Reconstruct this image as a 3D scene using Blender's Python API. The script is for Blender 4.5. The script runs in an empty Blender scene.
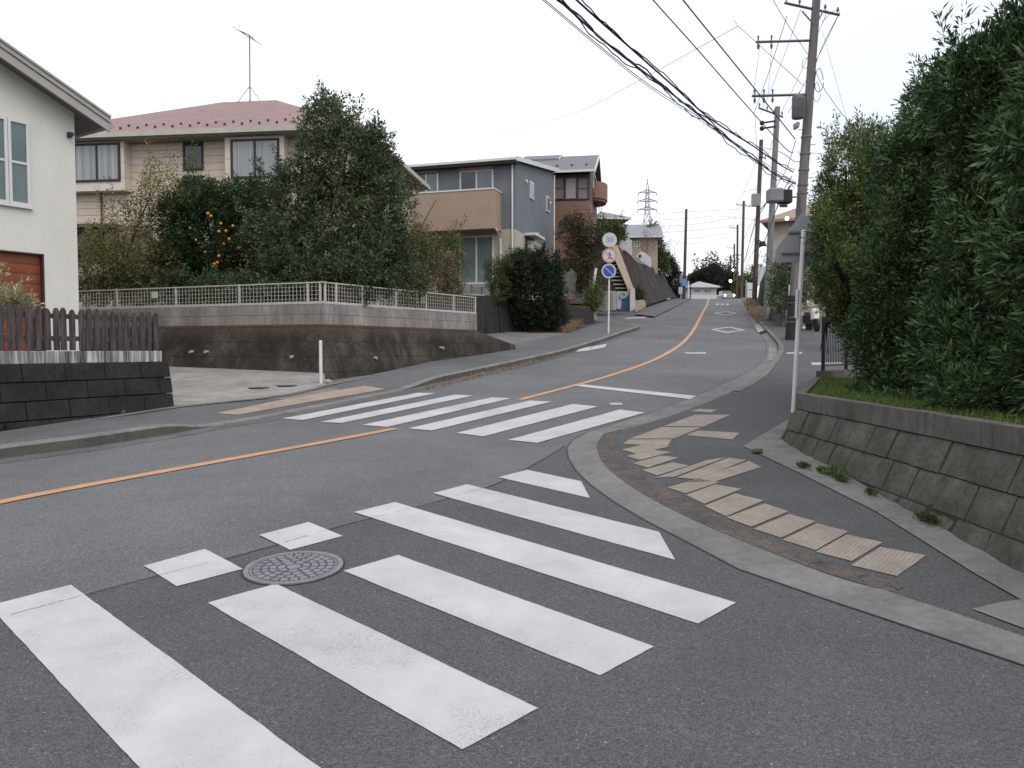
import bpy, bmesh, math, random
import numpy as np
from mathutils import Vector
random.seed(7)
RNG = np.random.default_rng(11)
scene = bpy.context.scene
COL = scene.collection

# ------------------------------------------------------------------ measuring
F = 769.0; CAMH = 1.77; PIT = math.atan(34/769)
_ky = [-400,-60,-30,0,16,22,27,36,46,56,66,75,82,88,100,140,190,260,300,900]
_kz = [-3.4,-3.2,-1.8,0,.96,1.38,1.80,2.60,3.55,4.52,5.48,6.38,7.06,7.45,8.1,10.6,13.5,17.0,17.4,17.4]
def _pchip(xs, ys):
    n=len(xs); h=[xs[i+1]-xs[i] for i in range(n-1)]; d=[(ys[i+1]-ys[i])/h[i] for i in range(n-1)]
    m=[d[0]]+[0 if d[i-1]*d[i]<=0 else 2*d[i-1]*d[i]/(d[i-1]+d[i]) for i in range(1,n-1)]+[d[-1]]
    def f(x):
        x=min(max(x,xs[0]),xs[-1]-1e-6)
        i=max(j for j in range(n-1) if xs[j]<=x)
        t=(x-xs[i])/h[i]
        return ((1+2*t)*(1-t)**2*ys[i]+t*(1-t)**2*h[i]*m[i]+t*t*(3-2*t)*ys[i+1]+t*t*(t-1)*h[i]*m[i+1])
    return f
_pf=_pchip(_ky,_kz)
_tab={}
def _zi(i):
    if i not in _tab: _tab[i]=(.06*i if 0<=i<=15 else _pf(i))
    return _tab[i]
def Z(x,y):
    i=math.floor(y); t=y-i
    return _zi(i)*(1-t)+_zi(i+1)*t + .006*max(-60,min(60,x))
def ray(px,py):
    a=(px-512)/F; b=(384-py)/F
    return (a, math.cos(PIT)+b*math.sin(PIT), -math.sin(PIT)+b*math.cos(PIT))
def P(px,py,y):
    "the point seen at a pixel of the photograph, y metres ahead"
    d=ray(px,py); t=y/d[1]; return (d[0]*t, y, CAMH+d[2]*t)
def G(px,py,dz=0.0):
    "where the line of sight through a pixel meets the ground (raised by dz)"
    d=ray(px,py); lo=1.0; t=lo; prev=None
    while t<400:
        x,y,z=d[0]*t,d[1]*t,CAMH+d[2]*t
        g=z-Z(x,y)-dz
        if g<0:
            a,b=t-.25,t
            for _ in range(30):
                m=(a+b)/2
                if CAMH+d[2]*m-Z(d[0]*m,d[1]*m)-dz<0: b=m
                else: a=m
            return (d[0]*a,d[1]*a)
        t+=.25
    t=80/d[1]; return (d[0]*t,80.0)
def zpx(y,py,px=512): return P(px,py,y)[2]

# ------------------------------------------------------------------ node materials
MATS={}
class NT:
    def __init__(s,name):
        s.m=bpy.data.materials.new(name); s.m.use_nodes=True; s.t=s.m.node_tree; s.n=s.t.nodes; s.l=s.t.links
        s.b=s.n['Principled BSDF']; s.out=s.n['Material Output']; s.pos=s.n.new('ShaderNodeNewGeometry').outputs['Position']
    def new(s,k,**a):
        n=s.n.new(k)
        for q,v in a.items():
            if hasattr(n,q) and q not in n.inputs: setattr(n,q,v)
        return n
    def link(s,a,b): s.l.new(a,b)
    def noise(s,scale,detail=4,rough=.55,vec=None,dist=0):
        n=s.n.new('ShaderNodeTexNoise'); n.inputs['Scale'].default_value=scale; n.inputs['Detail'].default_value=detail
        n.inputs['Roughness'].default_value=rough; n.inputs['Distortion'].default_value=dist
        s.link(vec if vec is not None else s.pos,n.inputs['Vector']); return n.outputs['Fac']
    def ramp(s,fac,stops):
        r=s.n.new('ShaderNodeValToRGB'); e=r.color_ramp.elements
        while len(e)<len(stops): e.new(.5)
        for k,(p,c) in enumerate(stops):
            e[k].position=p; e[k].color=(c[0],c[1],c[2],1) if not isinstance(c,(int,float)) else (c,c,c,1)
        s.link(fac,r.inputs['Fac']); return r.outputs['Color']
    def mix(s,fac,a,b,mode='MIX'):
        n=s.n.new('ShaderNodeMix'); n.data_type='RGBA'; n.blend_type=mode
        ins=[i for i in n.inputs if i.type=='RGBA']; fi=n.inputs[0]
        if isinstance(fac,(int,float)): fi.default_value=fac
        else: s.link(fac,fi)
        for i,v in zip(ins,(a,b)):
            if isinstance(v,(tuple,list)): i.default_value=(v[0],v[1],v[2],1)
            else: s.link(v,i)
        return [o for o in n.outputs if o.type=='RGBA'][0]
    def math(s,op,a,b=0.0):
        n=s.n.new('ShaderNodeMath'); n.operation=op
        for i,v in zip(n.inputs,(a,b)):
            if isinstance(v,(int,float)): i.default_value=v
            else: s.link(v,i)
        return n.outputs[0]
    def mapping(s,sc=(1,1,1),rot=(0,0,0),vec=None):
        n=s.n.new('ShaderNodeMapping'); n.inputs['Scale'].default_value=sc; n.inputs['Rotation'].default_value=rot
        s.link(vec if vec is not None else s.pos,n.inputs['Vector']); return n.outputs[0]
    def facade(s,u):
        "coordinates (distance along the wall, height) for a wall running along u"
        d=s.n.new('ShaderNodeVectorMath'); d.operation='DOT_PRODUCT'; s.link(s.pos,d.inputs[0]); d.inputs[1].default_value=(u[0],u[1],0)
        sep=s.n.new('ShaderNodeSeparateXYZ'); s.link(s.pos,sep.inputs[0])
        c=s.n.new('ShaderNodeCombineXYZ'); s.link(d.outputs['Value'],c.inputs[0]); s.link(sep.outputs['Z'],c.inputs[1]); return c.outputs[0]
    def bump(s,h,strength=.3,dist=.01):
        b=s.n.new('ShaderNodeBump'); b.inputs['Strength'].default_value=strength; b.inputs['Distance'].default_value=dist
        s.link(h,b.inputs['Height']); s.link(b.outputs[0],s.b.inputs['Normal']); return b
    def done(s,col=None,rough=.8,metal=0,spec=.3):
        if col is not None:
            if isinstance(col,(tuple,list)): s.b.inputs['Base Color'].default_value=(col[0],col[1],col[2],1)
            else: s.link(col,s.b.inputs['Base Color'])
        if isinstance(rough,(int,float)): s.b.inputs['Roughness'].default_value=rough
        else: s.link(rough,s.b.inputs['Roughness'])
        s.b.inputs['Metallic'].default_value=metal; s.b.inputs['Specular IOR Level'].default_value=spec
        return s.m
def c3(r,g,b): # sRGB 0-255 -> linear
    f=lambda v:((v/255+.055)/1.055)**2.4 if v>10 else v/255/12.92
    return (f(r),f(g),f(b))
def plain(name,col,rough=.7,metal=0,var=.12,scale=3.0,spec=.3,bump=0,fine=0):
    if name in MATS: return MATS[name]
    s=NT(name); n=s.noise(scale,5,.6)
    lo=tuple(c*(1-var) for c in col); hi=tuple(min(1,c*(1+var)) for c in col)
    c=s.ramp(n,[(.3,lo),(.7,hi)])
    if fine: c=s.mix(fine,c,s.ramp(s.noise(60,2,.5),[(.3,.0),(.7,1.0)]),'OVERLAY')
    if bump: s.bump(s.noise(scale*8,4,.6),bump,.01)
    MATS[name]=s.done(c,rough,metal,spec); return MATS[name]
def asphalt(name,base,tint,speck=.5,patch=.18):
    s=NT(name)
    big=s.noise(.35,4,.6); mid=s.noise(2.2,4,.6); fine=s.noise(130,3,.7); vor=s.n.new('ShaderNodeTexVoronoi'); vor.inputs['Scale'].default_value=85
    s.link(s.pos,vor.inputs['Vector'])
    col=s.ramp(big,[(.3,tuple(base*(1-patch)*t for t in tint)),(.7,tuple(base*(1+patch)*t for t in tint))])
    col=s.mix(.5,col,s.ramp(mid,[(.3,.42),(.7,.56)]),'OVERLAY')
    col=s.mix(.85,col,s.ramp(fine,[(.36,.18),(.5,.5),(.64,.84)]),'OVERLAY')
    col=s.mix(.6,col,s.ramp(s.noise(48,4,.75),[(.36,.3),(.5,.5),(.64,.72)]),'OVERLAY')
    vc=s.ramp(vor.outputs['Distance'],[(.0,.62),(.45,.42)]); col=s.mix(.5,col,vc,'OVERLAY')
    # scattered pale stones
    v2=s.n.new('ShaderNodeTexVoronoi'); v2.inputs['Scale'].default_value=26; s.link(s.pos,v2.inputs['Vector'])
    sep=s.n.new('ShaderNodeSeparateColor'); s.link(v2.outputs['Color'],sep.inputs[0])
    pick=s.math('GREATER_THAN',sep.outputs[0],.80); near=s.math('LESS_THAN',v2.outputs['Distance'],.13)
    f=s.math('MULTIPLY',s.math('MULTIPLY',pick,near),speck)
    col=s.mix(f,col,s.ramp(sep.outputs[1],[(.0,tuple(base*1.7*t for t in tint)),(1,tuple(min(1,base*3.6*t) for t in tint))]))
    # faint stains
    st=s.noise(.9,6,.7,dist=.6); col=s.mix(s.math('MULTIPLY',s.ramp(st,[(.56,0),(.75,1)]),.28),col,tuple(base*.62*t for t in tint))
    h=s.math('ADD',fine,s.math('MULTIPLY',vor.outputs['Distance'],.8)); s.bump(h,.55,.006)
    MATS[name]=s.done(col,.88,0,.25); return MATS[name]
ASPH=asphalt('asphalt_main',.128,(.985,1.0,1.015))
ASPH2=asphalt('asphalt_side',.086,(1.0,1.01,1.045),.9,.10)
ASPH3=asphalt('asphalt_pavement',.078,(.99,1.0,1.02),.3,.15)
ASPH4=asphalt('asphalt_left_pavement',.115,(.99,1.0,1.02),.2,.2)
def paint(name,col,wear=.5):
    s=NT(name); n=s.noise(38,6,.75); n2=s.noise(3.5,5,.65); n3=s.noise(1.1,3,.5)
    c=s.ramp(n2,[(.25,tuple(k*.80 for k in col)),(.75,col)])
    c=s.mix(.45,c,s.ramp(n3,[(.3,.42),(.7,.55)]),'OVERLAY')
    m=s.math('MULTIPLY',s.ramp(n,[(.60,0),(.78,1)]),wear)
    m2=s.math('MULTIPLY',s.ramp(s.noise(14,6,.8),[(.66,0),(.72,1)]),wear)
    thin=s.math('MULTIPLY',s.math('MULTIPLY',s.ramp(s.noise(1.6,4,.6),[(.48,0),(.62,1)]),s.ramp(s.noise(95,4,.8),[(.50,0),(.60,1)])),wear*.9)
    c=s.mix(s.math('MAXIMUM',thin,s.math('MAXIMUM',m,m2)),c,(.12,.12,.12))
    s.bump(s.noise(120,3,.7),.4,.004)
    MATS[name]=s.done(c,.72,0,.3); return MATS[name]
WHITEP=paint('road_paint_white',(.47,.475,.47),.6)
WHITEP2=paint('road_paint_white_worn',(.38,.39,.39),.8)
ORANGEP=paint('road_paint_orange',(.50,.27,.14),.55)
def concrete(name,base,tint=(1,.98,.94),stain=.5,streak=False,sc=1.0):
    s=NT(name); a=s.noise(1.4*sc,6,.65); b=s.noise(14*sc,5,.7); f=s.noise(90,3,.6)
    c=s.ramp(a,[(.3,tuple(base*.72*t for t in tint)),(.7,tuple(base*1.2*t for t in tint))])
    c=s.mix(.6,c,s.ramp(b,[(.3,.36),(.7,.6)]),'OVERLAY'); c=s.mix(.5,c,s.ramp(f,[(.3,.35),(.7,.65)]),'OVERLAY')
    if stain:
        v=s.mapping((2.2,2.2,.35)) if streak else s.pos
        st=s.noise(2.6,6,.75,vec=v,dist=.3); c=s.mix(s.math('MULTIPLY',s.ramp(st,[(.5,0),(.68,1)]),stain),c,tuple(base*.33*t for t in tint))
    s.bump(s.math('ADD',b,f),.4,.008)
    MATS[name]=s.done(c,.9,0,.2); return MATS[name]
GUTTER=concrete('gutter_concrete',.165,(1,.985,.95),.3)
KERB=concrete('kerb_concrete',.19,(1,.97,.9),.5)
DRIVE=concrete('driveway_concrete',.27,(1,.955,.88),.35)
LEDGE=concrete('ledge_concrete',.17,(1,.96,.88),.4)
CAPC=concrete('cap_block_concrete',.125,(1,.93,.84),.75,True,1.5)
BLOCKG=concrete('grey_block',.25,(1,.97,.93),.45,True,1.5)
PALE=concrete('pale_concrete',.30,(1,.99,.95),.25)
def wallstone(name,base,tint,moss):
    s=NT(name); a=s.noise(2.0,6,.7); b=s.noise(22,6,.75); f=s.noise(110,3,.7)
    c=s.ramp(a,[(.28,tuple(base*.5*t for t in tint)),(.72,tuple(base*1.45*t for t in tint))])
    c=s.mix(.8,c,s.ramp(b,[(.3,.28),(.7,.66)]),'OVERLAY'); c=s.mix(.5,c,s.ramp(f,[(.3,.3),(.7,.7)]),'OVERLAY')
    if moss: c=s.mix(s.math('MULTIPLY',s.ramp(s.noise(1.7,7,.7,dist=.5),[(.48,0),(.66,1)]),moss),c,(.035,.045,.018))
    s.bump(s.math('ADD',b,s.math('MULTIPLY',f,.5)),.8,.02)
    MATS[name]=s.done(c,.95,0,.15); return MATS[name]
STONE=wallstone('mossy_wall_block',.108,(1,.92,.77),.35)
STONEDK=wallstone('dark_wall_block',.033,(1,.97,.92),.15)
def darkwall():
    s=NT('stained_wall'); v=s.mapping((1.0,1.0,.55)); a=s.noise(1.6,7,.75,vec=v,dist=.4); b=s.noise(1.1,5,.6)
    c=s.ramp(a,[(.32,(.022,.020,.018)),(.5,(.048,.042,.037)),(.70,(.115,.100,.086))])
    sep=s.n.new('ShaderNodeSeparateXYZ'); s.link(s.pos,sep.inputs[0])
    z=s.math('MULTIPLY',s.math('SUBTRACT',sep.outputs['Z'],1.72),1/.68)   # the wall's own height
    top=s.ramp(z,[(.5,0),(.98,1)]); c=s.mix(s.math('MULTIPLY',top,.6),c,(.115,.085,.062))
    ln=s.math('LESS_THAN',s.math('ABSOLUTE',s.math('SUBTRACT',s.math('FRACT',s.math('MULTIPLY',sep.outputs['Z'],2.8)),.5)),.028)
    c=s.mix(s.math('MULTIPLY',ln,.6),c,(.02,.018,.015))
    c=s.mix(.7,c,s.ramp(s.noise(16,5,.75),[(.3,.3),(.7,.64)]),'OVERLAY')
    s.bump(s.noise(30,5,.7),.5,.015); MATS['stained_wall']=s.done(c,.95,0,.1); return s.m
STAINED=darkwall()

# ------------------------------------------------------------------ objects
ROOT={}
def tag(o,label=None,cat=None,group=None,kind=None):
    if label: o['label']=label
    if cat: o['category']=cat
    if group: o['group']=group
    if kind: o['kind']=kind
    return o
def thing(name,loc,label,cat,group=None):
    o=bpy.data.objects.new(name,None); COL.objects.link(o); o.location=loc; o.empty_display_size=.3
    ROOT[o.name]=Vector(loc); return tag(o,label,cat,group)
class MB:
    def __init__(s): s.v=[]; s.f=[]; s.mi=[]; s.cur=0
    def add(s,vs,fs):
        k=len(s.v); s.v+= [tuple(p) for p in vs]; s.f+=[tuple(i+k for i in f) for f in fs]; s.mi+=[s.cur]*len(fs); return s
    def hexa(s,p):  # 8 points: bottom 4 then top 4, ccw seen from above
        return s.add(p,[(3,2,1,0),(4,5,6,7),(0,1,5,4),(1,2,6,5),(2,3,7,6),(3,0,4,7)])
    def box(s,x0,x1,y0,y1,z0,z1):
        return s.hexa([(x0,y0,z0),(x1,y0,z0),(x1,y1,z0),(x0,y1,z0),(x0,y0,z1),(x1,y0,z1),(x1,y1,z1),(x0,y1,z1)])
    def tube(s,pts,rad,n=8,cap=True):
        pts=[Vector(p) for p in pts]; R=rad if isinstance(rad,(list,tuple)) else [rad]*len(pts)
        vs=[]; fs=[]; a=None
        for i,p in enumerate(pts):
            t=(pts[min(i+1,len(pts)-1)]-pts[max(i-1,0)]).normalized()
            if a is None:
                a=t.cross(Vector((0,0,1)));
                if a.length<.05: a=t.cross(Vector((0,1,0)))
                a.normalize()
            a=(a-t*a.dot(t)).normalized(); b=t.cross(a)
            for k in range(n):
                q=2*math.pi*k/n; vs.append(p+(a*math.cos(q)+b*math.sin(q))*R[i])
        for i in range(len(pts)-1):
            for k in range(n):
                fs.append((i*n+k,i*n+(k+1)%n,(i+1)*n+(k+1)%n,(i+1)*n+k))
        if cap: fs.append(tuple(range(n-1,-1,-1))); fs.append(tuple(range((len(pts)-1)*n,len(pts)*n)))
        return s.add(vs,fs)
    def cyl(s,c,r,h,n=20,r2=None): return s.tube([c,(c[0],c[1],c[2]+h)],[r,r if r2 is None else r2],n)
    def disc(s,c,nrm,r,th,n=28,r0=0):
        nrm=Vector(nrm).normalized(); a=nrm.cross(Vector((0,0,1))).normalized(); b=nrm.cross(a); c=Vector(c)
        if r0==0: return s.tube([c-nrm*th/2,c+nrm*th/2],r,n)
        vs=[];fs=[]
        for k in range(n):
            q=2*math.pi*k/n; d=a*math.cos(q)+b*math.sin(q)
            for rr in (r0,r):
                for e in (-1,1): vs.append(c+d*rr+nrm*th/2*e)
        for k in range(n):
            i=4*k;j=4*((k+1)%n)
            fs+=[(i+1,i+3,j+3,j+1),(i+2,i,j,j+2),(i+3,i+2,j+2,j+3),(i,i+1,j+1,j)]
        return s.add(vs,fs)
    def prism(s,poly,ext):
        "planar 3D polygon extruded by a vector"
        n=len(poly); e=Vector(ext); vs=[Vector(p) for p in poly]+[Vector(p)+e for p in poly]
        return s.add(vs,[tuple(range(n-1,-1,-1)),tuple(range(n,2*n))]+[(i,(i+1)%n,n+(i+1)%n,n+i) for i in range(n)])
    def ball(s,c,r,n=8,m=6,sc=(1,1,1)):
        vs=[];fs=[]
        for i in range(1,m):
            th=math.pi*i/m
            for k in range(n):
                q=2*math.pi*k/n; vs.append((c[0]+r*sc[0]*math.sin(th)*math.cos(q),c[1]+r*sc[1]*math.sin(th)*math.sin(q),c[2]+r*sc[2]*math.cos(th)))
        t=len(vs); vs+= [(c[0],c[1],c[2]+r*sc[2]),(c[0],c[1],c[2]-r*sc[2])]
        for i in range(m-2):
            for k in range(n): fs.append((i*n+k,(i+1)*n+k,(i+1)*n+(k+1)%n,i*n+(k+1)%n))
        for k in range(n): fs.append((t,k,(k+1)%n)); fs.append((t+1,(m-2)*n+(k+1)%n,(m-2)*n+k))
        return s.add(vs,fs)
    def build(s,name,mat,parent=None,origin=None,smooth=False,bevel=0,label=None):
        if parent is not None: off=ROOT[parent.name]
        elif origin is not None: off=Vector(origin)
        else:
            xs=np.array(s.v); off=Vector(((xs[:,0].min()+xs[:,0].max())/2,(xs[:,1].min()+xs[:,1].max())/2,xs[:,2].min()))
        me=bpy.data.meshes.new(name); me.from_pydata([(p[0]-off.x,p[1]-off.y,p[2]-off.z) for p in s.v],[],s.f)
        ms=mat if isinstance(mat,(list,tuple)) else [mat]
        for m in ms: me.materials.append(m)
        if len(ms)>1: me.polygons.foreach_set('material_index',s.mi)
        bm=bmesh.new(); bm.from_mesh(me); bmesh.ops.recalc_face_normals(bm,faces=bm.faces)
        if bevel:
            es=[e for e in bm.edges if len(e.link_faces)==2 and e.calc_face_angle(0)>.6]
            bmesh.ops.bevel(bm,geom=es,offset=bevel,segments=1,affect='EDGES')
        bm.to_mesh(me); bm.free()
        if smooth:
            me.polygons.foreach_set('use_smooth',[True]*len(me.polygons))
            try: me.set_sharp_from_angle(angle=math.radians(40))
            except Exception: pass
        me.update()
        o=bpy.data.objects.new(name,me); COL.objects.link(o)
        if parent is not None:
            o.parent=parent; ROOT[o.name]=off
        else: o.location=off; ROOT[o.name]=off
        if label: o['label']=label
        return o
def resample(pl,n):
    pl=[Vector(p) for p in pl]; d=[0]
    for a,b in zip(pl,pl[1:]): d.append(d[-1]+(b-a).length)
    out=[];j=0
    for i in range(n):
        t=d[-1]*i/(n-1)
        while j<len(d)-2 and d[j+1]<t: j+=1
        k=(t-d[j])/max(1e-9,d[j+1]-d[j]); out.append(pl[j].lerp(pl[j+1],k))
    return out
def smoothpl(pl,it=2,closed=False):
    "Chaikin corner cutting, ends kept"
    pl=[Vector(p) for p in pl]
    for _ in range(it):
        q=[pl[0]]
        for a,b in zip(pl,pl[1:]): q+=[a.lerp(b,.25),a.lerp(b,.75)]
        q.append(pl[-1]); pl=q
    return pl
def sheet(name,poly,dz,mat,kind='structure',fine=0,thick=0,**kw):
    "flat polygon laid on the ground, cut on whole metres so that all sheets bend alike"
    bm=bmesh.new(); vs=[bm.verts.new((p[0],p[1],0)) for p in poly]; bm.faces.new(vs)
    bmesh.ops.triangulate(bm,faces=bm.faces[:])
    y0=min(p[1] for p in poly); y1=max(p[1] for p in poly)
    for yy in range(math.ceil(y0),math.floor(y1)+1):
        if yy>300 and yy%20: continue
        bmesh.ops.bisect_plane(bm,geom=bm.verts[:]+bm.edges[:]+bm.faces[:],plane_co=(0,yy,0),plane_no=(0,1,0))
    if fine:
        x0=min(p[0] for p in poly); x1=max(p[0] for p in poly)
        for k in range(int((x1-x0)/fine)+1): bmesh.ops.bisect_plane(bm,geom=bm.verts[:]+bm.edges[:]+bm.faces[:],plane_co=(x0+k*fine,0,0),plane_no=(1,0,0))
        for k in range(int((y1-y0)/fine)+1): bmesh.ops.bisect_plane(bm,geom=bm.verts[:]+bm.edges[:]+bm.faces[:],plane_co=(0,y0+k*fine,0),plane_no=(0,1,0))
    for xx in (-60,60):
        bmesh.ops.bisect_plane(bm,geom=bm.verts[:]+bm.edges[:]+bm.faces[:],plane_co=(xx,0,0),plane_no=(1,0,0))
    for v in bm.verts: v.co.z=Z(v.co.x,v.co.y)+(dz(v.co.x,v.co.y) if callable(dz) else dz)
    bmesh.ops.recalc_face_normals(bm,faces=bm.faces)
    for f in bm.faces:
        if f.normal.z<0: f.normal_flip()
    if thick:
        top=bm.faces[:]
        r=bmesh.ops.extrude_face_region(bm,geom=top)
        for g in r['geom']:
            if isinstance(g,bmesh.types.BMVert): g.co.z+=0
        tv=[g for g in r['geom'] if isinstance(g,bmesh.types.BMVert)]
        tvs=set(tv)
        for v in bm.verts:
            if v not in tvs: v.co.z-=thick
        bmesh.ops.recalc_face_normals(bm,faces=bm.faces)
    me=bpy.data.meshes.new(name); bm.to_mesh(me); bm.free(); me.materials.append(mat)
    o=bpy.data.objects.new(name,me); COL.objects.link(o); ROOT[o.name]=Vector((0,0,0)); tag(o,kind=kind,**kw); return o
def strip(mb,A,B,za,zb,n=60,m=1):
    "ribbon between polylines A and B (xy); za, zb: height above ground along them (t 0..1)"
    A=resample(A,n);B=resample(B,n)
    vs=[];fs=[]
    for i in range(n):
        t=i/(n-1); a=za(t) if callable(za) else za; b=zb(t) if callable(zb) else zb
        for k in range(m+1):
            p=A[i].lerp(B[i],k/m); vs.append((p.x,p.y,Z(p.x,p.y)+a+(b-a)*k/m))
    for i in range(n-1):
        for k in range(m): fs.append((i*(m+1)+k,i*(m+1)+k+1,(i+1)*(m+1)+k+1,(i+1)*(m+1)+k))
    mb.add(vs,fs)
def offs(pl,d):
    pl=[Vector(p) for p in pl]; out=[]
    for i,p in enumerate(pl):
        t=(pl[min(i+1,len(pl)-1)]-pl[max(i-1,0)]).normalized(); out.append(Vector((p.x-t.y*d,p.y+t.x*d)))
    return out
# ================================================================== THE GROUND
def V2(l): return [Vector(p) for p in l]
# kerb on the far (left) side of the road, at the foot of its face
kerb_px=[(0,459),(90,447),(160,436),(215,426),(256,419.5),(330,405),(400,391),(480,373.5),(520,364.5),(565,354),(600,343),(625,334),(640,329)]
KL=V2([G(*p) for p in kerb_px])
KL=[KL[0]+(KL[0]-KL[1]).normalized()*14]+KL
back_px=[(0,433),(172,407),(210,403),(256,398.5),(290,394),(327,384.5),(390,371.5),(472,352),(562,335),(595,325),(603,322)]
BL=V2([G(*p,.12) for p in back_px])
BL=[BL[0]+(BL[0]-BL[1]).normalized()*14]+BL
# right edge of the road where it meets the concrete gutter
gut_px=[(1024,666),(954,642),(868,615),(768,579),(739,571),(700,548),(676,537),(629,512),(592,487),(572,467),(565,447),(579,435),(607,427),(686,401),(733,380),(760,366),(768,353),(766,341),(757,329),(752,323),(745,312),(737,300)]
GR=V2([G(*p) for p in gut_px])
GR=[GR[0]+(GR[0]-GR[1]).normalized()*9]+GR
GR[-1]=Vector((24.4,84.0))
gin_px=[(1024,642),(954,618),(893,597),(779,560),(720,536),(667,511),(629,489),(602,467),(595,447),(604,436),(645,427),(714,402),(757,380),(772,366),(781,351),(774,341),(763,329),(757,322),(749,312),(740,300)]
GI=V2([G(*p) for p in gin_px])
GI=[GI[0]+(GI[0]-GI[1]).normalized()*9]+GI
GI[-1]=GR[-1]+Vector((.5,-.1))

def road_center_far(y): return 683
# ground: everything, to the horizon
SOIL=plain('bare_soil',(.075,.062,.045),.95,0,.35,1.2,.1,.4)
sheet('ground',[(-700,-300),(700,-300),(700,880),(-700,880)],-.03,SOIL)
# the hill road and the side street share one asphalt bed under the pavements
road_poly=[(-26,-12),(26,-12),(26,20),(30,60),(36,100),(56,200),(70,300),(58,300),(42,200),(26,110),(17.5,88),(12.0,70),(4.0,58),(1.5,52),(3.6,40),(1.8,35),(-3,29),(-6,22),(-12,20),(-24,2)]
sheet('road',road_poly,0,ASPH)
# darker, newer asphalt of the side street (edge follows the seam in the photograph)
seam=[(-260,690),(-100,647),(0,620),(87,596),(157,577),(256,553),(343,527),(372,520),(416,508),(470,494),(498,484),(540,462),(566,446)]
sp=[G(*p) for p in seam]
sheet('side_street',sp+[tuple(p) for p in GR[1:12][::-1]]+[(6.5,.5),(9,-6),(-9,-6)],.004,ASPH2)
TAR=plain('joint_tar',(.022,.022,.024),.6,0,.2)
mb=MB(); 
js=smoothpl(V2([sp[1]]+[G(p[0]+random.uniform(-3,3),p[1]+random.uniform(-.6,.6)) for p in seam[2:-1]]+[sp[-1]]),1)
strip(mb,js,offs(js,.014),.0075,.0075,90); o=mb.build('seam',TAR); tag(o,kind='structure')
mb=MB(); jr=resample(js,420); R_=random.Random(8); i=0
while i<415:
    n_=R_.randint(3,14)
    if R_.random()<.62:
        seg_=jr[i:min(i+n_,419)]; w_=R_.uniform(.0015,.006)
        q=[p+Vector((R_.gauss(0,.0025),R_.gauss(0,.0025))) for p in seg_]
        if len(q)>2: strip(mb,q,offs(q,w_),.0108,.0108,len(q))
    i+=n_
tag(mb.build('seam',TAR),kind='structure')

# --- left pavement
def hk(t):   # kerb height along the left kerb, t by length
    return HK(t)
KLs=smoothpl(KL,1); BLs=smoothpl(BL,0)
# station tables: matched parameters
def station(pl,px_pts): return pl
tk=[0]; 
for a,b in zip(KL,KL[1:]): tk.append(tk[-1]+(b-a).length)
LK=tk[-1]; tn=[t/LK for t in tk]
def HK(t):
    # full at the left, dropped across the driveway, full again
    a,b,c,d=tn[3],tn[4],tn[7],tn[8]
    def sm(x): x=max(0,min(1,x)); return x*x*(3-2*x)
    if t<(b+c)/2: return .02+.12*(1-sm((t-a)/(b-a)))
    return .02+.12*sm((t-(c-.004))/((d-c)*.55))
KLi=offs(KL,.16)
mb=MB(); N=160
A=resample(KL,N);B=resample(KLi,N)
vs=[];fs=[]
for i in range(N):
    t=i/(N-1);h=HK(t);a,b=A[i],B[i]; a2=a.lerp(b,.12)
    vs+=[(a.x,a.y,Z(a.x,a.y)-.01),(a.x,a.y,Z(a.x,a.y)+h-.02),(a2.x,a2.y,Z(a2.x,a2.y)+h),(b.x,b.y,Z(b.x,b.y)+h+.002),(b.x,b.y,Z(b.x,b.y)-.01)]
for i in range(N-1):
    for k in range(4): fs.append((i*5+k,i*5+k+1,(i+1)*5+k+1,(i+1)*5+k))
mb.add(vs,fs); mb.mi=[1 if (i%4)==0 else 0 for i in range(len(fs))]; tag(mb.build('kerb',[KERB,concrete('kerb_face',.105,(1,.95,.87),.6)]),kind='structure')
# shared gutter line beside the kerb
mb=MB(); G1=offs(KL,-.32); strip(mb,G1,KL,.004,.004,140); tag(mb.build('gutter',concrete('left_gutter',.115,(1,.99,.97),.4)),kind='structure')
# pavement asphalt between kerb and walls
mb=MB(); n=160; Ai=resample(KLi,n); 
# match back line: piecewise by nearest projected parameter
def match(A,Bpl):
    out=[]
    Bd=resample(Bpl,600); last=0
    for i,p in enumerate(A):
        best=min(range(last,len(Bd)),key=lambda j:(Bd[j]-p).length_squared); last=best; out.append(Bd[best])
    out[-1]=Bd[-1]; out[0]=Bd[0]; return out
Bm=match(Ai,BL)
vs=[];fs=[];M=5
for i in range(n):
    h=HK(i/(n-1))
    for k in range(M+1):
        q=Ai[i].lerp(Bm[i],k/M); hb=max(h,.10 if k>1 else h); w=k/M
        vs.append((q.x,q.y,Z(q.x,q.y)+h*(1-w)+w*max(h,.12)-.001))
for i in range(n-1):
    for k in range(M): fs.append((i*(M+1)+k,i*(M+1)+k+1,(i+1)*(M+1)+k+1,(i+1)*(M+1)+k))
mb.add(vs,fs); tag(mb.build('pavement',ASPH4),kind='structure')
from mathutils.bvhtree import BVHTree
BV=BVHTree.FromPolygons([tuple(p) for p in mb.v],mb.f)
def pave_z(x,y):
    r=BV.ray_cast(Vector((x,y,20)),Vector((0,0,-1))); return r[0].z if r[0] is not None else Z(x,y)+.028
def GP_(px,py):
    r=BV.ray_cast(Vector((0,0,CAMH)),Vector(ray(px,py))); return (r[0].x,r[0].y) if r[0] is not None else G(px,py,.12)
def pav_z(x,y): # height of left pavement near x,y
    return Z(x,y)+.12
# pale edging at the back of the left pavement
mb=MB(); Bb=resample(BL,140); strip(mb,offs(Bb,-.14),offs(Bb,.03),.124,.128,140); tag(mb.build('edging',LEDGE),kind='structure')

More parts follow.
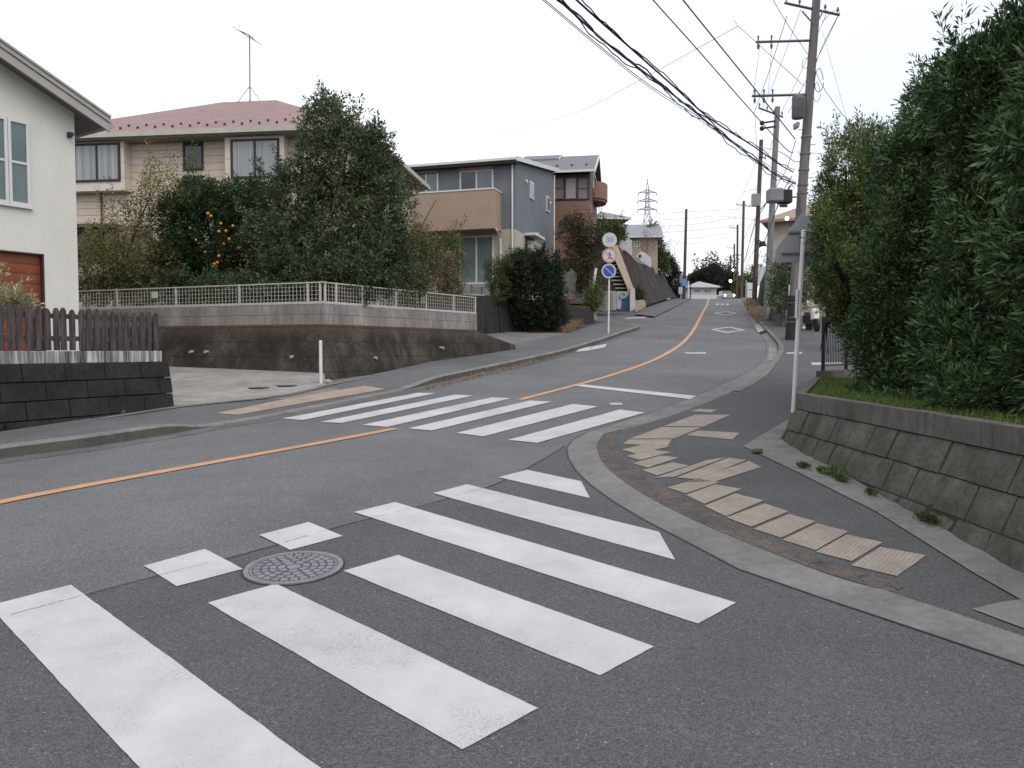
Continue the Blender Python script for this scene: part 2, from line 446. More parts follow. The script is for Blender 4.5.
# --- right: gutter slab, brick band, kerb, pavement
mb=MB(); nG=150
A=resample(smoothpl(GR,2),nG)
Bn=match(A,smoothpl(GI,2))
vs=[];fs=[]
for i in range(nG):
    for k in range(3):
        q=A[i].lerp(Bn[i],k/2); vs.append((q.x,q.y,Z(q.x,q.y)+(.006,.010,.03)[k]))
for i in range(nG-1):
    for k in range(2): fs.append((i*3+k,i*3+k+1,(i+1)*3+k+1,(i+1)*3+k))
mb.add(vs,fs); tag(mb.build('gutter',GUTTER),kind='structure')
mb=MB(); acc=0
for i in range(2,nG-2):
    acc+=(A[i]-A[i-1]).length
    if acc>(1.2 if A[i].y>11 else 900):
        acc=0; t=(A[i+1]-A[i]).normalized()*.008
        mb.add([(q.x,q.y,Z(q.x,q.y)+h) for q,h in ((A[i]-t,.0085),(A[i]+t,.0085),(Bn[i]+t,.0325),(Bn[i]-t,.0325))],[(0,1,2,3)])
tag(mb.build('joint',TAR),kind='structure')
mb=MB(); Ao=offs(A,.018); strip(mb,A,Ao,.0085,.0085,nG); tag(mb.build('seam',TAR),kind='structure')
bro_px=[(903,592),(840,571),(786,552),(720,522),(670,494),(636,474),(617,453),(614,441),(623,431)]
bri_px=[(893,597),(840,583),(779,560),(720,536),(667,511),(629,489),(602,467),(595,447),(604,436)]
def bricks():
    s=NT('edging_bricks'); v=s.n.new('ShaderNodeTexVoronoi'); v.inputs['Scale'].default_value=9; v.feature='DISTANCE_TO_EDGE'; s.link(s.pos,v.inputs['Vector'])
    c=s.ramp(s.noise(4,5,.7),[(.3,(.055,.050,.047)),(.5,(.090,.078,.072)),(.72,(.135,.105,.094))])
    c=s.mix(s.ramp(v.outputs['Distance'],[(.0,.85),(.05,0)]),c,(.03,.028,.026)); c=s.mix(.7,c,s.ramp(s.noise(60,4,.7),[(.3,.3),(.7,.65)]),'OVERLAY')
    s.bump(s.noise(50,4,.7),.8,.01); return s.done(c,.95)
mb=MB(); strip(mb,smoothpl(V2([G(*p) for p in bri_px]),2),smoothpl(V2([G(*p) for p in bro_px]),2),.032,.036,90,2)
tag(mb.build('brick_band',bricks()),kind='structure')
def sm(x): x=max(0,min(1,x)); return x*x*(3-2*x)
def hR(x,y): return .030+.09*sm((y-17)/5)
kr=V2(GI); 
rp=[tuple(p) for p in smoothpl(GI,2)]
sheet('pavement',rp+[(26,84),(26,20),(24,0),(14,-3.5)],hR,ASPH3)
# raised kerb stones from the stop line up the hill
kk=[p for p in smoothpl(GI,2) if p.y>14.5]
mb=MB(); ko=offs(kk,-.15); n=90; A2=resample(kk,n);B2=resample(ko,n); vs=[];fs=[]
for i in range(n):
    a,b=A2[i],B2[i]; h=hR(a.x,a.y)+.012
    vs+=[(a.x,a.y,Z(a.x,a.y)-.01),(a.x,a.y,Z(a.x,a.y)+h),(b.x,b.y,Z(b.x,b.y)+h),(b.x,b.y,Z(b.x,b.y))]
for i in range(n-1):
    for k in range(3): fs.append((i*4+k,i*4+k+1,(i+1)*4+k+1,(i+1)*4+k))
mb.add(vs,fs); tag(mb.build('kerb',concrete('kerb_right',.15,(1,.95,.88),.5)),kind='structure')

# --- tactile paving on the right corner
def tactile(name,base,lines):
    s=NT(name); m=s.mapping((1,1,1),(0,0,lines)); w=s.n.new('ShaderNodeTexWave'); w.inputs['Scale'].default_value=11; w.inputs['Distortion'].default_value=.4; s.link(m,w.inputs['Vector'])
    c=s.ramp(s.noise(3,6,.7),[(.3,tuple(k*.66 for k in base)),(.7,base)])
    c=s.mix(s.math('MULTIPLY',s.ramp(w.outputs['Fac'],[(.2,1),(.45,0)]),.35),c,tuple(k*.5 for k in base))
    c=s.mix(.6,c,s.ramp(s.noise(45,5,.75),[(.3,.3),(.7,.65)]),'OVERLAY'); s.bump(w.outputs['Fac'],.6,.01)
    return s.done(c,.9)
TACT=tactile('tactile_block',(.325,.285,.24),.7)
tiles=[[(850.5,566),(880.5,547.5),(926.8,556),(896.8,577)],[(815.5,552.5),(846.8,535),(883,543),(851.8,562)],[(782,540.5),(817,524),(849,532),(815.5,551)],[(753,529.5),(789,514.5),(816,522),(781,538.5)],[(726,518),(765,504),(789,512),(751,527.5)],[(704,506.5),(735.6,494),(763.8,501),(726,517)],[(685.6,495.6),(715,484.7),(742,489.4),(704,504.5)],[(667,488),(698,479),(720,482.5),(685.6,494)],
[(654,478.4),(707,460.6),(727,457.5),(674,477.5)],[(676,478.2),(729,457.9),(747,460.6),(697,480)],[(684,483.3),(749,461.3),(762,467.5),(717,481.5)],[(642,470.6),(673,462.8),(690,466),(657,476)],[(632.5,463.8),(660.6,456),(679,458),(648,468)],[(626,456.6),(651,450),(671.6,452.5),(640,460.5)],[(621.6,450),(645,444.5),(670,447),(635.6,454)],[(623,444.5),(628,439.8),(672,439.6),(668,446.3)],[(629,439.2),(662,427.2),(702,427.6),(674,439)],[(663,426.6),(695,415),(731,415),(704,427)],[(686,435.6),(696.6,431),(740,433),(732.5,440)],[(690,411.5),(699,409),(717,410),(711,413)]]
mbs=None
for k,t in enumerate(tiles):
    cx_=sum(p[0] for p in t)/len(t); cy_=sum(p[1] for p in t)/len(t); t=[(cx_+(p[0]-cx_)*.99,cy_+(p[1]-cy_)*.99) for p in t]
    o=sheet('tactile_paving',[G(*p,.03) for p in t],lambda x,y:hR(x,y)+.006,TACT)
TACT2=tactile('tactile_left',(.40,.32,.25),.2)
def pavL(x,y): return .135
lt=[[(218,414),(237,417),(385,392),(372,388),(345,390),(300,396),(322,402),(285,407)],[(252,397),(322,402),(352,395),(325,391)]]
o=sheet('tactile_paving',[GP_(*p) for p in [(216,413.6),(238,415.3),(386,389.4),(364,386)]],lambda x,y:pave_z(x,y)-Z(x,y)+.008,TACT2,fine=.25)
# --- road paint
def paintpoly(name,pts,mat,dz=.009): return sheet(name,[G(*p) for p in pts],dz,mat)
near=[[(-60,641),(-75,625),(71,586),(320,768),(330,776),(140,776)],
 [(144,567),(205,550),(243,570),(177,587.5)],[(207.5,604),(276,585),(538,710),(462,751.5)],
 [(259,536),(308.5,523),(343,537),(290,551)],[(343.5,572),(398,556),(654,648),(600,677)],
 [(354,513),(395,503),(736,604),(698,625)],[(433,494),(467,485),(659,533),(675,561)],[(498.5,478),(527,470.5),(581,482),(590,499)]]
near[0]=[(1,620),(-11,607),(71,586),(338,783),(172,805),(49,672)]
# let the paint edges chip a little instead of running dead straight
def chip(pts,amp=.0022):
    w=V2([G(*p) for p in pts]); out=[]
    for i,a in enumerate(w):
        b=w[(i+1)%len(w)]; L=(b-a).length; n=max(2,int(L/.06)); t=(b-a)/L; nn=Vector((-t.y,t.x)); j=0
        for k in range(n):
            j=j*.6+random.gauss(0,amp*.5); q=a.lerp(b,k/n)+nn*(0 if k==0 else j); out.append((q.x,q.y))
    return out
for t in near: sheet('crosswalk_stripe',chip(t),.009,WHITEP)
far=[[(282,419),(303,420.5),(436,393.5),(418,393.2)],[(320,422.5),(342,423.5),(473,396),(455,395)],[(362,425.5),(387,427.5),(511,398.7),(492,397.8)],[(408,429),(432,431),(552,402),(530,401)],[(456,433.5),(483,437),(598,407),(573,404.5)],[(508,440.5),(537,443.5),(645,413),(620,410)]]
for t in far: sheet('crosswalk_stripe',chip(t,.003),.009,WHITEP)
cl1=[(-300,570),(-100,526),(0,502),(140,476),(256,455),(330,441.5),(395,429)]
cl2=[(520,400),(560,389.5),(600,379),(640,366),(665,355),(682,344),(692,333),(699,320),(704,310),(708.5,303)]
for pl in (cl1,cl2):
    w=smoothpl(V2([G(*p) for p in pl]),2)
    if pl is cl2: w[-1]=Vector((22.2,87)); w=[p for p in w[:-3]]+[w[-1]]
    mb=MB(); strip(mb,offs(w,-.075),offs(w,.075),.009,.009,120); tag(mb.build('centre_line',ORANGEP),kind='structure')
paintpoly('stop_line',[(575,386.2),(583,384.8),(696,396.3),(690,399.5)],WHITEP)
paintpoly('road_marking',[(609,403.2),(621,403),(623,405.5),(611,405.5)],WHITEP2)
paintpoly('road_marking',[(684,352.5),(706,352.3),(706,354),(687,354)],WHITEP2)
# warning diamonds in the uphill lane
def diamond(cx,cy,w,l,dirv,t):
    d=Vector(dirv).normalized(); r=Vector((d.y,-d.x)); c=Vector((cx,cy))
    o_=[c+d*l/2,c+r*w/2,c-d*l/2,c-r*w/2]; i_=[c+d*(l/2-t*3),c+r*(w/2-t),c-d*(l/2-t*3),c-r*(w/2-t)]
    for k in range(4):
        sheet('road_marking',[tuple(o_[k]),tuple(o_[(k+1)%4]),tuple(i_[(k+1)%4]),tuple(i_[k])],.009,WHITEP)
g=G(728,329.8); diamond(g[0],g[1],1.6,4.6,(.30,1),.2)
g=G(725.5,313.3); diamond(g[0],g[1],1.6,5.4,(.30,1),.2)
for x in (716,721,726): paintpoly('road_marking',[(x,303.8),(x+3,303.8),(x+3,305.2),(x,305.2)],WHITEP2)
paintpoly('road_marking',[(597,324.5),(601,323.2),(632,326.8),(628,328)],WHITEP2)
paintpoly('road_marking',[(624,319.3),(627,317.8),(647,316.6),(645,318.2)],WHITEP2)
for t in ([(576,352),(580,348.5),(592,346.6),(590,350.5)],[(590.5,350.2),(593,346.5),(607,344),(605,347.4)]): paintpoly('road_marking',t,WHITEP)
# marks on the right pavement
sheet('pavement_marking',[G(*p,.06) for p in [(786,354.5),(802,354.2),(802,356),(787,356)]],lambda x,y:hR(x,y)+.006,WHITEP2)
sheet('pavement_marking',[G(*p,.12) for p in [(802,326.5),(812,326.2),(812,328.4),(803,328.6)]],lambda x,y:hR(x,y)+.006,WHITEP)
sheet('pavement_marking',[G(*p,.09) for p in [(811,363.2),(842,362.8),(843,365),(812,365.2)]],lambda x,y:hR(x,y)+.006,WHITEP2)
# --- driveway of the left house
dl=[G(172,406.5,.12),G(200,404.5,.12),G(256,399,.12),G(290,394,.12),G(326,385.5,.12)]
sheet('driveway',dl+[(-4.4,18.0),(-6.3,19.2),(-8.6,19.7),(-12,21.4),(-13.5,22.5),(-13.5,16),(-7.9,16.0)],lambda x,y:.131+.07*sm((y-15)/5),DRIVE)
o=sheet('driveway',[GP_(*p) for p in [(262,398.5),(290,394.3),(322,390),(333,388),(352,392.5),(300,401)]],lambda x,y:pave_z(x,y)-Z(x,y)+.005,LEDGE,fine=.25)
MANH=plain('drain_cover_iron',(.07,.055,.045),.8,0,.3,20)
for (x,y,r) in ((259,387.3,.2),(287,385.2,.2)):
    g=G(x,y,.15); mb=MB(); mb.cyl((g[0],g[1],Z(*g)+.14+.07*sm((g[1]-15)/5)-.008),r,.014,24)
    tag(mb.build('drain_cover',MANH),'small rusty round drain cover set in the driveway, '+('the left one' if x<270 else 'nearer the white marker post'),'drain cover','drain covers in the driveway')
# --- manhole cover with cast pattern
g=G(294,568.5); R=.325
mc=thing('manhole_cover',(g[0],g[1],Z(*g)),'round cast iron manhole cover with ringed pattern inside the near crosswalk','manhole cover')
IRON=plain('cast_iron',(.20,.195,.215),.6,.3,.25,8,.4,.3); IRONDK=plain('cast_iron_recess',(.075,.073,.08),.8,0,.2)
def onslope(mb):
    sl=.06; mb.v=[(x,y,z+sl*(y-g[1])+.006*(x-g[0])) for x,y,z in mb.v]; return mb
z0=Z(*g)+.004
mb=MB(); mb.cyl((g[0],g[1],z0-.01),R*.985,.013,48); onslope(mb).build('plate',IRONDK,mc)
mb=MB(); mb.disc((g[0],g[1],z0+.005),(0,0,1) if False else (0,0.0001,1),R,.012,56,R*.9); onslope(mb).build('rim',IRON,mc)
mb=MB()
for ring,(ra,rb,cnt) in enumerate(((.0,.045,1),(.06,.105,7),(.118,.158,13),(.17,.208,19),(.22,.262,25),(.270,.288,56))):
    for k in range(cnt):
        q0=2*math.pi*(k+.12*ring)/cnt; dq=2*math.pi/cnt*(.74 if cnt>1 else 1)
        if cnt==1: mb.cyl((g[0],g[1],z0+.002),rb,.008,18); continue
        ps=[]
        for (r_,s_) in ((ra,0),(rb,0),(rb,.5),(rb,1),(ra,1),(ra,.5)):
            q=q0+dq*s_; ps.append((g[0]+r_*math.cos(q),g[1]+r_*math.sin(q),z0+.002))
        mb.prism(ps,(0,0,.008))
onslope(mb).build('raised_pattern',IRON,mc)
mb=MB(); mb.disc((g[0],g[1],z0+.001),(0,0.0001,1),R*1.045,.004,56,R*1.0); onslope(mb).build('frame',TAR,mc)
# --- storm drain at the right kerb
g1=[G(*p) for p in [(754,326),(762,324.3),(768,330),(758,333.3)]]
dr=thing('storm_drain',(g1[0][0],g1[0][1],Z(*g1[0])),'pale concrete kerb inlet with a dark mouth beside the dry brown grass','storm drain')
mb=MB(); mb.prism([(p[0],p[1],Z(*p)+.02) for p in g1],(0,0,.03)); mb.build('cover_slab',PALE,dr)
g2=[G(*p) for p in [(759,333.2),(768.5,330.2),(768.5,332.6),(761,334.4)]]
mb=MB(); mb.prism([(p[0],p[1],Z(*p)+.012) for p in g2],(0,0,.03)); mb.build('mouth',plain('black_void',(.008,.008,.008),.9),dr)
g3=[G(*p) for p in [(769,348),(782,347.5),(780.5,359),(768,361)]]
sheet('gutter_slab',g3,lambda x,y:.022,concrete('bluish_slab',.21,(.95,1,1.04),.2))

# pavement and kerb on the left once past the side lane
ka=[G(*p) for p in [(654,318),(668,311.2),(680,305),(690,299.8)]]; ka.append((19.6,86))
ba=[G(*p,.1) for p in [(634,314),(641,310.5),(648,305.5),(663,300.5),(676,297.8)]]+[(16.6,86)]
sheet('pavement',ka+ba[::-1],.10,ASPH4,fine=0)
mb=MB(); kv=resample(V2(ka),60); strip(mb,offs(kv,-.02),kv,0,.104,60); tag(mb.build('kerb',MATS['kerb_face']),kind='structure')

sheet('garden_bed',[G(*p,.12) for p in [(466,336),(460,316),(560,321),(603,321.5),(592,326.5),(566,335),(545,339)]],.128,SOIL)
sheet('driveway',[G(*p,.12) for p in [(518,346.5),(490,343),(478,334),(496,331.5),(530,333),(566,333.5),(562,335.8),(545,339)]],.136,LEDGE)
# ================================================================== WALLS AND FENCES
class Frame:
    "a vertical plane in plan: origin o, unit u along it, unit v away from the camera side"
    def __init__(s,o,u,v=None):
        s.o=Vector((o[0],o[1])); s.u=Vector(u).normalized()
        s.v=Vector(v).normalized() if v is not None else Vector((-s.u.y,s.u.x))
    def p(s,u,v,z): q=s.o+s.u*u+s.v*v; return (q.x,q.y,z)
    def at(s,px,v=0.0,py=340):
        "distance along the plane (set back by v) where the sight line through (px,py) meets it"
        d=ray(px,py); k=d[0]/d[1]; o=s.o+s.v*v; return (k*o.y-o.x)/(s.u.x-k*s.u.y)
    def z(s,px,py,v=0.0):
        q=s.o+s.v*v+s.u*s.at(px,v); return P(px,py,q.y)[2]
    def box(s,mb,u0,u1,v0,v1,z0,z1):
        u0,u1=min(u0,u1),max(u0,u1)
        return mb.hexa([s.p(u0,v0,z0),s.p(u1,v0,z0),s.p(u1,v1,z0),s.p(u0,v1,z0),s.p(u0,v0,z1),s.p(u1,v0,z1),s.p(u1,v1,z1),s.p(u0,v1,z1)])
    def rect(s,x0,y0,x1,y1,v=0.0):
        a,b=s.at(x0,v,(y0+y1)/2),s.at(x1,v,(y0+y1)/2); xm=(x0+x1)/2; z0,z1=s.z(xm,y1,v),s.z(xm,y0,v)
        return (min(a,b),max(a,b),z0,z1)
# --- left picket wall
A0=Vector(G(0,431,.12)); A1=Vector(G(171,406,.12))
du=(A1-A0).normalized(); FA=Frame(A0,du,(-du.y,du.x)); LA=(A1-A0).length
zt=1.75; zc=CAMH-14/769*10.2
def batter_wall(fr,u0,u1,z0f,z1,bl,ch,bat,mb,jit=.006,seed=1,gap=.012,endcap=True):
    "courses of blocks leaning back; z0f(u) = ground height"
    R=random.Random(seed); z=z1; row=0; zmin=min(z0f(u0),z0f(u1))-.3
    while z>zmin:
        zb=z-ch; u=u0-(bl/2 if row%2 else 0)
        while u<u1:
            a=max(u,u0); b=min(u+bl,u1)
            if b-a>.03 and z>min(z0f(a),z0f(b)):
                j=R.uniform(-jit,jit); va=-(z1-z)*bat+j; vb=-(z1-zb)*bat+j; g=gap/2
                mb.hexa([fr.p(a+g,vb,zb+g),fr.p(b-g,vb,zb+g),fr.p(b-g,vb+.5,zb+g),fr.p(a+g,vb+.5,zb+g),fr.p(a+g,va,z-g),fr.p(b-g,va,z-g),fr.p(b-g,va+.4,z-g),fr.p(a+g,va+.4,z-g)])
            u+=bl
        z=zb; row+=1
gzA=lambda u:Z(*(FA.o+FA.u*u))+.12
w=thing('retaining_wall',FA.p(0,0,gzA(0)),'blackened block retaining wall with a streaked white cap under the picket fence','retaining wall')
mb=MB(); batter_wall(FA,-9,LA-.02,gzA,zc,.62,.26,.16,mb,seed=3)
mb.build('block_courses',STONEDK,w,bevel=.008)
mb=MB(); mb.hexa([FA.p(-9,-.10,-.5),FA.p(LA-.06,-.10,-.3),FA.p(LA-.06,.8,-.3),FA.p(-9,.8,-.5),FA.p(-9,.03,zc-.02),FA.p(LA-.12,.03,zc-.02),FA.p(LA-.12,.8,zc-.02),FA.p(-9,.8,zc-.02)])
mb.build('mortar_bed',plain('dark_mortar',(.02,.019,.017),.95,0,.3,8),w)
s=NT('streaked_cap'); v=s.mapping((5,5,.25)); n=s.noise(2.2,6,.75,vec=v)
cc=s.ramp(n,[(.38,(.05,.05,.05)),(.5,(.2,.2,.195)),(.62,(.52,.52,.51))]); s.bump(s.noise(30,4),.3); CAPW=s.done(cc,.9)
mb=MB(); FA.box(mb,-9,LA-.14,.012,.2,zc-.005,1.755); mb.build('cap',CAPW,w,bevel=.006)
# garden ground behind
GRASSY=plain('garden_ground',(.06,.065,.03),.95,0,.4,2,.1,.4)
mb=MB(); mb.hexa([FA.p(-9,.19,1.3),FA.p(LA-.2,.19,1.3),FA.p(LA+1.5,8.5,1.3),FA.p(-9,8.5,1.3),FA.p(-9,.19,1.70),FA.p(LA-.2,.19,1.70),FA.p(LA+1.5,8.5,1.72),FA.p(-9,8.5,1.72)])
tag(mb.build('garden_ground',GRASSY),kind='structure')
# picket fence
WOODG=NT('weathered_wood'); s=WOODG; v=s.mapping((9,9,.7)); c=s.ramp(s.noise(3,6,.7,vec=v),[(.3,(.028,.023,.022)),(.5,(.065,.055,.054)),(.72,(.13,.115,.112))])
c=s.mix(.5,c,s.ramp(s.noise(2.3,3),[(.3,.35),(.7,.62)]),'OVERLAY'); s.bump(s.noise(8,5,.7,vec=v),.6,.01); WOODG=s.done(c,.9,0,.2)
pf=thing('picket_fence',FA.p(LA/2,.08,1.755),'weathered dark wooden picket fence with pointed pale-grey boards on the white cap','picket fence')
pz1=2.37; pitch=.128; R=random.Random(5); u=LA-.22; k=0
while u>-4.5:
    j=R.uniform(-.014,.014); h=pz1+R.uniform(-.02,.015)+(LA-u)*.004; wd=.088+R.uniform(-.006,.006); tl=R.uniform(-.008,.008)
    prof=[(u-wd/2+j,1.765),(u+wd/2+j,1.765),(u+wd/2+j+tl,h-.055),(u+wd*.28+j+tl,h-.012),(u+j+tl,h),(u-wd*.28+j+tl,h-.012),(u-wd/2+j+tl,h-.055)]
    mb=MB(); mb.prism([FA.p(a,.055,z) for a,z in prof],tuple(FA.v*.022)+(0,)); 
    q=mb.build('picket',WOODG,pf); u-=pitch; k+=1
for zz in (1.9,2.22):
    mb=MB(); FA.box(mb,-4.6,LA-.15,.079,.115,zz,zz+.07); mb.build('rail',WOODG,pf)
for uu in (LA-.25,LA-2.1,LA-3.9,LA-5.7):
    mb=MB(); FA.box(mb,uu-.04,uu+.04,.116,.19,1.706,2.28); mb.build('post',WOODG,pf)

# --- middle retaining wall (corner), grey block band and white mesh fence
C0=Vector((-4.45,18.2)); C1=Vector((-12.6,21.3)); C2=Vector((-1.04,23.6)); C3=Vector((0.1,25.4))
zb1=2.375; zdk=1.77+(350-325)/769*18.2
w=thing('retaining_wall',(C0.x,C0.y,Z(*C0)+.13),'long dark stained concrete retaining wall topped by a grey block band, turning the driveway corner','retaining wall')
zg1=2.86
def seg(mb,a,b,za0,za1,zt0,zt1,bat,th=.35):
    fr=Frame(a,b-a,None); L=(b-a).length
    return fr,L
FL=Frame(C1,C0-C1); LL=(C0-C1).length; FR=Frame(C0,C2-C0); LR=(C2-C0).length
# v of FL / FR = left normal of u : away from the street
bat=.22; h0=zb1-.9
def corner_off(d): # point offset outward by d from both faces at the corner
    n1=-FL.v; n2=-FR.v; return C0+(n1+n2)/(1+n1.dot(n2))*d
mb=MB(); o1=.36; H=zb1-.7
cb=corner_off(o1)
def wedge(mb,p0,p1,b0,b1,back0,back1,zl0,zl1,zt):
    mb.hexa([(b0.x,b0.y,zl0),(b1.x,b1.y,zl1),(back1.x,back1.y,zl1),(back0.x,back0.y,zl0),(p0.x,p0.y,zt),(p1.x,p1.y,zt),(back1.x,back1.y,zt),(back0.x,back0.y,zt)])
bk=corner_off(-.5)
wedge(mb,C1,C0,C1-FL.v*o1,cb,C1+FL.v*.5,bk,.7,.7,zb1)
wedge(mb,C0,C2,cb,C2-FR.v*o1,bk,C2+FR.v*.5,.7,.7,zb1)
ww=mb.build('stained_face',STAINED,w)
# wing running on to the right, sloping down behind the pavement
FW=Frame(C2,C3-C2); LW=(C3-C2).length
mb=MB(); mb.hexa([FW.p(.01,-.3,.9),FW.p(LW,-.25,.9),FW.p(LW,.3,.9),FW.p(.01,.3,.9),FW.p(.01,0,zb1-.04),FW.p(LW,0,1.93),FW.p(LW,.3,1.93),FW.p(.01,.3,zb1-.04)])
mb.build('wing',STAINED,w)
def blockmat():
    s=NT('grey_block_band'); sep=s.n.new('ShaderNodeSeparateXYZ'); s.link(s.pos,sep.inputs[0])
    a=s.noise(1.3,6,.7,vec=s.mapping((1.5,1.5,.5))); c=s.ramp(a,[(.3,(.16,.145,.135)),(.55,(.25,.232,.22)),(.75,(.36,.34,.32))])
    c=s.mix(.7,c,s.ramp(s.noise(25,5,.75),[(.3,.3),(.7,.65)]),'OVERLAY'); s.bump(s.noise(40,4),.4,.01); return s.done(c,.9)
BLK=blockmat()
mb=MB()
for fr,L in ((FL,LL),(FR,LR)):
    for row in range(2):
        z0=zb1+.002+row*.242; u=0 if row else -.2
        while u<L:
            a=max(u,0);b=min(u+.4,L)
            fr.box(mb,a+.004,b-.004,.03+random.uniform(0,.004),.14,z0+.003,z0+.238); u+=.4
mb.build('block_band',BLK,w,bevel=.004)
mb=MB(); FL.box(mb,0,LL-.02,.04,.13,zb1,zg1-.01); FR.box(mb,.02,LR,.04,.13,zb1,zg1-.01); mb.build('mortar',plain('mortar_grey',(.085,.08,.075),.95),w)
WMET=plain('white_painted_metal',(.42,.41,.37),.5,0,.12,6,.4)
for (uu,zz) in ((FR.at(377),1.83),):
    pass
mb=MB()
for fr,px,py in ((FL,205,352),(FL,291,357),(FR,376,358),(FR,443,348),(FL,190,352)):
    vv=-.22; u_=fr.at(px,vv); z_=fr.z(px,py,vv)
    mb.tube([fr.p(u_,vv+.12,z_+.01),fr.p(u_,vv-.02,z_)],.038,10)
mb.build('weep_pipe',plain('weep_pipe_grey',(.33,.33,.31),.7,0,.2,20),w)
# lot ground
mb=MB(); pts=[C1+FL.v*.12,corner_off(-.12),C2+FR.v*.12,Vector((-1.5,27)),Vector((-3.2,34)),Vector((-22,36)),Vector((-26,26))]
mb.prism([(p.x,p.y,1.5) for p in pts],(0,0,1.25)); tag(mb.build('garden_ground',GRASSY),kind='structure')
# mesh fence
mf=thing('mesh_fence',(C0.x,C0.y,zg1),'low white metal grid fence along the top of the grey block wall','mesh fence')
zf0=zg1+.04; zf1=3.375
for fr,L,us in ((FL,LL,[.15+i*2.02 for i in range(5)]+[LL-.14]),(FR,LR,[.14,.5]+[1.4+i*1.28 for i in range(4)]+[LR-.03])):
    for uu in us:
        mb=MB(); fr.box(mb,uu-.025,uu+.025,.065,.105,zg1-.008,zf1+.02); mb.build('post',WMET,mf)
    mb=MB(); fr.box(mb,.02,L,.06,.11,zf1-.014,zf1+.014); mb.build('top_rail',WMET,mf)
    mb=MB(); fr.box(mb,.02,L,.06,.11,zf0-.03,zf0+.03); mb.build('bottom_rail',WMET,mf)
    for a,b in zip(us,us[1:]):
        mb=MB(); n=max(2,round((b-a)/.105))
        for i in range(1,n): x=a+(b-a)*i/n; fr.box(mb,x-.004,x+.004,.08,.091,zf0+.03,zf1-.02)
        for i in range(1,5): z=zf0+(zf1-zf0)*i/5; fr.box(mb,a+.025,b-.025,.0915,.099,z-.004,z+.004)
        mb.build('grid_panel',WMET,mf)
u_=FL.at(156,.05); mb=MB(); FL.box(mb,u_-.09,u_+.09,.02,.058,FL.z(156,298),FL.z(156,291.5)); tag(mb.build('notice_plate',plain('pale_plate',(.45,.46,.45),.5)),'small pale plate fixed on the white grid fence left of the orange tree','plate')
# --- white marker post on the driveway corner
g=G(321,384,.12); mb=MB(); mb.tube([(g[0],g[1],Z(*g)+.1),(g[0],g[1],zpx(g[1],341))],.034,14); mb.ball((g[0],g[1],zpx(g[1],341)),.034,12,6,(1,1,.4))
tag(mb.build('marker_post',plain('white_plastic',(.62,.63,.61),.5,0,.06),smooth=True),'short plain white marker post at the corner of the dark wall and driveway','marker post')
# stones and rubbish at the wall foot
for (x,y,r,lab) in ((316,383,.07,'small grey stone left of the white marker post foot'),(328,383,.08,'small pale stone right of the white marker post foot')):
    g=G(x,y,.13); mb=MB(); mb.ball((g[0],g[1],Z(*g)+.15),r,7,5,(1.2,1,.8)); tag(mb.build('stone',PALE),lab,'stone')
g=G(119,414,.12); mb=MB(); mb.ball((g[0],g[1],Z(*g)+.15),.07,7,5,(1.6,1,.8)); tag(mb.build('stone',STONE),'dark lump of broken block at the foot of the picket wall','stone')

# --- right retaining wall
WX=3.55; zr=1.235
FRW=Frame((WX,9.6),(0,-1),(1,0))   # along -y (towards the camera), v = +x (into the plot)
w=thing('retaining_wall',(WX,7,.5),'mossy leaning block retaining wall with a brown cap below the large hedge','retaining wall')
gzr=lambda u:Z(3.2,9.6-u)
def rwall(fr,L,mb,seed):
    R=random.Random(seed); z=1.035; row=0; bat=.42; chs=[.262,.262,.262,.26,.26]
    while z>fr_min-.1:
        ch=chs[min(row,4)]; zb=z-ch; u=-.24 if row%2 else 0
        while u<L:
            a=max(u,0);b=min(u+.43+R.uniform(-.02,.02),L)
            if b-a>.05:
                j=R.uniform(-.012,.012); g=.006; va=-(1.035-z)*bat-.01+j; vb=-(1.035-zb)*bat-.01+j
                # face subdivided and roughened
                nx,nz=5,4; vs=[]
                for iz in range(nz+1):
                    for ix in range(nx+1):
                        fx=ix/nx; fz=iz/nz; edge=(ix in(0,nx)) or (iz in (0,nz))
                        uu=a+g+(b-a-2*g)*fx; zz=zb+g+(ch-2*g)*fz; vv=vb+(va-vb)*fz+( .016 if edge else R.uniform(-.010,.008))
                        vs.append(fr.p(uu,vv,zz))
                k=len(vs); fs=[]
                for iz in range(nz):
                    for ix in range(nx): i=iz*(nx+1)+ix; fs.append((i,i+1,i+nx+2,i+nx+1))
                # back rim
                rim=[ix for ix in range(nx+1)]+[iz*(nx+1)+nx for iz in range(1,nz+1)]+[nz*(nx+1)+ix for ix in range(nx-1,-1,-1)]+[iz*(nx+1) for iz in range(nz-1,0,-1)]
                for i in rim:
                    p=vs[i]; vs.append((p[0]+fr.v.x*.12,p[1]+fr.v.y*.12,p[2]))
                m=len(rim)
                for i in range(m): fs.append((rim[i],rim[(i+1)%m],k+(i+1)%m,k+i))
                mb.add(vs,fs)
            u=b if b>u else L
        z=zb; row+=1
fr_min=0
mb=MB(); rwall(FRW,13,mb,4); 
FRT=Frame((WX,9.6),(2.35,5.4),(5.4,-2.35)); rwall(FRT,5.9,mb,9)
mb.build('block_courses',STONE,w,smooth=True)
mb=MB(); 
FRW.box(mb,.0,13,.02,.4,-.9,1.03); mb.hexa([FRW.p(.02,-.60,-.3),FRW.p(13,-.75,-.5),FRW.p(13,.1,-.9),FRW.p(.02,.1,-.4),FRW.p(.02,.03,1.0),FRW.p(13,.03,1.0),FRW.p(13,.1,1.0),FRW.p(.02,.1,1.0)])
FRT.box(mb,.05,5.9,.03,.4,.2,1.03); mb.build('mortar_bed',plain('moss_mortar',(.03,.029,.02),.95,0,.4,9),w)
mb=MB(); R=random.Random(2); u=0
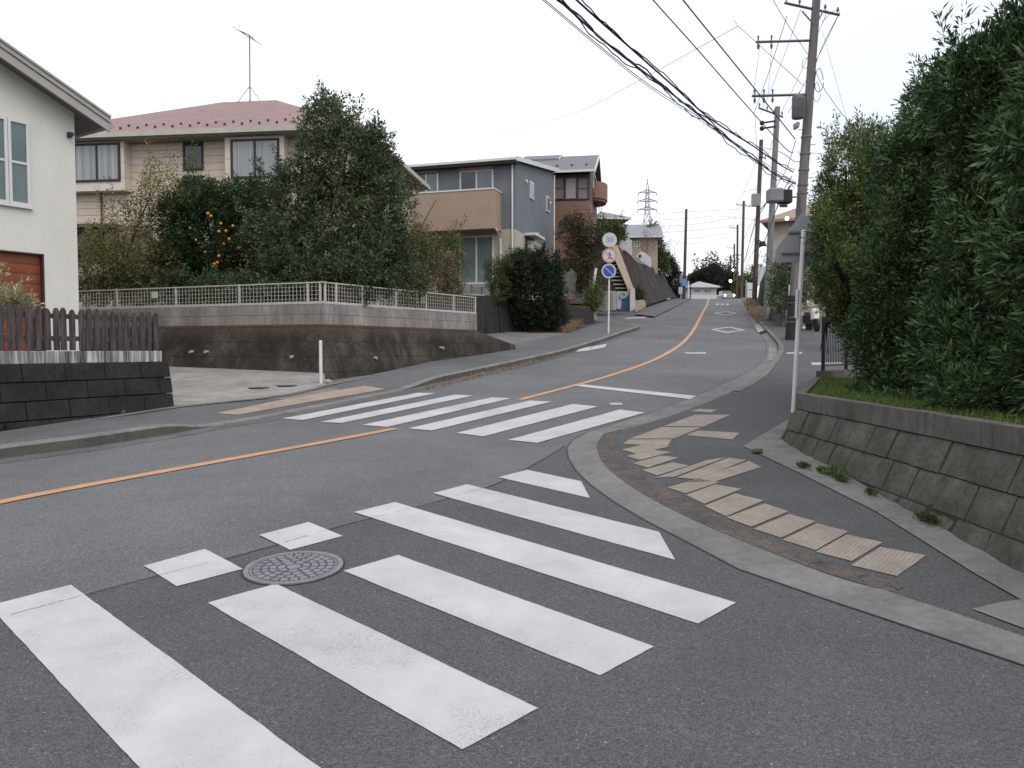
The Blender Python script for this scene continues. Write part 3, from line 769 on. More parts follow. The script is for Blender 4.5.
while u<13:
    L=.395; FRW.box(mb,u+.003,u+L-.003,-.005+R.uniform(-.003,.003),.12,1.037,zr+R.uniform(-.003,.003)); u+=L
u=.125
while u<5.8:
    L=.395; FRT.box(mb,u+.003,u+L-.003,-.005,.115,1.037,zr+R.uniform(-.003,.003)); u+=L
mb.build('cap',CAPC,w,bevel=.005)
# plot soil
mb=MB(); mb.prism([(x,y,.2) for x,y in ((WX+.10,9.5),(WX+.10,-3.5),(22,-3.5),(22,16.5),(6.2,15.3),(5.95,15.0))],(0,0,1.0))
tag(mb.build('garden_ground',plain('hedge_soil',(.05,.045,.03),.95,0,.4,3,.1,.4)),kind='structure')
# pale ledge along the foot of the wall
led=[G(*p,.03) for p in [(743,447),(781,424),(792,418)]]
led2=[G(*p,.03) for p in [(743,447),(800,474),(877,513),(972,573),(1040,612)]]
far_in=[(3.62,9.4),(3.1,-2)]
ldp=[led2[0],led[1],led[2],(3.9,10.2),(3.62,9.3),(3.5,6),(3.5,-1),(led2[4][0]+.4,-1)]+[led2[4],led2[3],led2[2],led2[1]]
sheet('ledge',ldp,lambda x,y:hR(x,y)+.010,LEDGE)
g=[G(*p,.03) for p in [(972,610),(1003,603),(1040,598),(1060,625),(1030,632)]]
sheet('ledge',g,lambda x,y:hR(x,y)+.008,LEDGE)
g=G(757,452,.05); mb=MB(); mb.hexa([(g[0]-.07,g[1]-.04,Z(*g)+.045),(g[0]+.06,g[1]-.05,Z(*g)+.045),(g[0]+.07,g[1]+.03,Z(*g)+.045),(g[0]-.06,g[1]+.05,Z(*g)+.045),(g[0]-.06,g[1]-.03,Z(*g)+.09),(g[0]+.05,g[1]-.04,Z(*g)+.1),(g[0]+.06,g[1]+.02,Z(*g)+.095),(g[0]-.05,g[1]+.04,Z(*g)+.085)])
tag(mb.build('stone',STONE,bevel=.012),'small dark brick fragment lying at the tip of the pale ledge','stone')
# black fence and its block footing
FB=Frame((6.13,15.15),(.62,.78)); zfb=1.235
mb=MB(); FB.box(mb,-.12,3.4,-.1,.1,.7,1.36); tag(mb.build('footing_wall',CAPC,bevel=.006),'low brown block footing under the black bar fence beside the grass','wall')
bf=thing('bar_fence',FB.p(0,0,1.36),'black metal bar fence on the block footing at the far end of the hedge','fence')
BLKM=plain('black_metal',(.012,.012,.013),.5,0,.1)
for uu in (0,1.6,3.2):
    mb=MB(); FB.box(mb,uu-.03,uu+.03,-.03,.03,1.355,2.42); mb.build('post',BLKM,bf)
mb=MB(); FB.box(mb,.03,3.2,-.015,.015,2.28,2.31); mb.build('rail',BLKM,bf)
mb=MB(); FB.box(mb,.03,3.2,-.015,.015,1.45,1.48); mb.build('rail',BLKM,bf)
for i in range(1,28):
    if i in (14,): continue
    uu=i*.115; mb=MB(); FB.box(mb,uu-.006,uu+.006,-.006,.006,1.48,2.28); mb.build('bar',BLKM,bf)

# ================================================================== BUILDINGS
def glass(name,col,rough=.08):
    s=NT(name); n=s.noise(.9,4,.6); c=s.ramp(n,[(.3,tuple(k*.7 for k in col)),(.7,tuple(k*1.3 for k in col))]); return s.done(c,rough,0,.6)
GLASSDK=glass('window_glass_dark',(.035,.042,.045)); GLASSBL=glass('window_glass_bluegrey',(.13,.165,.17)); GLASSGR=glass('window_glass_grey',(.10,.13,.14))
def curtainmat():
    s=NT('curtained_glass'); d=s.n.new('ShaderNodeVectorMath'); d.operation='DOT_PRODUCT'; s.link(s.pos,d.inputs[0]); d.inputs[1].default_value=(.992,-.124,0)
    w_=s.noise(1,3,.6,vec=None); 
    comb=s.n.new('ShaderNodeCombineXYZ'); s.link(s.math('MULTIPLY',d.outputs['Value'],6.5),comb.inputs[0]); f=s.noise(1.0,4,.7,vec=comb.outputs[0])
    c=s.ramp(f,[(.3,(.09,.11,.12)),(.5,(.24,.265,.275)),(.7,(.40,.42,.42))]); return s.done(c,.15,0,.5)
CURT=curtainmat()
BRONZE=plain('bronze_window_frame',(.035,.025,.022),.5,0,.1); WFR=plain('white_window_frame',(.55,.56,.55),.5,0,.06)
def window(fr,root,px,v,frame_mat,glass_mat,ft=.05,mull=1,proud=.04,trans=None,name='window',rect=None,frac=None):
    u0,u1,z0,z1=rect or fr.rect(*px,v)
    mb=MB(); a=v-proud; b=v+.02
    fr.box(mb,u0,u1,a,b,z0,z0+ft); fr.box(mb,u0,u1,a,b,z1-ft,z1); fr.box(mb,u0,u0+ft,a,b,z0+ft,z1-ft); fr.box(mb,u1-ft,u1,a,b,z0+ft,z1-ft)
    for i in range(1,mull+1):
        um=u0+(u1-u0)*((frac[i-1]) if frac else i/(mull+1)); fr.box(mb,um-ft/2,um+ft/2,a+.004,b,z0+ft,z1-ft)
    for t in (trans or []):
        zm=z0+(z1-z0)*t; fr.box(mb,u0+ft,u1-ft,a+.008,b,zm-ft*.4,zm+ft*.4)
    f=mb.build(name,frame_mat,root)
    for i in range(mull+1):
        e=[0]+[(frac[k] if frac else (k+1)/(mull+1)) for k in range(mull)]+[1]
        mb=MB(); fr.box(mb,u0+(u1-u0)*e[i]+ft*.5,u0+(u1-u0)*e[i+1]-ft*.5,v-proud*.45,v+.01,z0+ft*.9,z1-ft*.9); 
        mb.build('pane',glass_mat[i%len(glass_mat)] if isinstance(glass_mat,(list,tuple)) else glass_mat,f)
    return f
def siding(name,u,col,ch,cw=None,depth=.25,dark=.55,var=.1,brick=False):
    s=NT(name); vec=s.facade(u)
    b=s.n.new('ShaderNodeTexBrick'); s.link(vec,b.inputs['Vector']); b.inputs['Scale'].default_value=1
    b.inputs['Brick Width'].default_value=cw or 3.0; b.inputs['Row Height'].default_value=ch; b.inputs['Mortar Size'].default_value=ch*.05 if not brick else ch*.07
    b.inputs['Mortar Smooth'].default_value=.3; b.inputs['Bias'].default_value=0
    b.inputs['Color1'].default_value=(*[k*(1-var) for k in col],1); b.inputs['Color2'].default_value=(*[min(1,k*(1+var)) for k in col],1); b.inputs['Mortar'].default_value=(*[k*dark for k in col],1)
    c=s.mix(.4,b.outputs['Color'],s.ramp(s.noise(1.1,5,.65,vec=s.mapping((1,1,.4))),[(.3,.38),(.7,.58)]),'OVERLAY')
    s.bump(b.outputs['Fac'],depth,-.01); return s.done(c,.8,0,.25)
# ---- white house with the red garage door (left edge)
uw=Vector((-.535,-.845)); FWH=Frame((-8.98,16),uw,(-.845,.535))
zg=1.70; wh=thing('house',FWH.p(0,0,zg),'white brick-tiled house with a grey sloping gable roof and a red-brown garage door','house')
WH=siding('white_tile_siding',uw,(.60,.595,.56),.07,.24,.25,.93,.012,True)
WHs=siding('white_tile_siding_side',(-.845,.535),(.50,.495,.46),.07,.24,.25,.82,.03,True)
ze=6.62; sl=.43; half=4.6
ga=FWH.rect(-40,249,46,330)
gu1=FWH.at(46); gu0=gu1+2.6; gz=FWH.z(30,252.5)
# front wall pieced around the garage door
mb=MB()
fr=FWH
mb.prism([fr.p(0,0,zg),fr.p(gu1,0,zg),fr.p(gu1,0,gz),fr.p(gu0,0,gz),fr.p(gu0,0,zg),fr.p(2*half,0,zg),fr.p(2*half,0,ze),fr.p(half,0,ze+half*sl),fr.p(0,0,ze)],tuple(fr.v*.2)+(0,))
mb.build('wall',WH,wh)
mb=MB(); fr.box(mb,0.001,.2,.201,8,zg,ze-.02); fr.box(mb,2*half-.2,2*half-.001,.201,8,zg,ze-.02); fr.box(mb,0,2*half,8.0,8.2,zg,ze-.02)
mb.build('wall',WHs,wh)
# roof: two thick slabs with overhang
RGREY=plain('grey_metal_roof',(.16,.155,.15),.5,0,.08,4,.4); RBAND=plain('grey_rake_board',(.33,.32,.30),.6,0,.06,4)
ov=.48; ro=.42
def slab(mb,ua,za,ub,zb,v0,v1,th):
    mb.hexa([fr.p(ua,v0,za),fr.p(ub,v0,zb),fr.p(ub,v1,zb),fr.p(ua,v1,za),fr.p(ua,v0,za+th),fr.p(ub,v0,zb+th),fr.p(ub,v1,zb+th),fr.p(ua,v1,za+th)])
mb=MB(); slab(mb,-ov,ze-ov*sl,half,ze+half*sl,-ro,8.5,.16); slab(mb,2*half+ov,ze-ov*sl,half+.001,ze+half*sl,-ro,8.5,.16); mb.build('roof',RGREY,wh)
mb=MB()
for (th0,th1,vv) in ((-.12,.05,-ro-.03),(.06,.15,-ro-.06),(.155,.20,-ro-.09)):
    for s_ in (0,1):
        a,b=((-ov-.01,half) if not s_ else (2*half+ov+.01,half))
        mb.hexa([fr.p(a,vv,ze-ov*sl+th0),fr.p(b,vv,ze+half*sl+th0),fr.p(b,-ro+.02,ze+half*sl+th0),fr.p(a,-ro+.02,ze-ov*sl+th0),fr.p(a,vv,ze-ov*sl+th1),fr.p(b,vv,ze+half*sl+th1),fr.p(b,-ro+.02,ze+half*sl+th1),fr.p(a,-ro+.02,ze-ov*sl+th1)])
mb.build('rake_board',RBAND,wh)
mb=MB(); mb.tube([fr.p(-ov-.05,-ro,ze-ov*sl+.02),fr.p(-ov-.05,8.4,ze-ov*sl+.02)],.06,10); mb.build('gutter',RBAND,wh)
# garage door
s=NT('red_shutter'); sep=s.n.new('ShaderNodeSeparateXYZ'); s.link(s.pos,sep.inputs[0]); w_=s.math('FRACT',s.math('MULTIPLY',sep.outputs['Z'],5.2))
c=s.ramp(w_,[(.0,(.07,.018,.009)),(.12,(.18,.045,.018)),(.9,(.24,.062,.024)),(1,(.08,.02,.01))]); c=s.mix(.5,c,s.ramp(s.noise(2.5,5,.7),[(.3,.36),(.7,.6)]),'OVERLAY'); s.bump(w_,.3,.02); RED=s.done(c,.45,0,.4)
mb=MB(); fr.box(mb,gu1+.03,gu0-.03,.10,.14,zg,gz-.03); gd=mb.build('garage_door',RED,wh)
mb=MB(); fr.box(mb,gu1,gu1+.03,-.01,.14,zg,gz); fr.box(mb,gu1,gu0,-.01,.14,gz-.03,gz+.0); mb.build('door_frame',plain('brown_trim',(.05,.028,.022),.6),wh)
# tall white window in four lights
u0=FWH.at(28.7,0,160); u1=u0+.80; z0=FWH.z(14,204); z1=FWH.z(14,118)
PALEG=glass('window_glass_teal',(.09,.13,.13),.1)
for (a,b) in ((u0,u0+.385),(u0+.395,u0+.78)):
    window(fr,wh,None,0,WFR,[PALEG],.055,0,.05,trans=[.5],rect=(a,b,z0,z1))
mb=MB(); fr.box(mb,u0-.03,u1+.0,-.07,0,z0-.05,z0-.002); mb.build('sill',WFR,wh)
mb=MB(); mb.box(0,0.001,0,0.001,0,0.001) if False else fr.box(mb,.10,.16,-.10,-.001,FWH.z(70,137),FWH.z(70,132)); fr.box(mb,.11,.15,-.18,-.10,FWH.z(70,136.5),FWH.z(70,133)); mb.build('security_light',plain('dark_fitting',(.04,.04,.04),.5),wh)

# ---- pink-beige house
FP=Frame((-16.9,26.75),(.992,-.124)); ph=thing('house',FP.p(5,0,2.75),'cream clapboard house with a pink hipped roof behind the orange tree','house')
LP=11.6; zpe=8.78
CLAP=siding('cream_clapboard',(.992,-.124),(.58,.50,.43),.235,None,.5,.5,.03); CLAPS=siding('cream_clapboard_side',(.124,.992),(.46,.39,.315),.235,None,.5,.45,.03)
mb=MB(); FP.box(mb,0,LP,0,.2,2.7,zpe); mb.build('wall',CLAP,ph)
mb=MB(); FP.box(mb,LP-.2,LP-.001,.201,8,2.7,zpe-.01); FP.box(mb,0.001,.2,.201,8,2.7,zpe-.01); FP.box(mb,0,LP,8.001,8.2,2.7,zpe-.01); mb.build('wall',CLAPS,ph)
s=NT('pink_roof'); vv=s.noise(2,5,.65); sep=s.n.new('ShaderNodeSeparateXYZ'); s.link(s.pos,sep.inputs[0]); w_=s.math('FRACT',s.math('MULTIPLY',sep.outputs['Z'],7.5))
c=s.ramp(vv,[(.3,(.205,.135,.130)),(.7,(.265,.180,.172))]); c=s.mix(s.math('MULTIPLY',s.ramp(w_,[(.0,1),(.16,0)]),.35),c,(.2,.13,.125)); s.bump(w_,.4,.02); PINK=s.done(c,.75)
o=.62
e=[FP.p(-o,-o,zpe),FP.p(LP+o,-o,zpe),FP.p(LP+o,8.2+o,zpe),FP.p(-o,8.2+o,zpe)]
r0=P(222,102.2,30.3); r1=P(276,100,29.6)
et=[(a,b,c_+.14) for a,b,c_ in e]
mb=MB(); mb.add(et+[r0,r1]+e,[(0,1,5,4),(1,2,5),(2,3,4,5),(3,0,4),(0,6,7,1),(1,7,8,2),(2,8,9,3),(3,9,6,0),(9,8,7,6)]); mb.build('roof',PINK,ph)
GUT=plain('eave_gutter_cream',(.42,.40,.36),.5,0,.1)
mb=MB()
FP.box(mb,-o-.08,LP+o+.08,-o-.12,-o-.002,zpe-.03,zpe+.13); FP.box(mb,LP+o+.002,LP+o+.12,-o-.12,8.2+o,zpe-.03,zpe+.13); mb.build('gutter',GUT,ph)
mb=MB(); FP.box(mb,-o,LP+o,-o,-.001,zpe-.07,zpe-.002); mb.build('fascia',plain('cream_soffit',(.30,.27,.24),.8),ph)
# snow guards (two rows of dark hooks)
hook=plain('dark_hook',(.03,.02,.02),.6)
for i in range(22):
    px=116+i*8.6
    for dv,dy in (((.0,0),) if i%2 else ((.35,0),)):
        uu=FP.at(px,-.2+dv); q=FP.p(uu,-.2+dv,0); t=(-.2+dv+o)/( (Vector(r0[:2])-FP.o).dot(FP.v)+o)
        z_=zpe+.14+(r0[2]-zpe-.14)*t; mb=MB(); FP.box(mb,uu-.03,uu+.03,-.2+dv,-.15+dv,z_-.02,z_+.09); mb.build('snow_guard',hook,ph)
BAYW=siding('bay_cream',(.992,-.124),(.60,.54,.47),.5,None,.2,.8,.02)
# bay windows upstairs
for (x0,y0,x1,y1,bx0,bx1,zb_) in ((74,143.5,120.5,182,60,124,191),(231,139,279.5,178.5,225,284,190)):
    v=-.38; u0,u1=FP.at(bx0,v,160),FP.at(bx1,v,160); zz0=FP.z((x0+x1)/2,zb_,v); zz1=zpe-.07
    mb=MB(); FP.box(mb,u0,u1,v,-.002,zz0,zz1-.002); bw=mb.build('bay_window',BAYW,ph)
    f=window(FP,bw,(x0,y0,x1,y1),v,BRONZE,CURT,.07,1,.04,frac=[.5])
mb=MB(); 
window(FP,ph,(183.5,142.5,203.5,170.5),0,BRONZE,[GLASSDK],.06,0,.05)
window(FP,ph,(183.5,176,203.5,196),0,BRONZE,[GLASSDK],.06,0,.05)
window(FP,ph,(78,231,120,262),0,BRONZE,[GLASSDK,GLASSDK],.07,1,.05)
mb=MB(); FP.box(mb,FP.at(60),FP.at(126),-.5,-.002,FP.z(100,229.5),FP.z(100,226)); mb.build('lintel_hood',plain('dark_hood',(.09,.07,.06),.7),ph)
BRN=siding('brown_brick_chimney',(.992,-.124),(.19,.145,.115),.12,.3,.4,.6,.2,True)
mb=MB(); FP.box(mb,FP.at(121,-.3),FP.at(150,-.3),-.3,-.003,2.7,FP.z(135,226,-.3)); mb.build('brick_pier',BRN,ph)
mb=MB(); mb.tube([FP.p(.0,-o-.2,zpe+.05),FP.p(3.0,-.05,zpe-.3),FP.p(3.0,-.05,3)],.03,8); mb.build('downpipe',BRONZE,ph)
# antenna
ap=P(250,101,29.9); a=thing('antenna',ap,'thin grey television antenna on a tall mast standing on the pink roof ridge','antenna')
AM=plain('galvanised_pole',(.20,.20,.20),.5,.3,.1)
zt_=P(250,35,29.9)[2]; mb=MB(); mb.tube([ap,(ap[0]+.02,ap[1],zt_)],.028,8); mb.build('mast',AM,a)
mb=MB()
for dx,dy in ((-.5,-.1),(.5,.1),(.15,-.5)): mb.tube([(ap[0]+dx,ap[1]+dy,ap[2]-.15),(ap[0],ap[1],ap[2]+.55)],.014,6)
mb.build('stay',AM,a)
q0=P(239,30.5,29.9); q1=P(256,41.5,29.9); mb=MB(); mb.tube([q0,(ap[0]+.02,ap[1],zt_),q1],.02,6)
bo=Vector(q1)-Vector(q0)
mb.build('boom',AM,a)
mb=MB()
for i in range(9):
    c_=Vector(q0)+bo*(.05+i*.11); mb.tube([c_+Vector((.18,.28,-.05)),c_-Vector((.18,.28,-.05))],.010,5)
mb.build('element',AM,a)

# ---- grey and beige house with balcony
uG=Vector((-.957,.29)); vG=Vector((.29,.957)); OG=(.148,38.0)
FG=Frame(OG,uG,vG); FGS=Frame(OG,vG,(-vG.y,vG.x))
gh=thing('house',(OG[0],OG[1],4.0),'blue-grey and cream two-storey house with a wide brown balcony and lean-to roof','house')
GREYU=siding('bluegrey_siding_front',uG,(.175,.195,.215),9,.45,.3,.8,.03); GREYS=siding('bluegrey_siding_side',vG,(.185,.205,.228),9,.45,.3,.8,.03)
CREAMF=siding('cream_siding_front',uG,(.44,.395,.325),9,.45,.25,.85,.03); CREAMS=siding('cream_siding_side',vG,(.47,.43,.36),9,.45,.25,.85,.03)
zf=4.15; zm=FG.z(512,229); zr0=10.98; LG=10.6
zms=FGS.z(551,249); dS=FGS.at(553.5,0,210)
zr1=zr0+1.2
mb=MB(); FG.box(mb,0,LG,0,.2,zf,zm); mb.build('lower_wall',CREAMF,gh)
mb=MB(); FG.box(mb,0,LG,0,.2,zm+.002,zr0); mb.build('upper_wall',GREYU,gh)
# side wall: cream below the slanting colour line, grey above
pS=lambda u,z,v=0: FGS.p(u,v,z)
mb=MB(); mb.prism([pS(.201,zf),pS(dS,zf),pS(dS,FGS.z(551,251)),pS(.201,FGS.z(516,229.5))],tuple(FGS.v*.2)+(0,)); mb.build('lower_wall',CREAMS,gh)
mb=MB(); mb.prism([pS(.201,FGS.z(516,229.5)+.003),pS(dS,FGS.z(551,251)+.003),pS(dS,zr1),pS(.201,zr0)],tuple(FGS.v*.2)+(0,)); mb.build('upper_wall',GREYS,gh)
mb=MB(); FG.box(mb,0.3,LG,dS,dS+.2,zf,zr1-.05); FG.box(mb,LG-.2,LG-.001,.201,dS,zf,zr0); mb.build('rear_wall',GREYU,gh)
ROOFD=plain('dark_slate_roof',(.075,.078,.085),.6,0,.12,6)
mb=MB(); fr=FG
def slab2(fr,mb,u0,u1,v0,z0,v1,z1,th):
    mb.hexa([fr.p(u0,v0,z0),fr.p(u1,v0,z0),fr.p(u1,v1,z1),fr.p(u0,v1,z1),fr.p(u0,v0,z0+th),fr.p(u1,v0,z0+th),fr.p(u1,v1,z1+th),fr.p(u0,v1,z1+th)])
slab2(FG,mb,-.2,LG+.4,-.5,zr0-.07,dS+.45,zr1+.09,.10); mb.build('roof',ROOFD,gh)
mb=MB(); slab2(FG,mb,-.25,-.202,-.54,zr0-.10,dS+.5,zr1+.06,.22); mb.build('rake_board',WFR,gh)
mb=MB(); FG.box(mb,-.25,LG+.4,-.58,-.502,zr0-.05,zr0+.07); mb.build('gutter',WFR,gh)
mb=MB(); FG.box(mb,-.19,LG+.4,-.5,-.001,zr0-.17,zr0-.075); mb.build('soffit',plain('dark_soffit2',(.045,.042,.042),.8),gh)
# balcony
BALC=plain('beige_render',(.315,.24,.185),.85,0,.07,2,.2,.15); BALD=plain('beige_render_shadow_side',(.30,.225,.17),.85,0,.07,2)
vb=-1.2
bu0=FG.at(494,vb,210); bu1=LG-.3; bz0=FG.z(470,229.5,vb); bz1=FG.z(470,190.5,vb)
mb=MB(); FG.box(mb,bu0,bu1,vb,vb+.12,bz0,bz1); FG.box(mb,bu0,bu0+.12,vb+.121,-.001,bz0,bz1); FG.box(mb,bu1-.12,bu1,vb+.121,-.001,bz0,bz1)
bal=mb.build('balcony',BALC,gh,bevel=.01)
mb=MB(); FG.box(mb,bu0+.121,bu1-.121,vb+.121,-.001,bz0+.02,bz0+.2); mb.build('floor',BALD,bal)
mb=MB(); FG.box(mb,bu0-.03,bu1+.03,vb-.03,vb+.15,bz1+.001,bz1+.07); FG.box(mb,bu0-.03,bu0+.15,vb+.151,-.001,bz1+.001,bz1+.07); mb.build('coping',WFR,bal)
window(FG,gh,(460,170,493.5,200),0,WFR,[GLASSGR,GLASSDK],.07,1,.05)
window(FG,gh,(414,170,438.5,200),0,WFR,[GLASSGR,GLASSDK],.07,1,.05)
SHB=plain('brown_shutter_box',(.20,.15,.125),.7)
for a,b in ((459.5,494),(413.5,439)):
    mb=MB(); FG.box(mb,FG.at(a),FG.at(b),-.13,-.055,FG.z(476,170.5),FG.z(476,164)); mb.build('shutter_box',SHB,gh)
window(FG,gh,(459.5,236,494,284),0,WFR,[GLASSBL,GLASSBL],.08,1,.06)
mb=MB(); FG.box(mb,FG.at(456),FG.at(496),-.5,-.062,zf-.25,FG.z(476,285)); mb.build('step',PALE,gh)
PIPEW=plain('white_pipe',(.60,.60,.58),.45,0,.05)
for uu,vv_,za,zb_ in ((.12,-.06,zf,zr0-.2),):
    mb=MB(); mb.tube([FG.p(uu,vv_,za),FG.p(uu,vv_,zb_),FG.p(uu,vv_-.25,zb_+.25)],.045,8); mb.build('downpipe',PIPEW,gh)
mb=MB(); q=FG.at(499,-.5); mb.tube([FG.p(q,-.9,bz0-.0),FG.p(q+.03,-.15,bz0-.3),FG.p(q+.03,-.06,zf)],.045,8); mb.build('downpipe',PIPEW,gh)
for px in ((529.5,182,533,199),(546,197,549,212)):
    u0,u1,z0,z1=FGS.rect(*px,0); mb=MB(); FGS.box(mb,u0,u1,-.06,-.001,z0,z1); wf=mb.build('side_window',WFR,gh)
    mb=MB(); FGS.box(mb,u0+.08,u1-.08,-.07,-.061,z0+.08,z1-.08); mb.build('pane',GLASSBL,wf)
u0,u1,z0,z1=FGS.rect(525.5,238,532.5,262,0); mb=MB(); FGS.box(mb,u0,u1,-.08,-.001,z0,z1); wf=mb.build('side_window',BRONZE,gh)
mb=MB(); FGS.box(mb,u0+.08,u1-.08,-.09,-.081,z0+.08,z1-.08); mb.build('pane',GLASSDK,wf)
mb=MB(); FGS.box(mb,FGS.at(524),FGS.at(534),-.6,-.001,FGS.z(529,238),FGS.z(529,235.5)); mb.build('door_hood',WFR,gh)
for (x,y) in ((525.5,181.5),(536.5,234.5),(549,203)):
    uu=FGS.at(x); mb=MB(); mb.disc(FGS.p(uu,-.05,FGS.z(x,y)),tuple(-FGS.v)+(0,),.10,.1,14); mb.build('vent_cap',WFR,gh)
for dz in (0,):
    mb=MB(); mb.tube([pS(dS-.05,zf,-.05),pS(dS-.05,zr1-.2,-.05)],.05,8); mb.build('downpipe',PIPEW,gh)
# lot of the grey house: raised ground held by a dark wall
LOTW=plain('charcoal_wall',(.035,.035,.037),.9,0,.2,5,.15)
lot=[Vector((-1.3,33.2)),Vector((2.45,38.4)),Vector((4.1,40.6)),Vector((4.8,50)),Vector((-14,54)),Vector((-16,41)),Vector((-3.8,38.0)),Vector((-3.4,31.8))]
mb=MB(); mb.prism([(p.x,p.y,1.0) for p in lot],(0,0,3.05)); tag(mb.build('garden_ground',GRASSY),kind='structure')
lw=thing('retaining_wall',(1.5,34.5,2.5),'charcoal grey retaining wall running up behind the big round bush','retaining wall')
mb=MB()
def wallseg(mb,a,b,z0a,z0b,z1a,z1b,th,out):
    a=Vector(a);b=Vector(b);n=Vector(((b-a).y,-(b-a).x)).normalized()
    mb.hexa([tuple(a+n*out)+(z0a,),tuple(b+n*out)+(z0b,),tuple(b-n*th)+(z0b,),tuple(a-n*th)+(z0a,),tuple(a)+(z1a,),tuple(b)+(z1b,),tuple(b-n*th)+(z1b,),tuple(a-n*th)+(z1a,)])
wallseg(mb,(-3.4,31.6),(-1.16,33.0),1.5,1.6,4.08,4.08,.2,.1)
wallseg(mb,(-1.16,33.0),(2.62,38.2),1.4,2,4.10,4.10,.2,.15)
wallseg(mb,(2.62,38.2),(4.27,40.4),2,2.4,4.10,3.72,.2,.15)
mb.build('dark_face',LOTW,lw)
mb=MB()
for (a,b,za,zb_) in (((-3.4,31.62),(-1.16,33.02),4.081,4.081),):
    wallseg(mb,a,b,za,zb_,za+.06,zb_+.06,.2,.0)
mb.build('coping',PALE,lw)
# open louvre fence beside the lower window
FLV=Frame((-1.6,32.8),(.62,.78)); lv=thing('low_fence',FLV.p(0,.2,4.06),'low grey slatted fence on the charcoal wall below the sliding window','fence')
mb=MB(); FLV.box(mb,0,2.7,.1,.14,4.48,4.55); FLV.box(mb,0,2.7,.1,.14,4.12,4.16); mb.build('rail',PALE,lv)
for k in range(5):
    mb=MB(); FLV.box(mb,k*.66,k*.66+.06,.141,.20,4.05,4.55); mb.build('post',plain('grey_post',(.12,.12,.12),.6),lv)

# ---- brown brick house behind
uB=Vector((-.985,.17)); vB=Vector((.17,.985)); OB=(P(590,200,47)[0],47.0); FBH=Frame(OB,uB,vB); FBS=Frame(OB,vB,(-vB.y,vB.x))
bh=thing('house',(OB[0],OB[1],5.6),'brown house with an orange brick lower storey, dark cladding and curved brick balcony','house')
OBR=siding('orange_brick',uB,(.225,.135,.105),.16,.4,.3,.75,.12,True); DCL=plain('dark_brown_cladding',(.085,.065,.062),.7,0,.15,5)
zB0=4.6; zB1=FBH.z(575,201); zBe=FBH.z(575,174)
LB=8.0; DB=7.0
mb=MB(); FBH.box(mb,0,LB,0,DB,zB0,zB1); mb.build('lower_wall',OBR,bh)
mb=MB(); mb.hexa([FBH.p(.01,.01,zB1+.002),FBH.p(LB-.01,.01,zB1+.002),FBH.p(LB-.01,DB,zB1+.002),FBH.p(.01,DB,zB1+.002),FBH.p(.01,.01,zBe),FBH.p(LB-.01,.01,zBe),FBH.p(LB-.01,DB,zBe),FBH.p(.01,DB,zBe)])
zrg=P(601,157.5,47+DB/2)[2]
mb.prism([FBH.p(.01,.01,zBe+.001),FBH.p(.01,DB,zBe+.001),FBH.p(.01,DB/2,zrg-.12)],tuple(uB*(LB-.02))+(0,)); mb.build('upper_wall',DCL,bh)
mb=MB()
for s_ in (0,1):
    va,vb_=((-.6,DB/2) if not s_ else (DB+.6,DB/2+.001)); slab2(FBH,mb,-.3,LB+.6,va,zBe-.02,vb_,zrg,.14)
mb.build('roof',plain('grey_slate_roof',(.13,.13,.145),.6,0,.1,6),bh)
mb=MB(); FBH.box(mb,-.32,LB+.6,-.74,-.62,zBe-.04,zBe+.10); mb.build('gutter',WFR,bh)
mb=MB()
for s_ in (0,1):
    va,vb_=((-.62,DB/2) if not s_ else (DB+.62,DB/2)); slab2(FBH,mb,-.36,-.31,va,zBe-.10,vb_,zrg-.08,.24)
mb.build('rake_board',WFR,bh)
for i in range(8):
    mb=MB(); uu=.2+i*.9; va=.5; t=(va+.6)/(DB/2+.6); z_=zBe-.02+(zrg-zBe)*t+.13; FBH.box(mb,uu,uu+.12,va,va+.08,z_,z_+.12); mb.build('snow_guard',hook,bh)
TAUP=plain('taupe_panel',(.20,.165,.15),.7)
window(FBH,bh,(565,177.5,577,199.5),0,DCL,[plain('pale_blind',(.32,.29,.27),.6)],.06,0,.06)
window(FBH,bh,(577.5,177.5,588.5,199.5),0,DCL,[TAUP],.06,0,.07,trans=[.5])
window(FBH,bh,(553,177.5,564.5,199.5),0,DCL,[TAUP],.06,0,.06,trans=[.5])
window(FBH,bh,(560,221,566,232),0,DCL,[GLASSDK],.06,0,.06)
window(FBS,bh,(593,184,599,200),0,WFR,[GLASSGR],.1,0,.06)
# curved balcony on the right side
mb=MB(); cu=FBS.at(593.5); c_=FBS.p(cu+.2,-.05,0); za=FBS.z(597,211); zb_=FBS.z(597,196)
n=18; vs=[];fs=[]
for i in range(n+1):
    q=-math.pi/2+math.pi*i/n; 
    for rr in (1.35,1.23):
        uu=cu+.3+math.sin(q)*rr; vv_=-.02-math.cos(q)*rr*.62
        vs+= [FBS.p(uu,vv_,za),FBS.p(uu,vv_,zb_)]
for i in range(n): a_=i*4; fs+=[(a_,a_+4,a_+5,a_+1),(a_+2,a_+3,a_+7,a_+6),(a_+1,a_+5,a_+7,a_+3),(a_,a_+2,a_+6,a_+4)]
mb.add(vs,fs); fs=[]; vs=[FBS.p(cu+.3+math.sin(-math.pi/2+math.pi*i/n)*1.23,-.02-math.cos(-math.pi/2+math.pi*i/n)*1.23*.62,za-.15) for i in range(n+1)]
mb.prism(vs,(0,0,.2)); mb.build('balcony',OBR,bh)

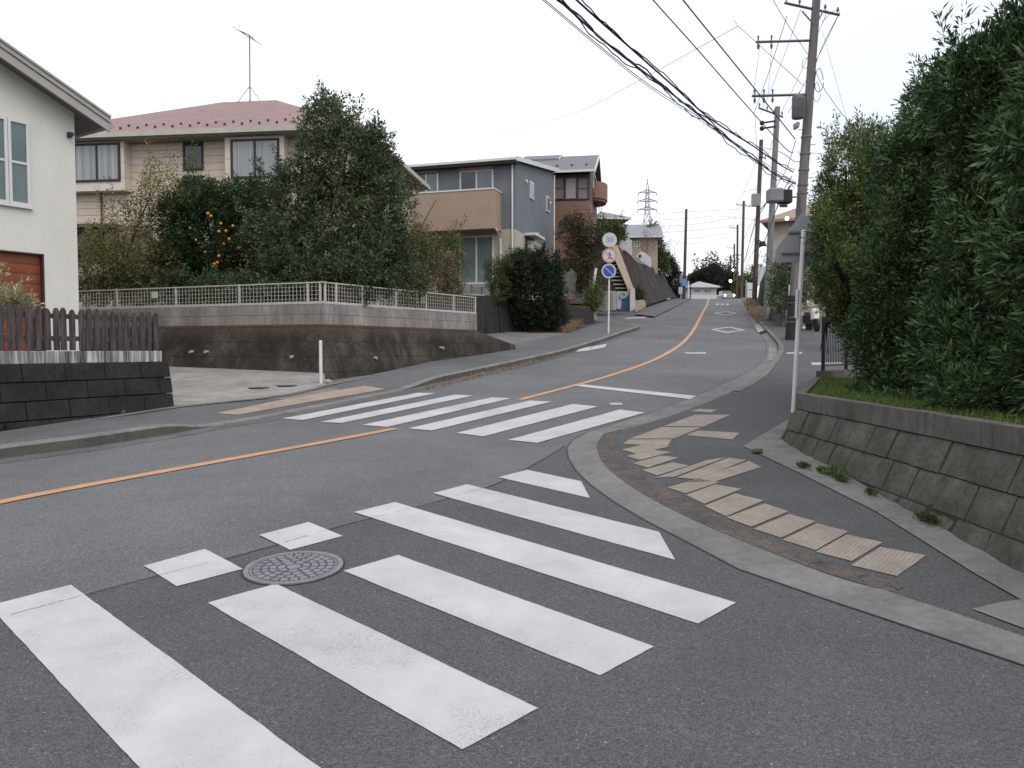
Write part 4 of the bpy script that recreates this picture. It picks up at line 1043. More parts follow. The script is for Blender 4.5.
mb=MB(); fr=FBH
UL=FBH.at(522,DB/2,153); UR=FBH.at(560.5,DB/2,153)
slab2(FBH,mb,UR,UL,DB/2-1.0,zrg-.35,DB/2+1.2,zrg+.42,.13); slab2(FBH,mb,UR,UL,DB/2+3.4,zrg-.35,DB/2+1.201,zrg+.42,.13); mb.build('upper_roof',plain('grey_slate_roof',(.13,.13,.145)),bh)
mb=MB(); slab2(FBH,mb,UR-.05,UR,DB/2-1.05,zrg-.42,DB/2+1.2,zrg+.36,.22); mb.build('rake_board',WFR,bh)
# --- generic smaller house further up the hill
def simple_house(name,label,px0,px1,y,zb,py_eave,py_ridge,wallm,roofm,yaw=(1,-.15),depth=7,wins=(),hip=False,ov=.5,group=None,gable_side=False):
    a=P(px0,300,y); b=P(px1,300,y); u=Vector(yaw).normalized(); o_=Vector((a[0],a[1])); fr=Frame(o_,u); L=fr.at(px1)
    ze=P((px0+px1)/2,py_eave,y)[2]
    zr=P((px0+px1)/2,py_ridge,y+depth/2)[2]
    h=thing('house',fr.p(L/2,0,zb),label,'house',group)
    mb=MB(); fr.box(mb,0,L,0,depth,zb,ze)
    if not hip and not gable_side:
        mb.prism([fr.p(0.002,0.002,ze),fr.p(0.002,depth,ze),fr.p(.002,depth/2,zr-.1)],tuple(u*(L-.004))+(0,))
    mb.build('wall',wallm,h)
    mb=MB(); th=.13
    if hip:
        e=[fr.p(-ov,-ov,ze),fr.p(L+ov,-ov,ze),fr.p(L+ov,depth+ov,ze),fr.p(-ov,depth+ov,ze)]; et=[(p[0],p[1],p[2]+th) for p in e]; i_=min(L,depth)*.45
        r0,r1=fr.p(i_,depth/2,zr),fr.p(L-i_,depth/2,zr)
        mb.add(et+[r0,r1]+e,[(0,1,5,4),(1,2,5),(2,3,4,5),(3,0,4),(0,6,7,1),(1,7,8,2),(2,8,9,3),(3,9,6,0),(9,8,7,6)])
    else:
        for s_ in (0,1):
            va,vb_=((-ov,depth/2) if not s_ else (depth+ov,depth/2+.001)); slab2(fr,mb,-ov,L+ov,va,ze-.02,vb_,zr,th)
    mb.build('roof',roofm,h)
    mb=MB(); fr.box(mb,-ov,L+ov,-ov-.12,-ov-.002,ze-.05,ze+.1); mb.build('gutter',WFR,h)
    for wn in wins: window(fr,h,wn,0,WFR,[GLASSGR],.07,1,.05)
    return fr,h,ze
BEIG=plain('beige_render_far',(.33,.27,.22),.85,0,.08); WHT=plain('white_render_far',(.48,.48,.49),.8,0,.06); CREM=plain('cream_render_far',(.40,.36,.30),.8,0,.08)
RSL=plain('slate_roof_far',(.15,.15,.165),.6,0,.1,5); RSL2=plain('grey_roof_far',(.20,.21,.225),.6,0,.1,5)
simple_house('house','cream house with dark hipped roof and brown gable just right of the curved balcony',600,622,58,6.5,219.5,211.5,CREM,RSL,(1,.12),7,[(604,224,612,233)],True)
simple_house('house','pinkish beige house with a grey roof above the white walls on the slope',630,657,74,9.0,238,226,BEIG,RSL2,(1,-.1),8,[(634,241,640,247)],False)
# entry of the lot between the grey house and the side lane: pale wall, slab, leaning board
def flatpoly(name,pts,y,ext,mat,label,cat,y2=None):
    n=len(pts); mb=MB(); ys=[y if y2 is None else y+(y2-y)*(p[0]-min(q[0] for q in pts))/(max(q[0] for q in pts)-min(q[0] for q in pts)) for p in pts]
    # keep it planar and vertical
    mb.prism([P(p[0],p[1],yy) for p,yy in zip(pts,ys)],(0,ext,0)); o=mb.build(name,mat,bevel=0); tag(o,label,cat); return o
flatpoly('garden_wall',[(562,258),(580.5,259),(580,276),(562,282)],44,.18,plain('cream_plaster',(.50,.46,.39),.8),'cream plaster garden wall just right of the round bush','wall')
flatpoly('garden_wall',[(556,283),(572,268),(577,274),(574,300),(556,297)],42.3,.18,concrete('grey_slab',.15,(1,1,.98),.5,True),'grey weathered concrete wall in front of the cream plaster wall','wall')
flatpoly('side_gate',[(575,300),(579,274),(582,276),(584.5,286),(585.5,302)],43,.08,plain('pale_gate',(.42,.42,.42),.6),'pale narrow side gate with a curved top beside the grey concrete wall','gate')
a=P(590,309,41.5); b=P(596,268,41.5)
mb=MB(); mb.tube([(a[0],a[1],a[2]-.1),b],.075,10); tag(mb.build('leaning_post',PIPEW),'pale concrete post leaning to the right at the end of the charcoal wall','post')
mb=MB(); g=G(593.5,320,.12); mb.box(g[0]-.18,g[0]+.18,g[1]-.15,g[1]+.15,Z(*g)+.1,zpx(g[1],311)); tag(mb.build('marker_block',PALE,bevel=.03),'small cream concrete block at the mouth of the side lane','block')
# brown planted slope with stair and parapet, gate front
FS=Frame((P(606,300,52)[0],52),(1,.02))
SLOPEB=NT('brown_slope'); s=SLOPEB; vec=s.mapping((1,1,2.2)); c=s.ramp(s.noise(1.3,7,.75),[(.3,(.022,.017,.016)),(.55,(.048,.036,.034)),(.75,(.085,.063,.058))]); s.bump(s.noise(9,5,.7),.8,.05); SLOPEB=s.done(c,.95,0,.1)
def slopeface(name,base,top,mat,label,cat,thick=1.2):
    "base and top: lists of 3D points, same length"
    n=len(base); vs=[];fs=[]
    for (b_,t_) in zip(base,top):
        vs+=[b_,t_,(t_[0]-thick,t_[1]+thick*.3,t_[2]),(b_[0]-thick,b_[1]+thick*.3,b_[2])]
    for i in range(n-1):
        for k in range(4): fs.append((i*4+k,(i+1)*4+k,(i+1)*4+(k+1)%4,i*4+(k+1)%4))
    fs+=[(0,1,2,3),tuple((n-1)*4+k for k in (3,2,1,0))]
    mb=MB(); mb.add(vs,fs); o=mb.build(name,mat); tag(o,label,cat); return o
slopeface('retaining_slope',[P(584,292,50),P(604,292,51),P(632,296,53)],[P(586,243,51.5),P(600,245,52),P(613,245,53.5)],SLOPEB,'dark brown brick-faced slope left of the cream stair parapet','retaining slope')
st=thing('stair',P(628,300,52),'steep outdoor stair with a cream parapet climbing the brown slope behind the round road signs','stair')
PARA=plain('cream_parapet',(.50,.43,.35),.8,0,.06)
mb=MB(); y=51.6
mb.prism([P(x,y_,y) for x,y_ in ((611,244),(618,246.5),(621,254),(633.5,288),(631.5,296),(628.5,296),(627.5,288),(616,262))],(0,.25,0)); mb.build('parapet',PARA,st)
mb=MB()
for i in range(12):
    t=i/12; q=P(629-15*t,293-46*t,52.2); mb.box(q[0]-1.0,q[0]+.25,52.0,53.2,q[2]-.4,q[2])
mb.build('step',PALE,st)
gw=thing('garden_wall',P(612,306,50),'pale grey garden wall and square gate pillars at the foot of the stair','wall')
GP=plain('gate_grey',(.22,.21,.205),.85,0,.12,6)
mb=MB(); mb.prism([P(x,y_,49.8) for x,y_ in ((590,282),(604,291),(613,292),(613,309.5),(606,311),(590,309))],(0,.2,0)); mb.build('wall',GP,gw)
mb=MB(); mb.prism([P(x,y_,50.1) for x,y_ in ((607,291),(616,291),(616,310),(607,311))],(0,.5,0)); mb.build('pillar',plain('pale_pillar',(.34,.335,.33),.8),gw)
mb=MB(); mb.prism([P(x,y_,50.3) for x,y_ in ((630,288),(635,288.5),(635.5,309),(630,311.5))],(0,.5,0)); mb.build('pillar',plain('white_pillar',(.48,.45,.43),.8),gw)
pb=thing('shutter_gate',P(623,308,50.6),'white and blue panel gate between the two pale pillars under the stair','gate')
mb=MB(); mb.prism([P(x,y_,50.6) for x,y_ in ((616.5,291.5),(630,291.5),(630,309),(616.5,309))],(0,.08,0)); mb.build('panel',plain('pale_blue_panel',(.36,.38,.42),.6),pb)
mb=MB(); mb.prism([P(x,y_,50.57) for x,y_ in ((622,299.5),(625,298.5),(628.5,295),(629,293),(629,308.6),(621,308.6))],(0,.029,0)); mb.build('blue_panel',plain('deep_blue_panel',(.02,.07,.16),.5),pb)
q=P(623,295,50.5); mb=MB(); mb.disc(q,(0,1,0.0001),.24,.05,16,.13); mb.build('ring',plain('ring_grey',(.30,.31,.30),.6),pb)
flatpoly('low_wall',[(635,300.5),(643,299.5),(645.5,301.5),(646,307),(635.5,312)],53.5,.3,plain('tan_plaster',(.42,.34,.26),.8),'low tan plaster wall between the stair pillar and the dark revetment','wall')
# grey ribbed revetment climbing beside the pavement
REV=NT('ribbed_revetment'); s=REV; c=s.ramp(s.noise(.9,6,.7,vec=s.mapping((1,1,.5))),[(.3,(.030,.028,.027)),(.55,(.055,.052,.050)),(.75,(.10,.094,.090))]); c=s.mix(.5,c,s.ramp(s.noise(8,4,.7),[(.3,.35),(.7,.62)]),'OVERLAY'); s.bump(s.noise(6,5,.7),.7,.06); REV=s.done(c,.95,0,.1)
REVR=NT('reddish_revetment'); s=REVR; c=s.ramp(s.noise(1.1,6,.75),[(.3,(.030,.022,.022)),(.55,(.060,.040,.040)),(.75,(.10,.060,.055))]); s.bump(s.noise(7,5,.7),.8,.06); REVR=s.done(c,.95,0,.1)
slopeface('revetment',[P(633,300,55),P(640,303,58),P(647,304.5,60)],[P(618,246,57.5),P(627,252,60),P(637,262,62)],REVR,'reddish brown steep revetment right of the cream stair parapet','retaining slope')
slopeface('revetment',[P(647.2,304.5,60),P(655,302.5,65),P(666,299,73),P(678,297.5,84)],[P(637.2,262,62.5),P(645,265,68),P(656,268,76),P(669,279,87)],REV,'long dark grey revetment bordering the uphill pavement','retaining slope')
for k in range(7):
    t=(k+.5)/7; b_=Vector(P(648+22*t,303.8-5.5*t,60.5+16*t)); t_=Vector(P(639+24*t,263+10*t,63+18*t))
mb=MB(); w1=[P(x,y_,59) for x,y_ in ((618.5,236),(624,236.5),(632,240.5),(632,256),(626,251),(622,249))]; mb.prism(w1,(0,.25,0)); tag(mb.build('garden_wall',WHT),'white garden wall on top of the reddish revetment, next to the speed sign','wall')
mb=MB(); w1=[P(x,y_,66) for x,y_ in ((636,257),(641,251.3),(645,252.5),(651.3,257.8),(651.2,268),(642,262))]; mb.prism(w1,(0,.25,0)); tag(mb.build('garden_wall',WHT),'white garden wall on top of the grey revetment with a dark round opening','wall')
q=P(640,256,65.9); mb=MB(); mb.disc(q,(0,1,.0001),.12,.05,12); tag(mb.build('drain_opening',BLKM),'small dark round opening in the upper white garden wall','opening')

# ================================================================== ROAD SIGNS
def hub(name): pass
SPW=plain('sign_pole_white',(.62,.62,.60),.4,0,.05,8)
g=G(608.4,333.5,.13); sy=g[1]; sg=thing('sign_pole',(g[0],sy,Z(*g)+.13),'slim white pole carrying three round road signs on the left pavement','sign pole')
mb=MB(); top=P(609.6,233,sy); mb.tube([(g[0],sy,Z(*g)+.1),top],.038,12); mb.build('pole',SPW,sg,smooth=True)
RR=7.35/F*sy
SWH=plain('sign_white_faded',(.50,.51,.49),.5,0,.06,9); SRING=plain('sign_ring_faded_red',(.48,.26,.22),.5,0,.12,12); SGREYR=plain('sign_ring_bleached',(.45,.45,.42),.5,0,.08,9)
SBLUE=plain('sign_blue',(.035,.075,.26),.45,0,.1,9); SBLUET=plain('sign_blue_text',(.10,.22,.42),.5,0,.1); SLIL=plain('sign_ring_lilac',(.42,.42,.50),.5,0,.1,9); SSL=plain('sign_slash_pale',(.20,.38,.58),.5)
SBACK=plain('sign_back_grey',(.17,.17,.175),.55,.2,.08,5)
nrm=Vector((-.02,-1,0)).normalized()
def sgn(cx,cy,ringm,facem,lab,inner=.80):
    c=Vector(P(cx,cy,sy))+nrm*.07; t=thing('road_sign',tuple(c),lab,'road sign')
    mb=MB(); mb.disc(c,nrm,RR,.012,32); mb.build('backing_plate',SBACK,t)
    mb=MB(); mb.disc(c+nrm*.010,nrm,RR*.985,.006,36,RR*inner); mb.build('ring',ringm,t)
    mb=MB(); mb.disc(c+nrm*.009,nrm,RR*(inner+.005),.005,32); mb.build('face',facem,t)
    return c,t
def txt(s_,c,size,mat,t,name='lettering'):
    cu=bpy.data.curves.new(name,'FONT'); cu.body=s_; cu.size=size; cu.align_x='CENTER'; cu.align_y='CENTER'; cu.extrude=.003
    tmp=bpy.data.objects.new('t',cu); COL.objects.link(tmp); bpy.context.view_layer.update()
    me=bpy.data.meshes.new_from_object(tmp.evaluated_get(bpy.context.evaluated_depsgraph_get())); bpy.data.objects.remove(tmp)
    off=ROOT[t.name]; ang=math.atan2(nrm.x,-nrm.y)
    for v in me.vertices:
        x,y,z=v.co; v.co=Vector((c.x+x*math.cos(ang),c.y+x*math.sin(ang),c.z+y))+nrm*z-off
    me.materials.clear(); me.materials.append(mat); o=bpy.data.objects.new(name,me); COL.objects.link(o); o.parent=t; ROOT[o.name]=off; return o
c,t=sgn(609.4,240.2,SGREYR,SWH,'sun-bleached round speed sign reading 30 in blue, topmost of the three on the white pole')
txt('30',c+nrm*.016,RR*1.05,SBLUET,t)
c,t=sgn(609.2,255.8,SRING,SWH,'round faded red-ringed sign with a walking figure, middle of three on white pole',.76)
mb=MB(); n_=nrm; r_=Vector((1,-.02,0))
def S(a,b): return tuple(c+nrm*.016+r_*a*RR+Vector((0,0,1))*b*RR)
def flat(mb,pts): mb.prism([S(*p) for p in pts],tuple(nrm*.004))
flat(mb,[(-.08,.18),(.10,.18),(.14,-.12),(-.02,-.14)]); flat(mb,[(-.02,-.13),(.12,-.12),(.32,-.5),(.22,-.54),(.06,-.26)]); flat(mb,[(-.02,-.10),(.06,-.24),(-.18,-.54),(-.28,-.48)]); flat(mb,[(-.08,.17),(-.04,.10),(-.26,-.08),(-.31,-.02)]); flat(mb,[(.09,.16),(.06,.08),(.26,-.10),(.31,-.04)])
mb.disc(Vector(S(.03,.34))+nrm*.002,nrm,.12*RR,.004,14); mb.build('walking_figure',SBLUE,t)
mb=MB(); flat(mb,[(-.58,.50),(-.50,.58),(.58,-.50),(.50,-.58)]); mb.v=[tuple(Vector(v)+nrm*.003) for v in mb.v]; mb.build('slash',SRING,t)
c,t=sgn(608.6,271.2,SLIL,SBLUE,'round blue sign with pale ring and diagonal slash, lowest on the white pole',.76)
mb=MB(); flat(mb,[(-.56,.46),(-.46,.56),(.56,-.46),(.46,-.56)]); mb.build('slash',SSL,t)

# white post with pentagonal sign seen from behind (right)
g=G(793.2,412,.04); py_=g[1]; wp=thing('sign_post',(g[0],py_,Z(*g)+.03),'tall slim white sign post at the corner of the hedge wall, leaning slightly right','sign post')
tp=P(803.6,231,py_); mb=MB(); mb.tube([(g[0],py_,Z(*g)),tp],.036,14); mb.ball(tp,.036,12,6,(1,1,.5)); mb.build('pole',SPW,wp,smooth=True)
a=P(800.6,262,py_); b=P(799.2,300,py_)
mb=MB(); mb.tube([tuple(Vector(P(798.6,290,py_))+Vector((-.03,-.03,0))),tuple(Vector(P(797.4,318,py_))+Vector((-.03,-.03,0)))],.024,8); mb.build('sleeve',SPW,wp)
sp_=thing('road_sign',P(803,262,py_+.06),'grey back of a house-shaped pentagonal sign on the tall white post beside the hedge','road sign')
SB2=plain('pentagon_back',(.25,.253,.26),.55,.25,.06,3)
W=lambda x,y_: P(x,y_,py_+.07)
mb=MB(); mb.prism([W(*q) for q in ((777.5,262.6),(775.2,260.5),(775.4,250.3),(777,247.2),(801,214.5),(803.5,212.5),(806,214.5),(829,247),(831,250),(831,260.5),(829,262.6))],(0,.012,0)); mb.build('plate',SB2,sp_,bevel=.004)
mb=MB()
for (xa,xb,yy) in ((788.5,818.5,232.4),(781.5,825,253.3)):
    q0,q1=W(xa,yy),W(xb,yy); mb.box(q0[0],q1[0],q0[1]-.028,q0[1]-.002,q0[2]-.014,q0[2]+.014)
mb.build('bracket',plain('bracket_grey',(.15,.153,.16),.5,.3,.05),sp_)

# ================================================================== POLES AND CABLES
def polemat(name,base,tint=(1,.95,.88)):
    s=NT(name); v=s.mapping((3,3,.35)); c=s.ramp(s.noise(2.5,6,.7,vec=v),[(.3,tuple(base*.6*t for t in tint)),(.7,tuple(base*1.35*t for t in tint))])
    c=s.mix(.5,c,s.ramp(s.noise(30,4,.7),[(.3,.35),(.7,.62)]),'OVERLAY'); s.bump(s.noise(30,4),.4,.01); return s.done(c,.9,0,.2)
POLE=polemat('pole_concrete',.155); POLEB=polemat('pole_brown',.095,(1,.78,.62)); POLEG=polemat('pole_grey',.20,(1,1,.98))
CAB=plain('cable_black',(.018,.018,.020),.6,0,.1); CABG=plain('cable_grey',(.16,.16,.165),.6,0,.1); INS=plain('insulator',(.12,.11,.11),.4,0,.1); STEEL=plain('arm_steel',(.15,.16,.17),.5,.4,.15,6)
def axis_pt(base,top,z): t=(z-base[2])/(top[2]-base[2]); return Vector(base).lerp(Vector(top),t)
def utility_pole(px_b,py_b,px_t,py_t,y,r0,r1,mat,label,arms=(),group='utility poles up the right side of the hill',zt=None,steps=True):
    b=P(px_b,py_b,y); b=(b[0],y,Z(b[0],y)-.02); t=P(px_t,py_t,y)
    o=thing('utility_pole',b,label,'utility pole',group)
    mb=MB(); mb.tube([b,tuple(Vector(b).lerp(Vector(t),.5)),t],[r0,(r0+r1)/2,r1],16); mb.build('pole',mat,o,smooth=True)
    for (xa,xb,yy,dep) in arms:
        p0,p1=Vector(P(xa,yy,y)),Vector(P(xb,yy,y)); p0.y-=dep;p1.y+=dep
        mb=MB(); d=(p1-p0); mb.tube([p0,p1],.055,4); arm=mb.build('crossarm',STEEL,o)
        n=max(3,int(d.length/.5))
        for i in range(n):
            mb=MB()
            if n>4 and i==n//2: continue
            q=p0+d*(.03+.94*i/(n-1)); mb.tube([q+Vector((0,0,.04)),q+Vector((0,0,.12)),q+Vector((0,0,.14)),q+Vector((0,0,.26))],[.02,.025,.055,.035],8)
            mb.build('insulator',INS,arm)
    return o,b,t
# the nearest pole runs out of the top of the picture
Y1=29.0
k0=P(791,345,Y1); t0=P(817.5,-14,Y1)
up,b1,t1=utility_pole(791,345,817.5,-14,Y1,.20,.145,POLE,'nearest and tallest utility pole, with a grey transformer and dark sheet round its foot',[(780,845,9,.5)])
ax=lambda py: Vector(P(791+(817.5-791)*(345-py)/(359),py,Y1))
mb=MB(); mb.tube([ax(345)+Vector((0,0,.05)),ax(296)],[.232,.222],20); mb.build('foot_sheet',plain('dark_antiposter_sheet',(.030,.028,.030),.75,0,.25,9,.2,.3),up,smooth=True)
for yy in (322,317.5,303): 
    mb=MB(); q=ax(yy); mb.tube([q-Vector((0,0,.012)),q+Vector((0,0,.012))],.238,20); mb.build('strap',CABG,up)
for (xa,xb,yy) in ((756,811,40.5),(752,806,94.5)):
    p0,p1=Vector(P(xa,yy+1.5,Y1-.3)),Vector(P(xb,yy,Y1-.05)); mb=MB(); mb.tube([p0,p1],.05,4); arm=mb.build('crossarm',STEEL,up)
    d=p1-p0
    for t in ((.04,.28) if yy<60 else (.05,.22,.38)):
        mb=MB(); q=p0+d*t; mb.tube([q-Vector((0,0,.26)),q-Vector((0,0,.14)),q-Vector((0,0,.10)),q],[.03,.055,.03,.02],8); mb.tube([q,q+Vector((0,0,.22))],[.02,.04],8)
        mb.build('insulator',INS,arm)
# braces under the top arm
mb=MB(); 
for xa in (802,823): mb.tube([P(xa,11,Y1-.15),tuple(ax(28)+Vector((0,-.12,0)))],.028,6)
mb.build('arm_brace',STEEL,up)
TRM=plain('transformer_grey',(.145,.15,.16),.5,.2,.12,5)
c_=Vector(P(798.0,118.5,Y1-.35)); top_=P(798.3,96,Y1-.35)[2]
mb=MB(); mb.tube([c_,(c_.x,c_.y,c_.z+.03),(c_.x,c_.y,top_-.03),(c_.x,c_.y,top_)],[.20,.225,.225,.19],20); tr=mb.build('transformer',TRM,up,smooth=True)
mb=MB()
for a_ in range(-2,3): q=Vector((c_.x+.225*math.sin(a_*.3),c_.y-.225*math.cos(a_*.3),0)); mb.box(q.x-.006,q.x+.006,q.y-.03,q.y+.01,c_.z+.12,top_-.12)
mb.tube([(c_.x,c_.y,top_-.02),(c_.x+.05,c_.y,top_+.16)],[.04,.02],8); mb.build('cooling_fin',TRM,tr)
mb=MB(); q=Vector(P(796,126,Y1-.3)); mb.tube([q+Vector((.1,0,.12)),q,q-Vector((.06,0,.12))],[.06,.12,.05],10); mb.build('junction_box',plain('junction_pale',(.27,.26,.25),.6),up)
# bands and steps
for yy in (137,154,170,185,193.5): mb=MB(); q=ax(yy); mb.tube([q-Vector((0,0,.03)),q+Vector((0,0,.03))],.2,14); mb.build('pole_band',STEEL,up)
for yy,sx in ((145,1),(162,-1),(178,1),(210,-1),(225,1),(130,-1)):
    mb=MB(); q=ax(yy); mb.tube([q,q+Vector((.34*sx,-.05,0))],.014,6); mb.build('step_bolt',STEEL,up)
mb=MB(); q=ax(196); r_=Vector(P(781,199,Y1-.4)); mb.tube([q,r_],.035,6); mb.build('bracket_arm',STEEL,up)
bx=thing('cable_closure',P(778,203,Y1-.4),'pale grey cable closure box with black plugs hanging left of the nearest pole','cable closure')
a_=P(768.5,202,Y1-.6); b_=P(779,190.5,Y1-.2); mb=MB(); mb.box(a_[0],b_[0],Y1-.75,Y1-.25,a_[2],b_[2]); mb.build('box',plain('closure_grey',(.22,.225,.23),.5,0,.08),bx,bevel=.05)
a_=P(779.2,203,Y1-.6); b_=P(788,192,Y1-.2); mb=MB(); mb.box(a_[0],b_[0],Y1-.7,Y1-.3,a_[2],b_[2]); 
for k in range(5): q=P(780+k*1.6,204,Y1-.7); mb.tube([q,(q[0],q[1]-.05,q[2]-.14)],.03,6)
mb.build('plug',CAB,bx,bevel=.03)
# coils of spare cable
def loop(c,rx,rz,r,mat,name,par):
    mb=MB(); pts=[(c[0]+rx*math.cos(q*.2617),c[1]+.05*math.sin(q*.5),c[2]+rz*math.sin(q*.2617)) for q in range(24)]; mb.tube(pts,r,5); return mb.build(name,mat,par)
loop(P(819,80,Y1-.2),.16,.42,.014,CAB,'cable_coil',up); loop(P(806,63,Y1-.2),.14,.18,.010,CABG,'cable_coil',up); loop(P(817,92,Y1),.12,.35,.010,CAB,'cable_coil',up)
# pole 2
p2,b2,t2=utility_pole(766,326,777.5,107,42,.19,.14,POLEG,'pale grey utility pole, second along the pavement, behind the cable closure box',[(754,788,112.5,.8)])
mb=MB(); 
for yy in (123,128.5): p0,p1=P(762,yy,41.8),P(775,yy-2,41.9); mb.tube([p0,p1],.05,6); mb.ball(p0,.13,8,6)
mb.build('switch_arm',CAB,p2)
p3,b3,t3=utility_pole(754,309,761.3,140,62,.20,.15,POLEB,'brown wooden-looking utility pole rising from the dry brown grass, third along the pavement',[(757,768,157,.6)])
mb=MB(); q=P(755.5,200,61.6); mb.box(q[0]-.28,q[0]+.28,61.3,61.8,q[2]-.5,q[2]+.45); mb.build('meter_box',plain('box_grey',(.22,.22,.22),.5),p3)
p4,b4,t4=utility_pole(741.5,298,743.8,201,100,.19,.15,POLEB,'slim utility pole with a wide top crossarm, fourth along the pavement',[(735,752,205.5,.6)])
p5,b5,t5=utility_pole(737,298,737.6,225,124,.18,.15,POLEB,'thin distant utility pole with a short crossarm at its left, fifth along the pavement',[(729,739,228,.3)])
p6,b6,t6=utility_pole(734,298,734.4,244,150,.18,.15,POLEB,'very small distant utility pole, second from the end of the row',())
p7,b7,t7=utility_pole(730.5,298,730.6,255,178,.18,.15,POLEB,'faintest and farthest utility pole of the row, with pale lamps around it',[(726.5,734,248,.3),(726.5,734,257,.3)])
# left brown pole
yb=79; bb=P(684,299,yb); q=P(686.3,209,yb)
o=thing('wooden_pole',(bb[0],yb,Z(bb[0],yb)+.1),'plain brown pole alone on the left side of the hill top with small blue signs','pole')
mb=MB(); mb.tube([(bb[0],yb,Z(bb[0],yb)+.05),q],[.17,.13],12); mb.build('pole',POLEB,o,smooth=True)
LBL=plain('small_blue_sign',(.10,.26,.42),.5); 
mb=MB(); a_=P(682,286,yb-.3); b_=P(687,279,yb-.3); mb.box(a_[0],b_[0],yb-.32,yb-.27,a_[2],b_[2]); tag(mb.build('place_sign',LBL),'small light blue sign fixed low on the lone brown pole','sign')
for (x0,y0,x1,y1,m,lab) in ((679.5,275.5,684,283,plain('slate_blue_sign',(.16,.22,.30),.5),'grey-blue sign board just left of the lone brown pole'),(678.5,287,683,294,plain('pale_blue_sign',(.40,.46,.50),.5),'pale sign board below the grey-blue one, left of the lone brown pole')):
    mb=MB(); a_=P(x0,y1,82); b_=P(x1,y0,82); mb.box(a_[0],b_[0],82,82.06,a_[2],b_[2]); mb.tube([((a_[0]+b_[0])/2,82.1,Z(a_[0],82)),((a_[0]+b_[0])/2,82.1,b_[2])],.04,6); tag(mb.build('sign_board',m),lab,'sign')

# cables
def cable(pts,r,mat,label,group,n=26,sag=0,lump=0,name='overhead_cable',seed=0):
    "pts: (px,py,y) in order"
    q=[Vector(P(*p)) if p[1]>-900 else Vector(p[3]) for p in pts]
    # smooth interpolation through the points by arc length (Catmull-Rom)
    if len(q)==2: fine=[q[0].lerp(q[1],i/n) for i in range(n+1)]
    else:
        e=[q[0]*2-q[1]]+q+[q[-1]*2-q[-2]]; fine=[]
        for i in range(1,len(e)-2):
            for k in range(8):
                t=k/8; a,b,c,d=e[i-1:i+3]; fine.append(.5*((2*b)+(c-a)*t+(2*a-5*b+4*c-d)*t*t+(3*b-a-3*c+d)*t**3))
        fine.append(q[-1])
    if sag:
        for i,p in enumerate(fine): t=i/(len(fine)-1); p.z-=4*sag*t*(1-t)
    if lump:
        R=random.Random(seed)
        d=resample(fine,int(max(30,(fine[-1]-fine[0]).length*5)))
        ph=[R.uniform(0,6) for _ in range(4)]
        fine=[p+Vector((R.uniform(-1,1)*.25,0,R.uniform(-1,1)*.4+math.sin(i*.9+ph[0])*.6+math.sin(i*.31+ph[1])))*lump for i,p in enumerate(d)]
    mb=MB(); mb.tube(fine,r,5); o=mb.build(name,mat,smooth=True); tag(o,label,'cable',group); return o
def yl(px,pa,pb,ya,yb_): return ya+(yb_-ya)*(px-pa)/(pb-pa)
# depth of the street-crossing bundle: from the pole (29 m) towards the junction overhead
def yb_at(px): # inverse depth linear in px for a straight 3D line
    t=(795-px)/(795-590); return 1/((1/28.8)*(1-t)+(1/14.5)*t)
gB='thick communication cables crossing above the road'
A_=[(795,184),(776,175),(746,153),(702,117.6),(653,79),(609,45),(559,0),(515,-42)]
B_=[(793,172),(779,164),(751.6,145),(710.6,119),(675,87.5),(626,44),(576.6,0),(533,-44)]
cable([(x,y,yb_at(x)) for x,y in A_],.022,CAB,'thick black messenger cable, lower bundle crossing overhead towards the top left',gB,name='overhead_cable')
cable([(x+1,y-1.0,yb_at(x)) for x,y in A_],.017,CAB,'wavy black cable lashed onto the lower bundle',gB,lump=.035,seed=1)
cable([(x-1,y+2.5,yb_at(x)) for x,y in A_],.013,CAB,'loose black cable hanging just under the lower bundle',gB,lump=.05,seed=2)
cable([(x,y,yb_at(x)) for x,y in B_],.022,CAB,'thick black messenger cable, upper bundle of the pair crossing overhead',gB)
cable([(x+1.5,y-1,yb_at(x)) for x,y in B_],.014,CAB,'thin black cable running just above the upper bundle',gB,lump=.03,seed=4)
C_=[(795,182),(760,160),(700,118),(648,84),(601,47),(545,0),(500,-38)]
cable([(x,y,yb_at(x)) for x,y in C_],.010,CABG,'thin spiralled grey cable left of the thick bundles',gB)
cable([(x+1,y+3,yb_at(x)) for x,y in C_],.008,CABG,'faint grey twin of the spiralled cable, lowest of the crossing lines',gB)
gP='power lines sloping up to the top of the picture'
cable([(x,y,yb_at(x)) for x,y in ((793,153),(784,147),(746,105),(699.6,52),(653,0),(620,-38))],.016,CAB,'single black power line between the thick bundles and the rightmost line',gP)
cable([(x,y,yb_at(x)) for x,y in ((795,139),(777.5,117),(751.6,85),(716,41),(683,0),(655,-36))],.020,CAB,'rightmost black power line reaching the pole above the cable clamps',gP)
cable([(x,y,yb_at(x)) for x,y in ((809,56),(790,28),(773,0),(755,-32))],.011,CAB,'short thin wire from the pole top leaving the picture above the upper arm',gP)
cable([(804,86,28.9),(780,64,28.8),(757,43,28.7),(738,26,30)],.010,CAB,'thin wire slanting up from the pole past the end of the middle crossarm',gP)
cable([(738,26,30),(700,47,33),(593,105,44),(552,120,50),(480,139,62)],.011,CABG,'thin grey wire running left and down over the road to the far left',gP)
cable([(738,26,30),(734,20,29.9)],.01,CABG,'tiny stub end of the thin grey wire above the road',gP)
gD='drop wires on the right of the nearest pole'
cable([(815,70,Y1),(822,85,Y1-3),(836,106,Y1-7),(848,121,Y1-10),(862,138,Y1-13)],.010,CAB,'thicker drop wire from the nearest pole down into the hedge top',gD)
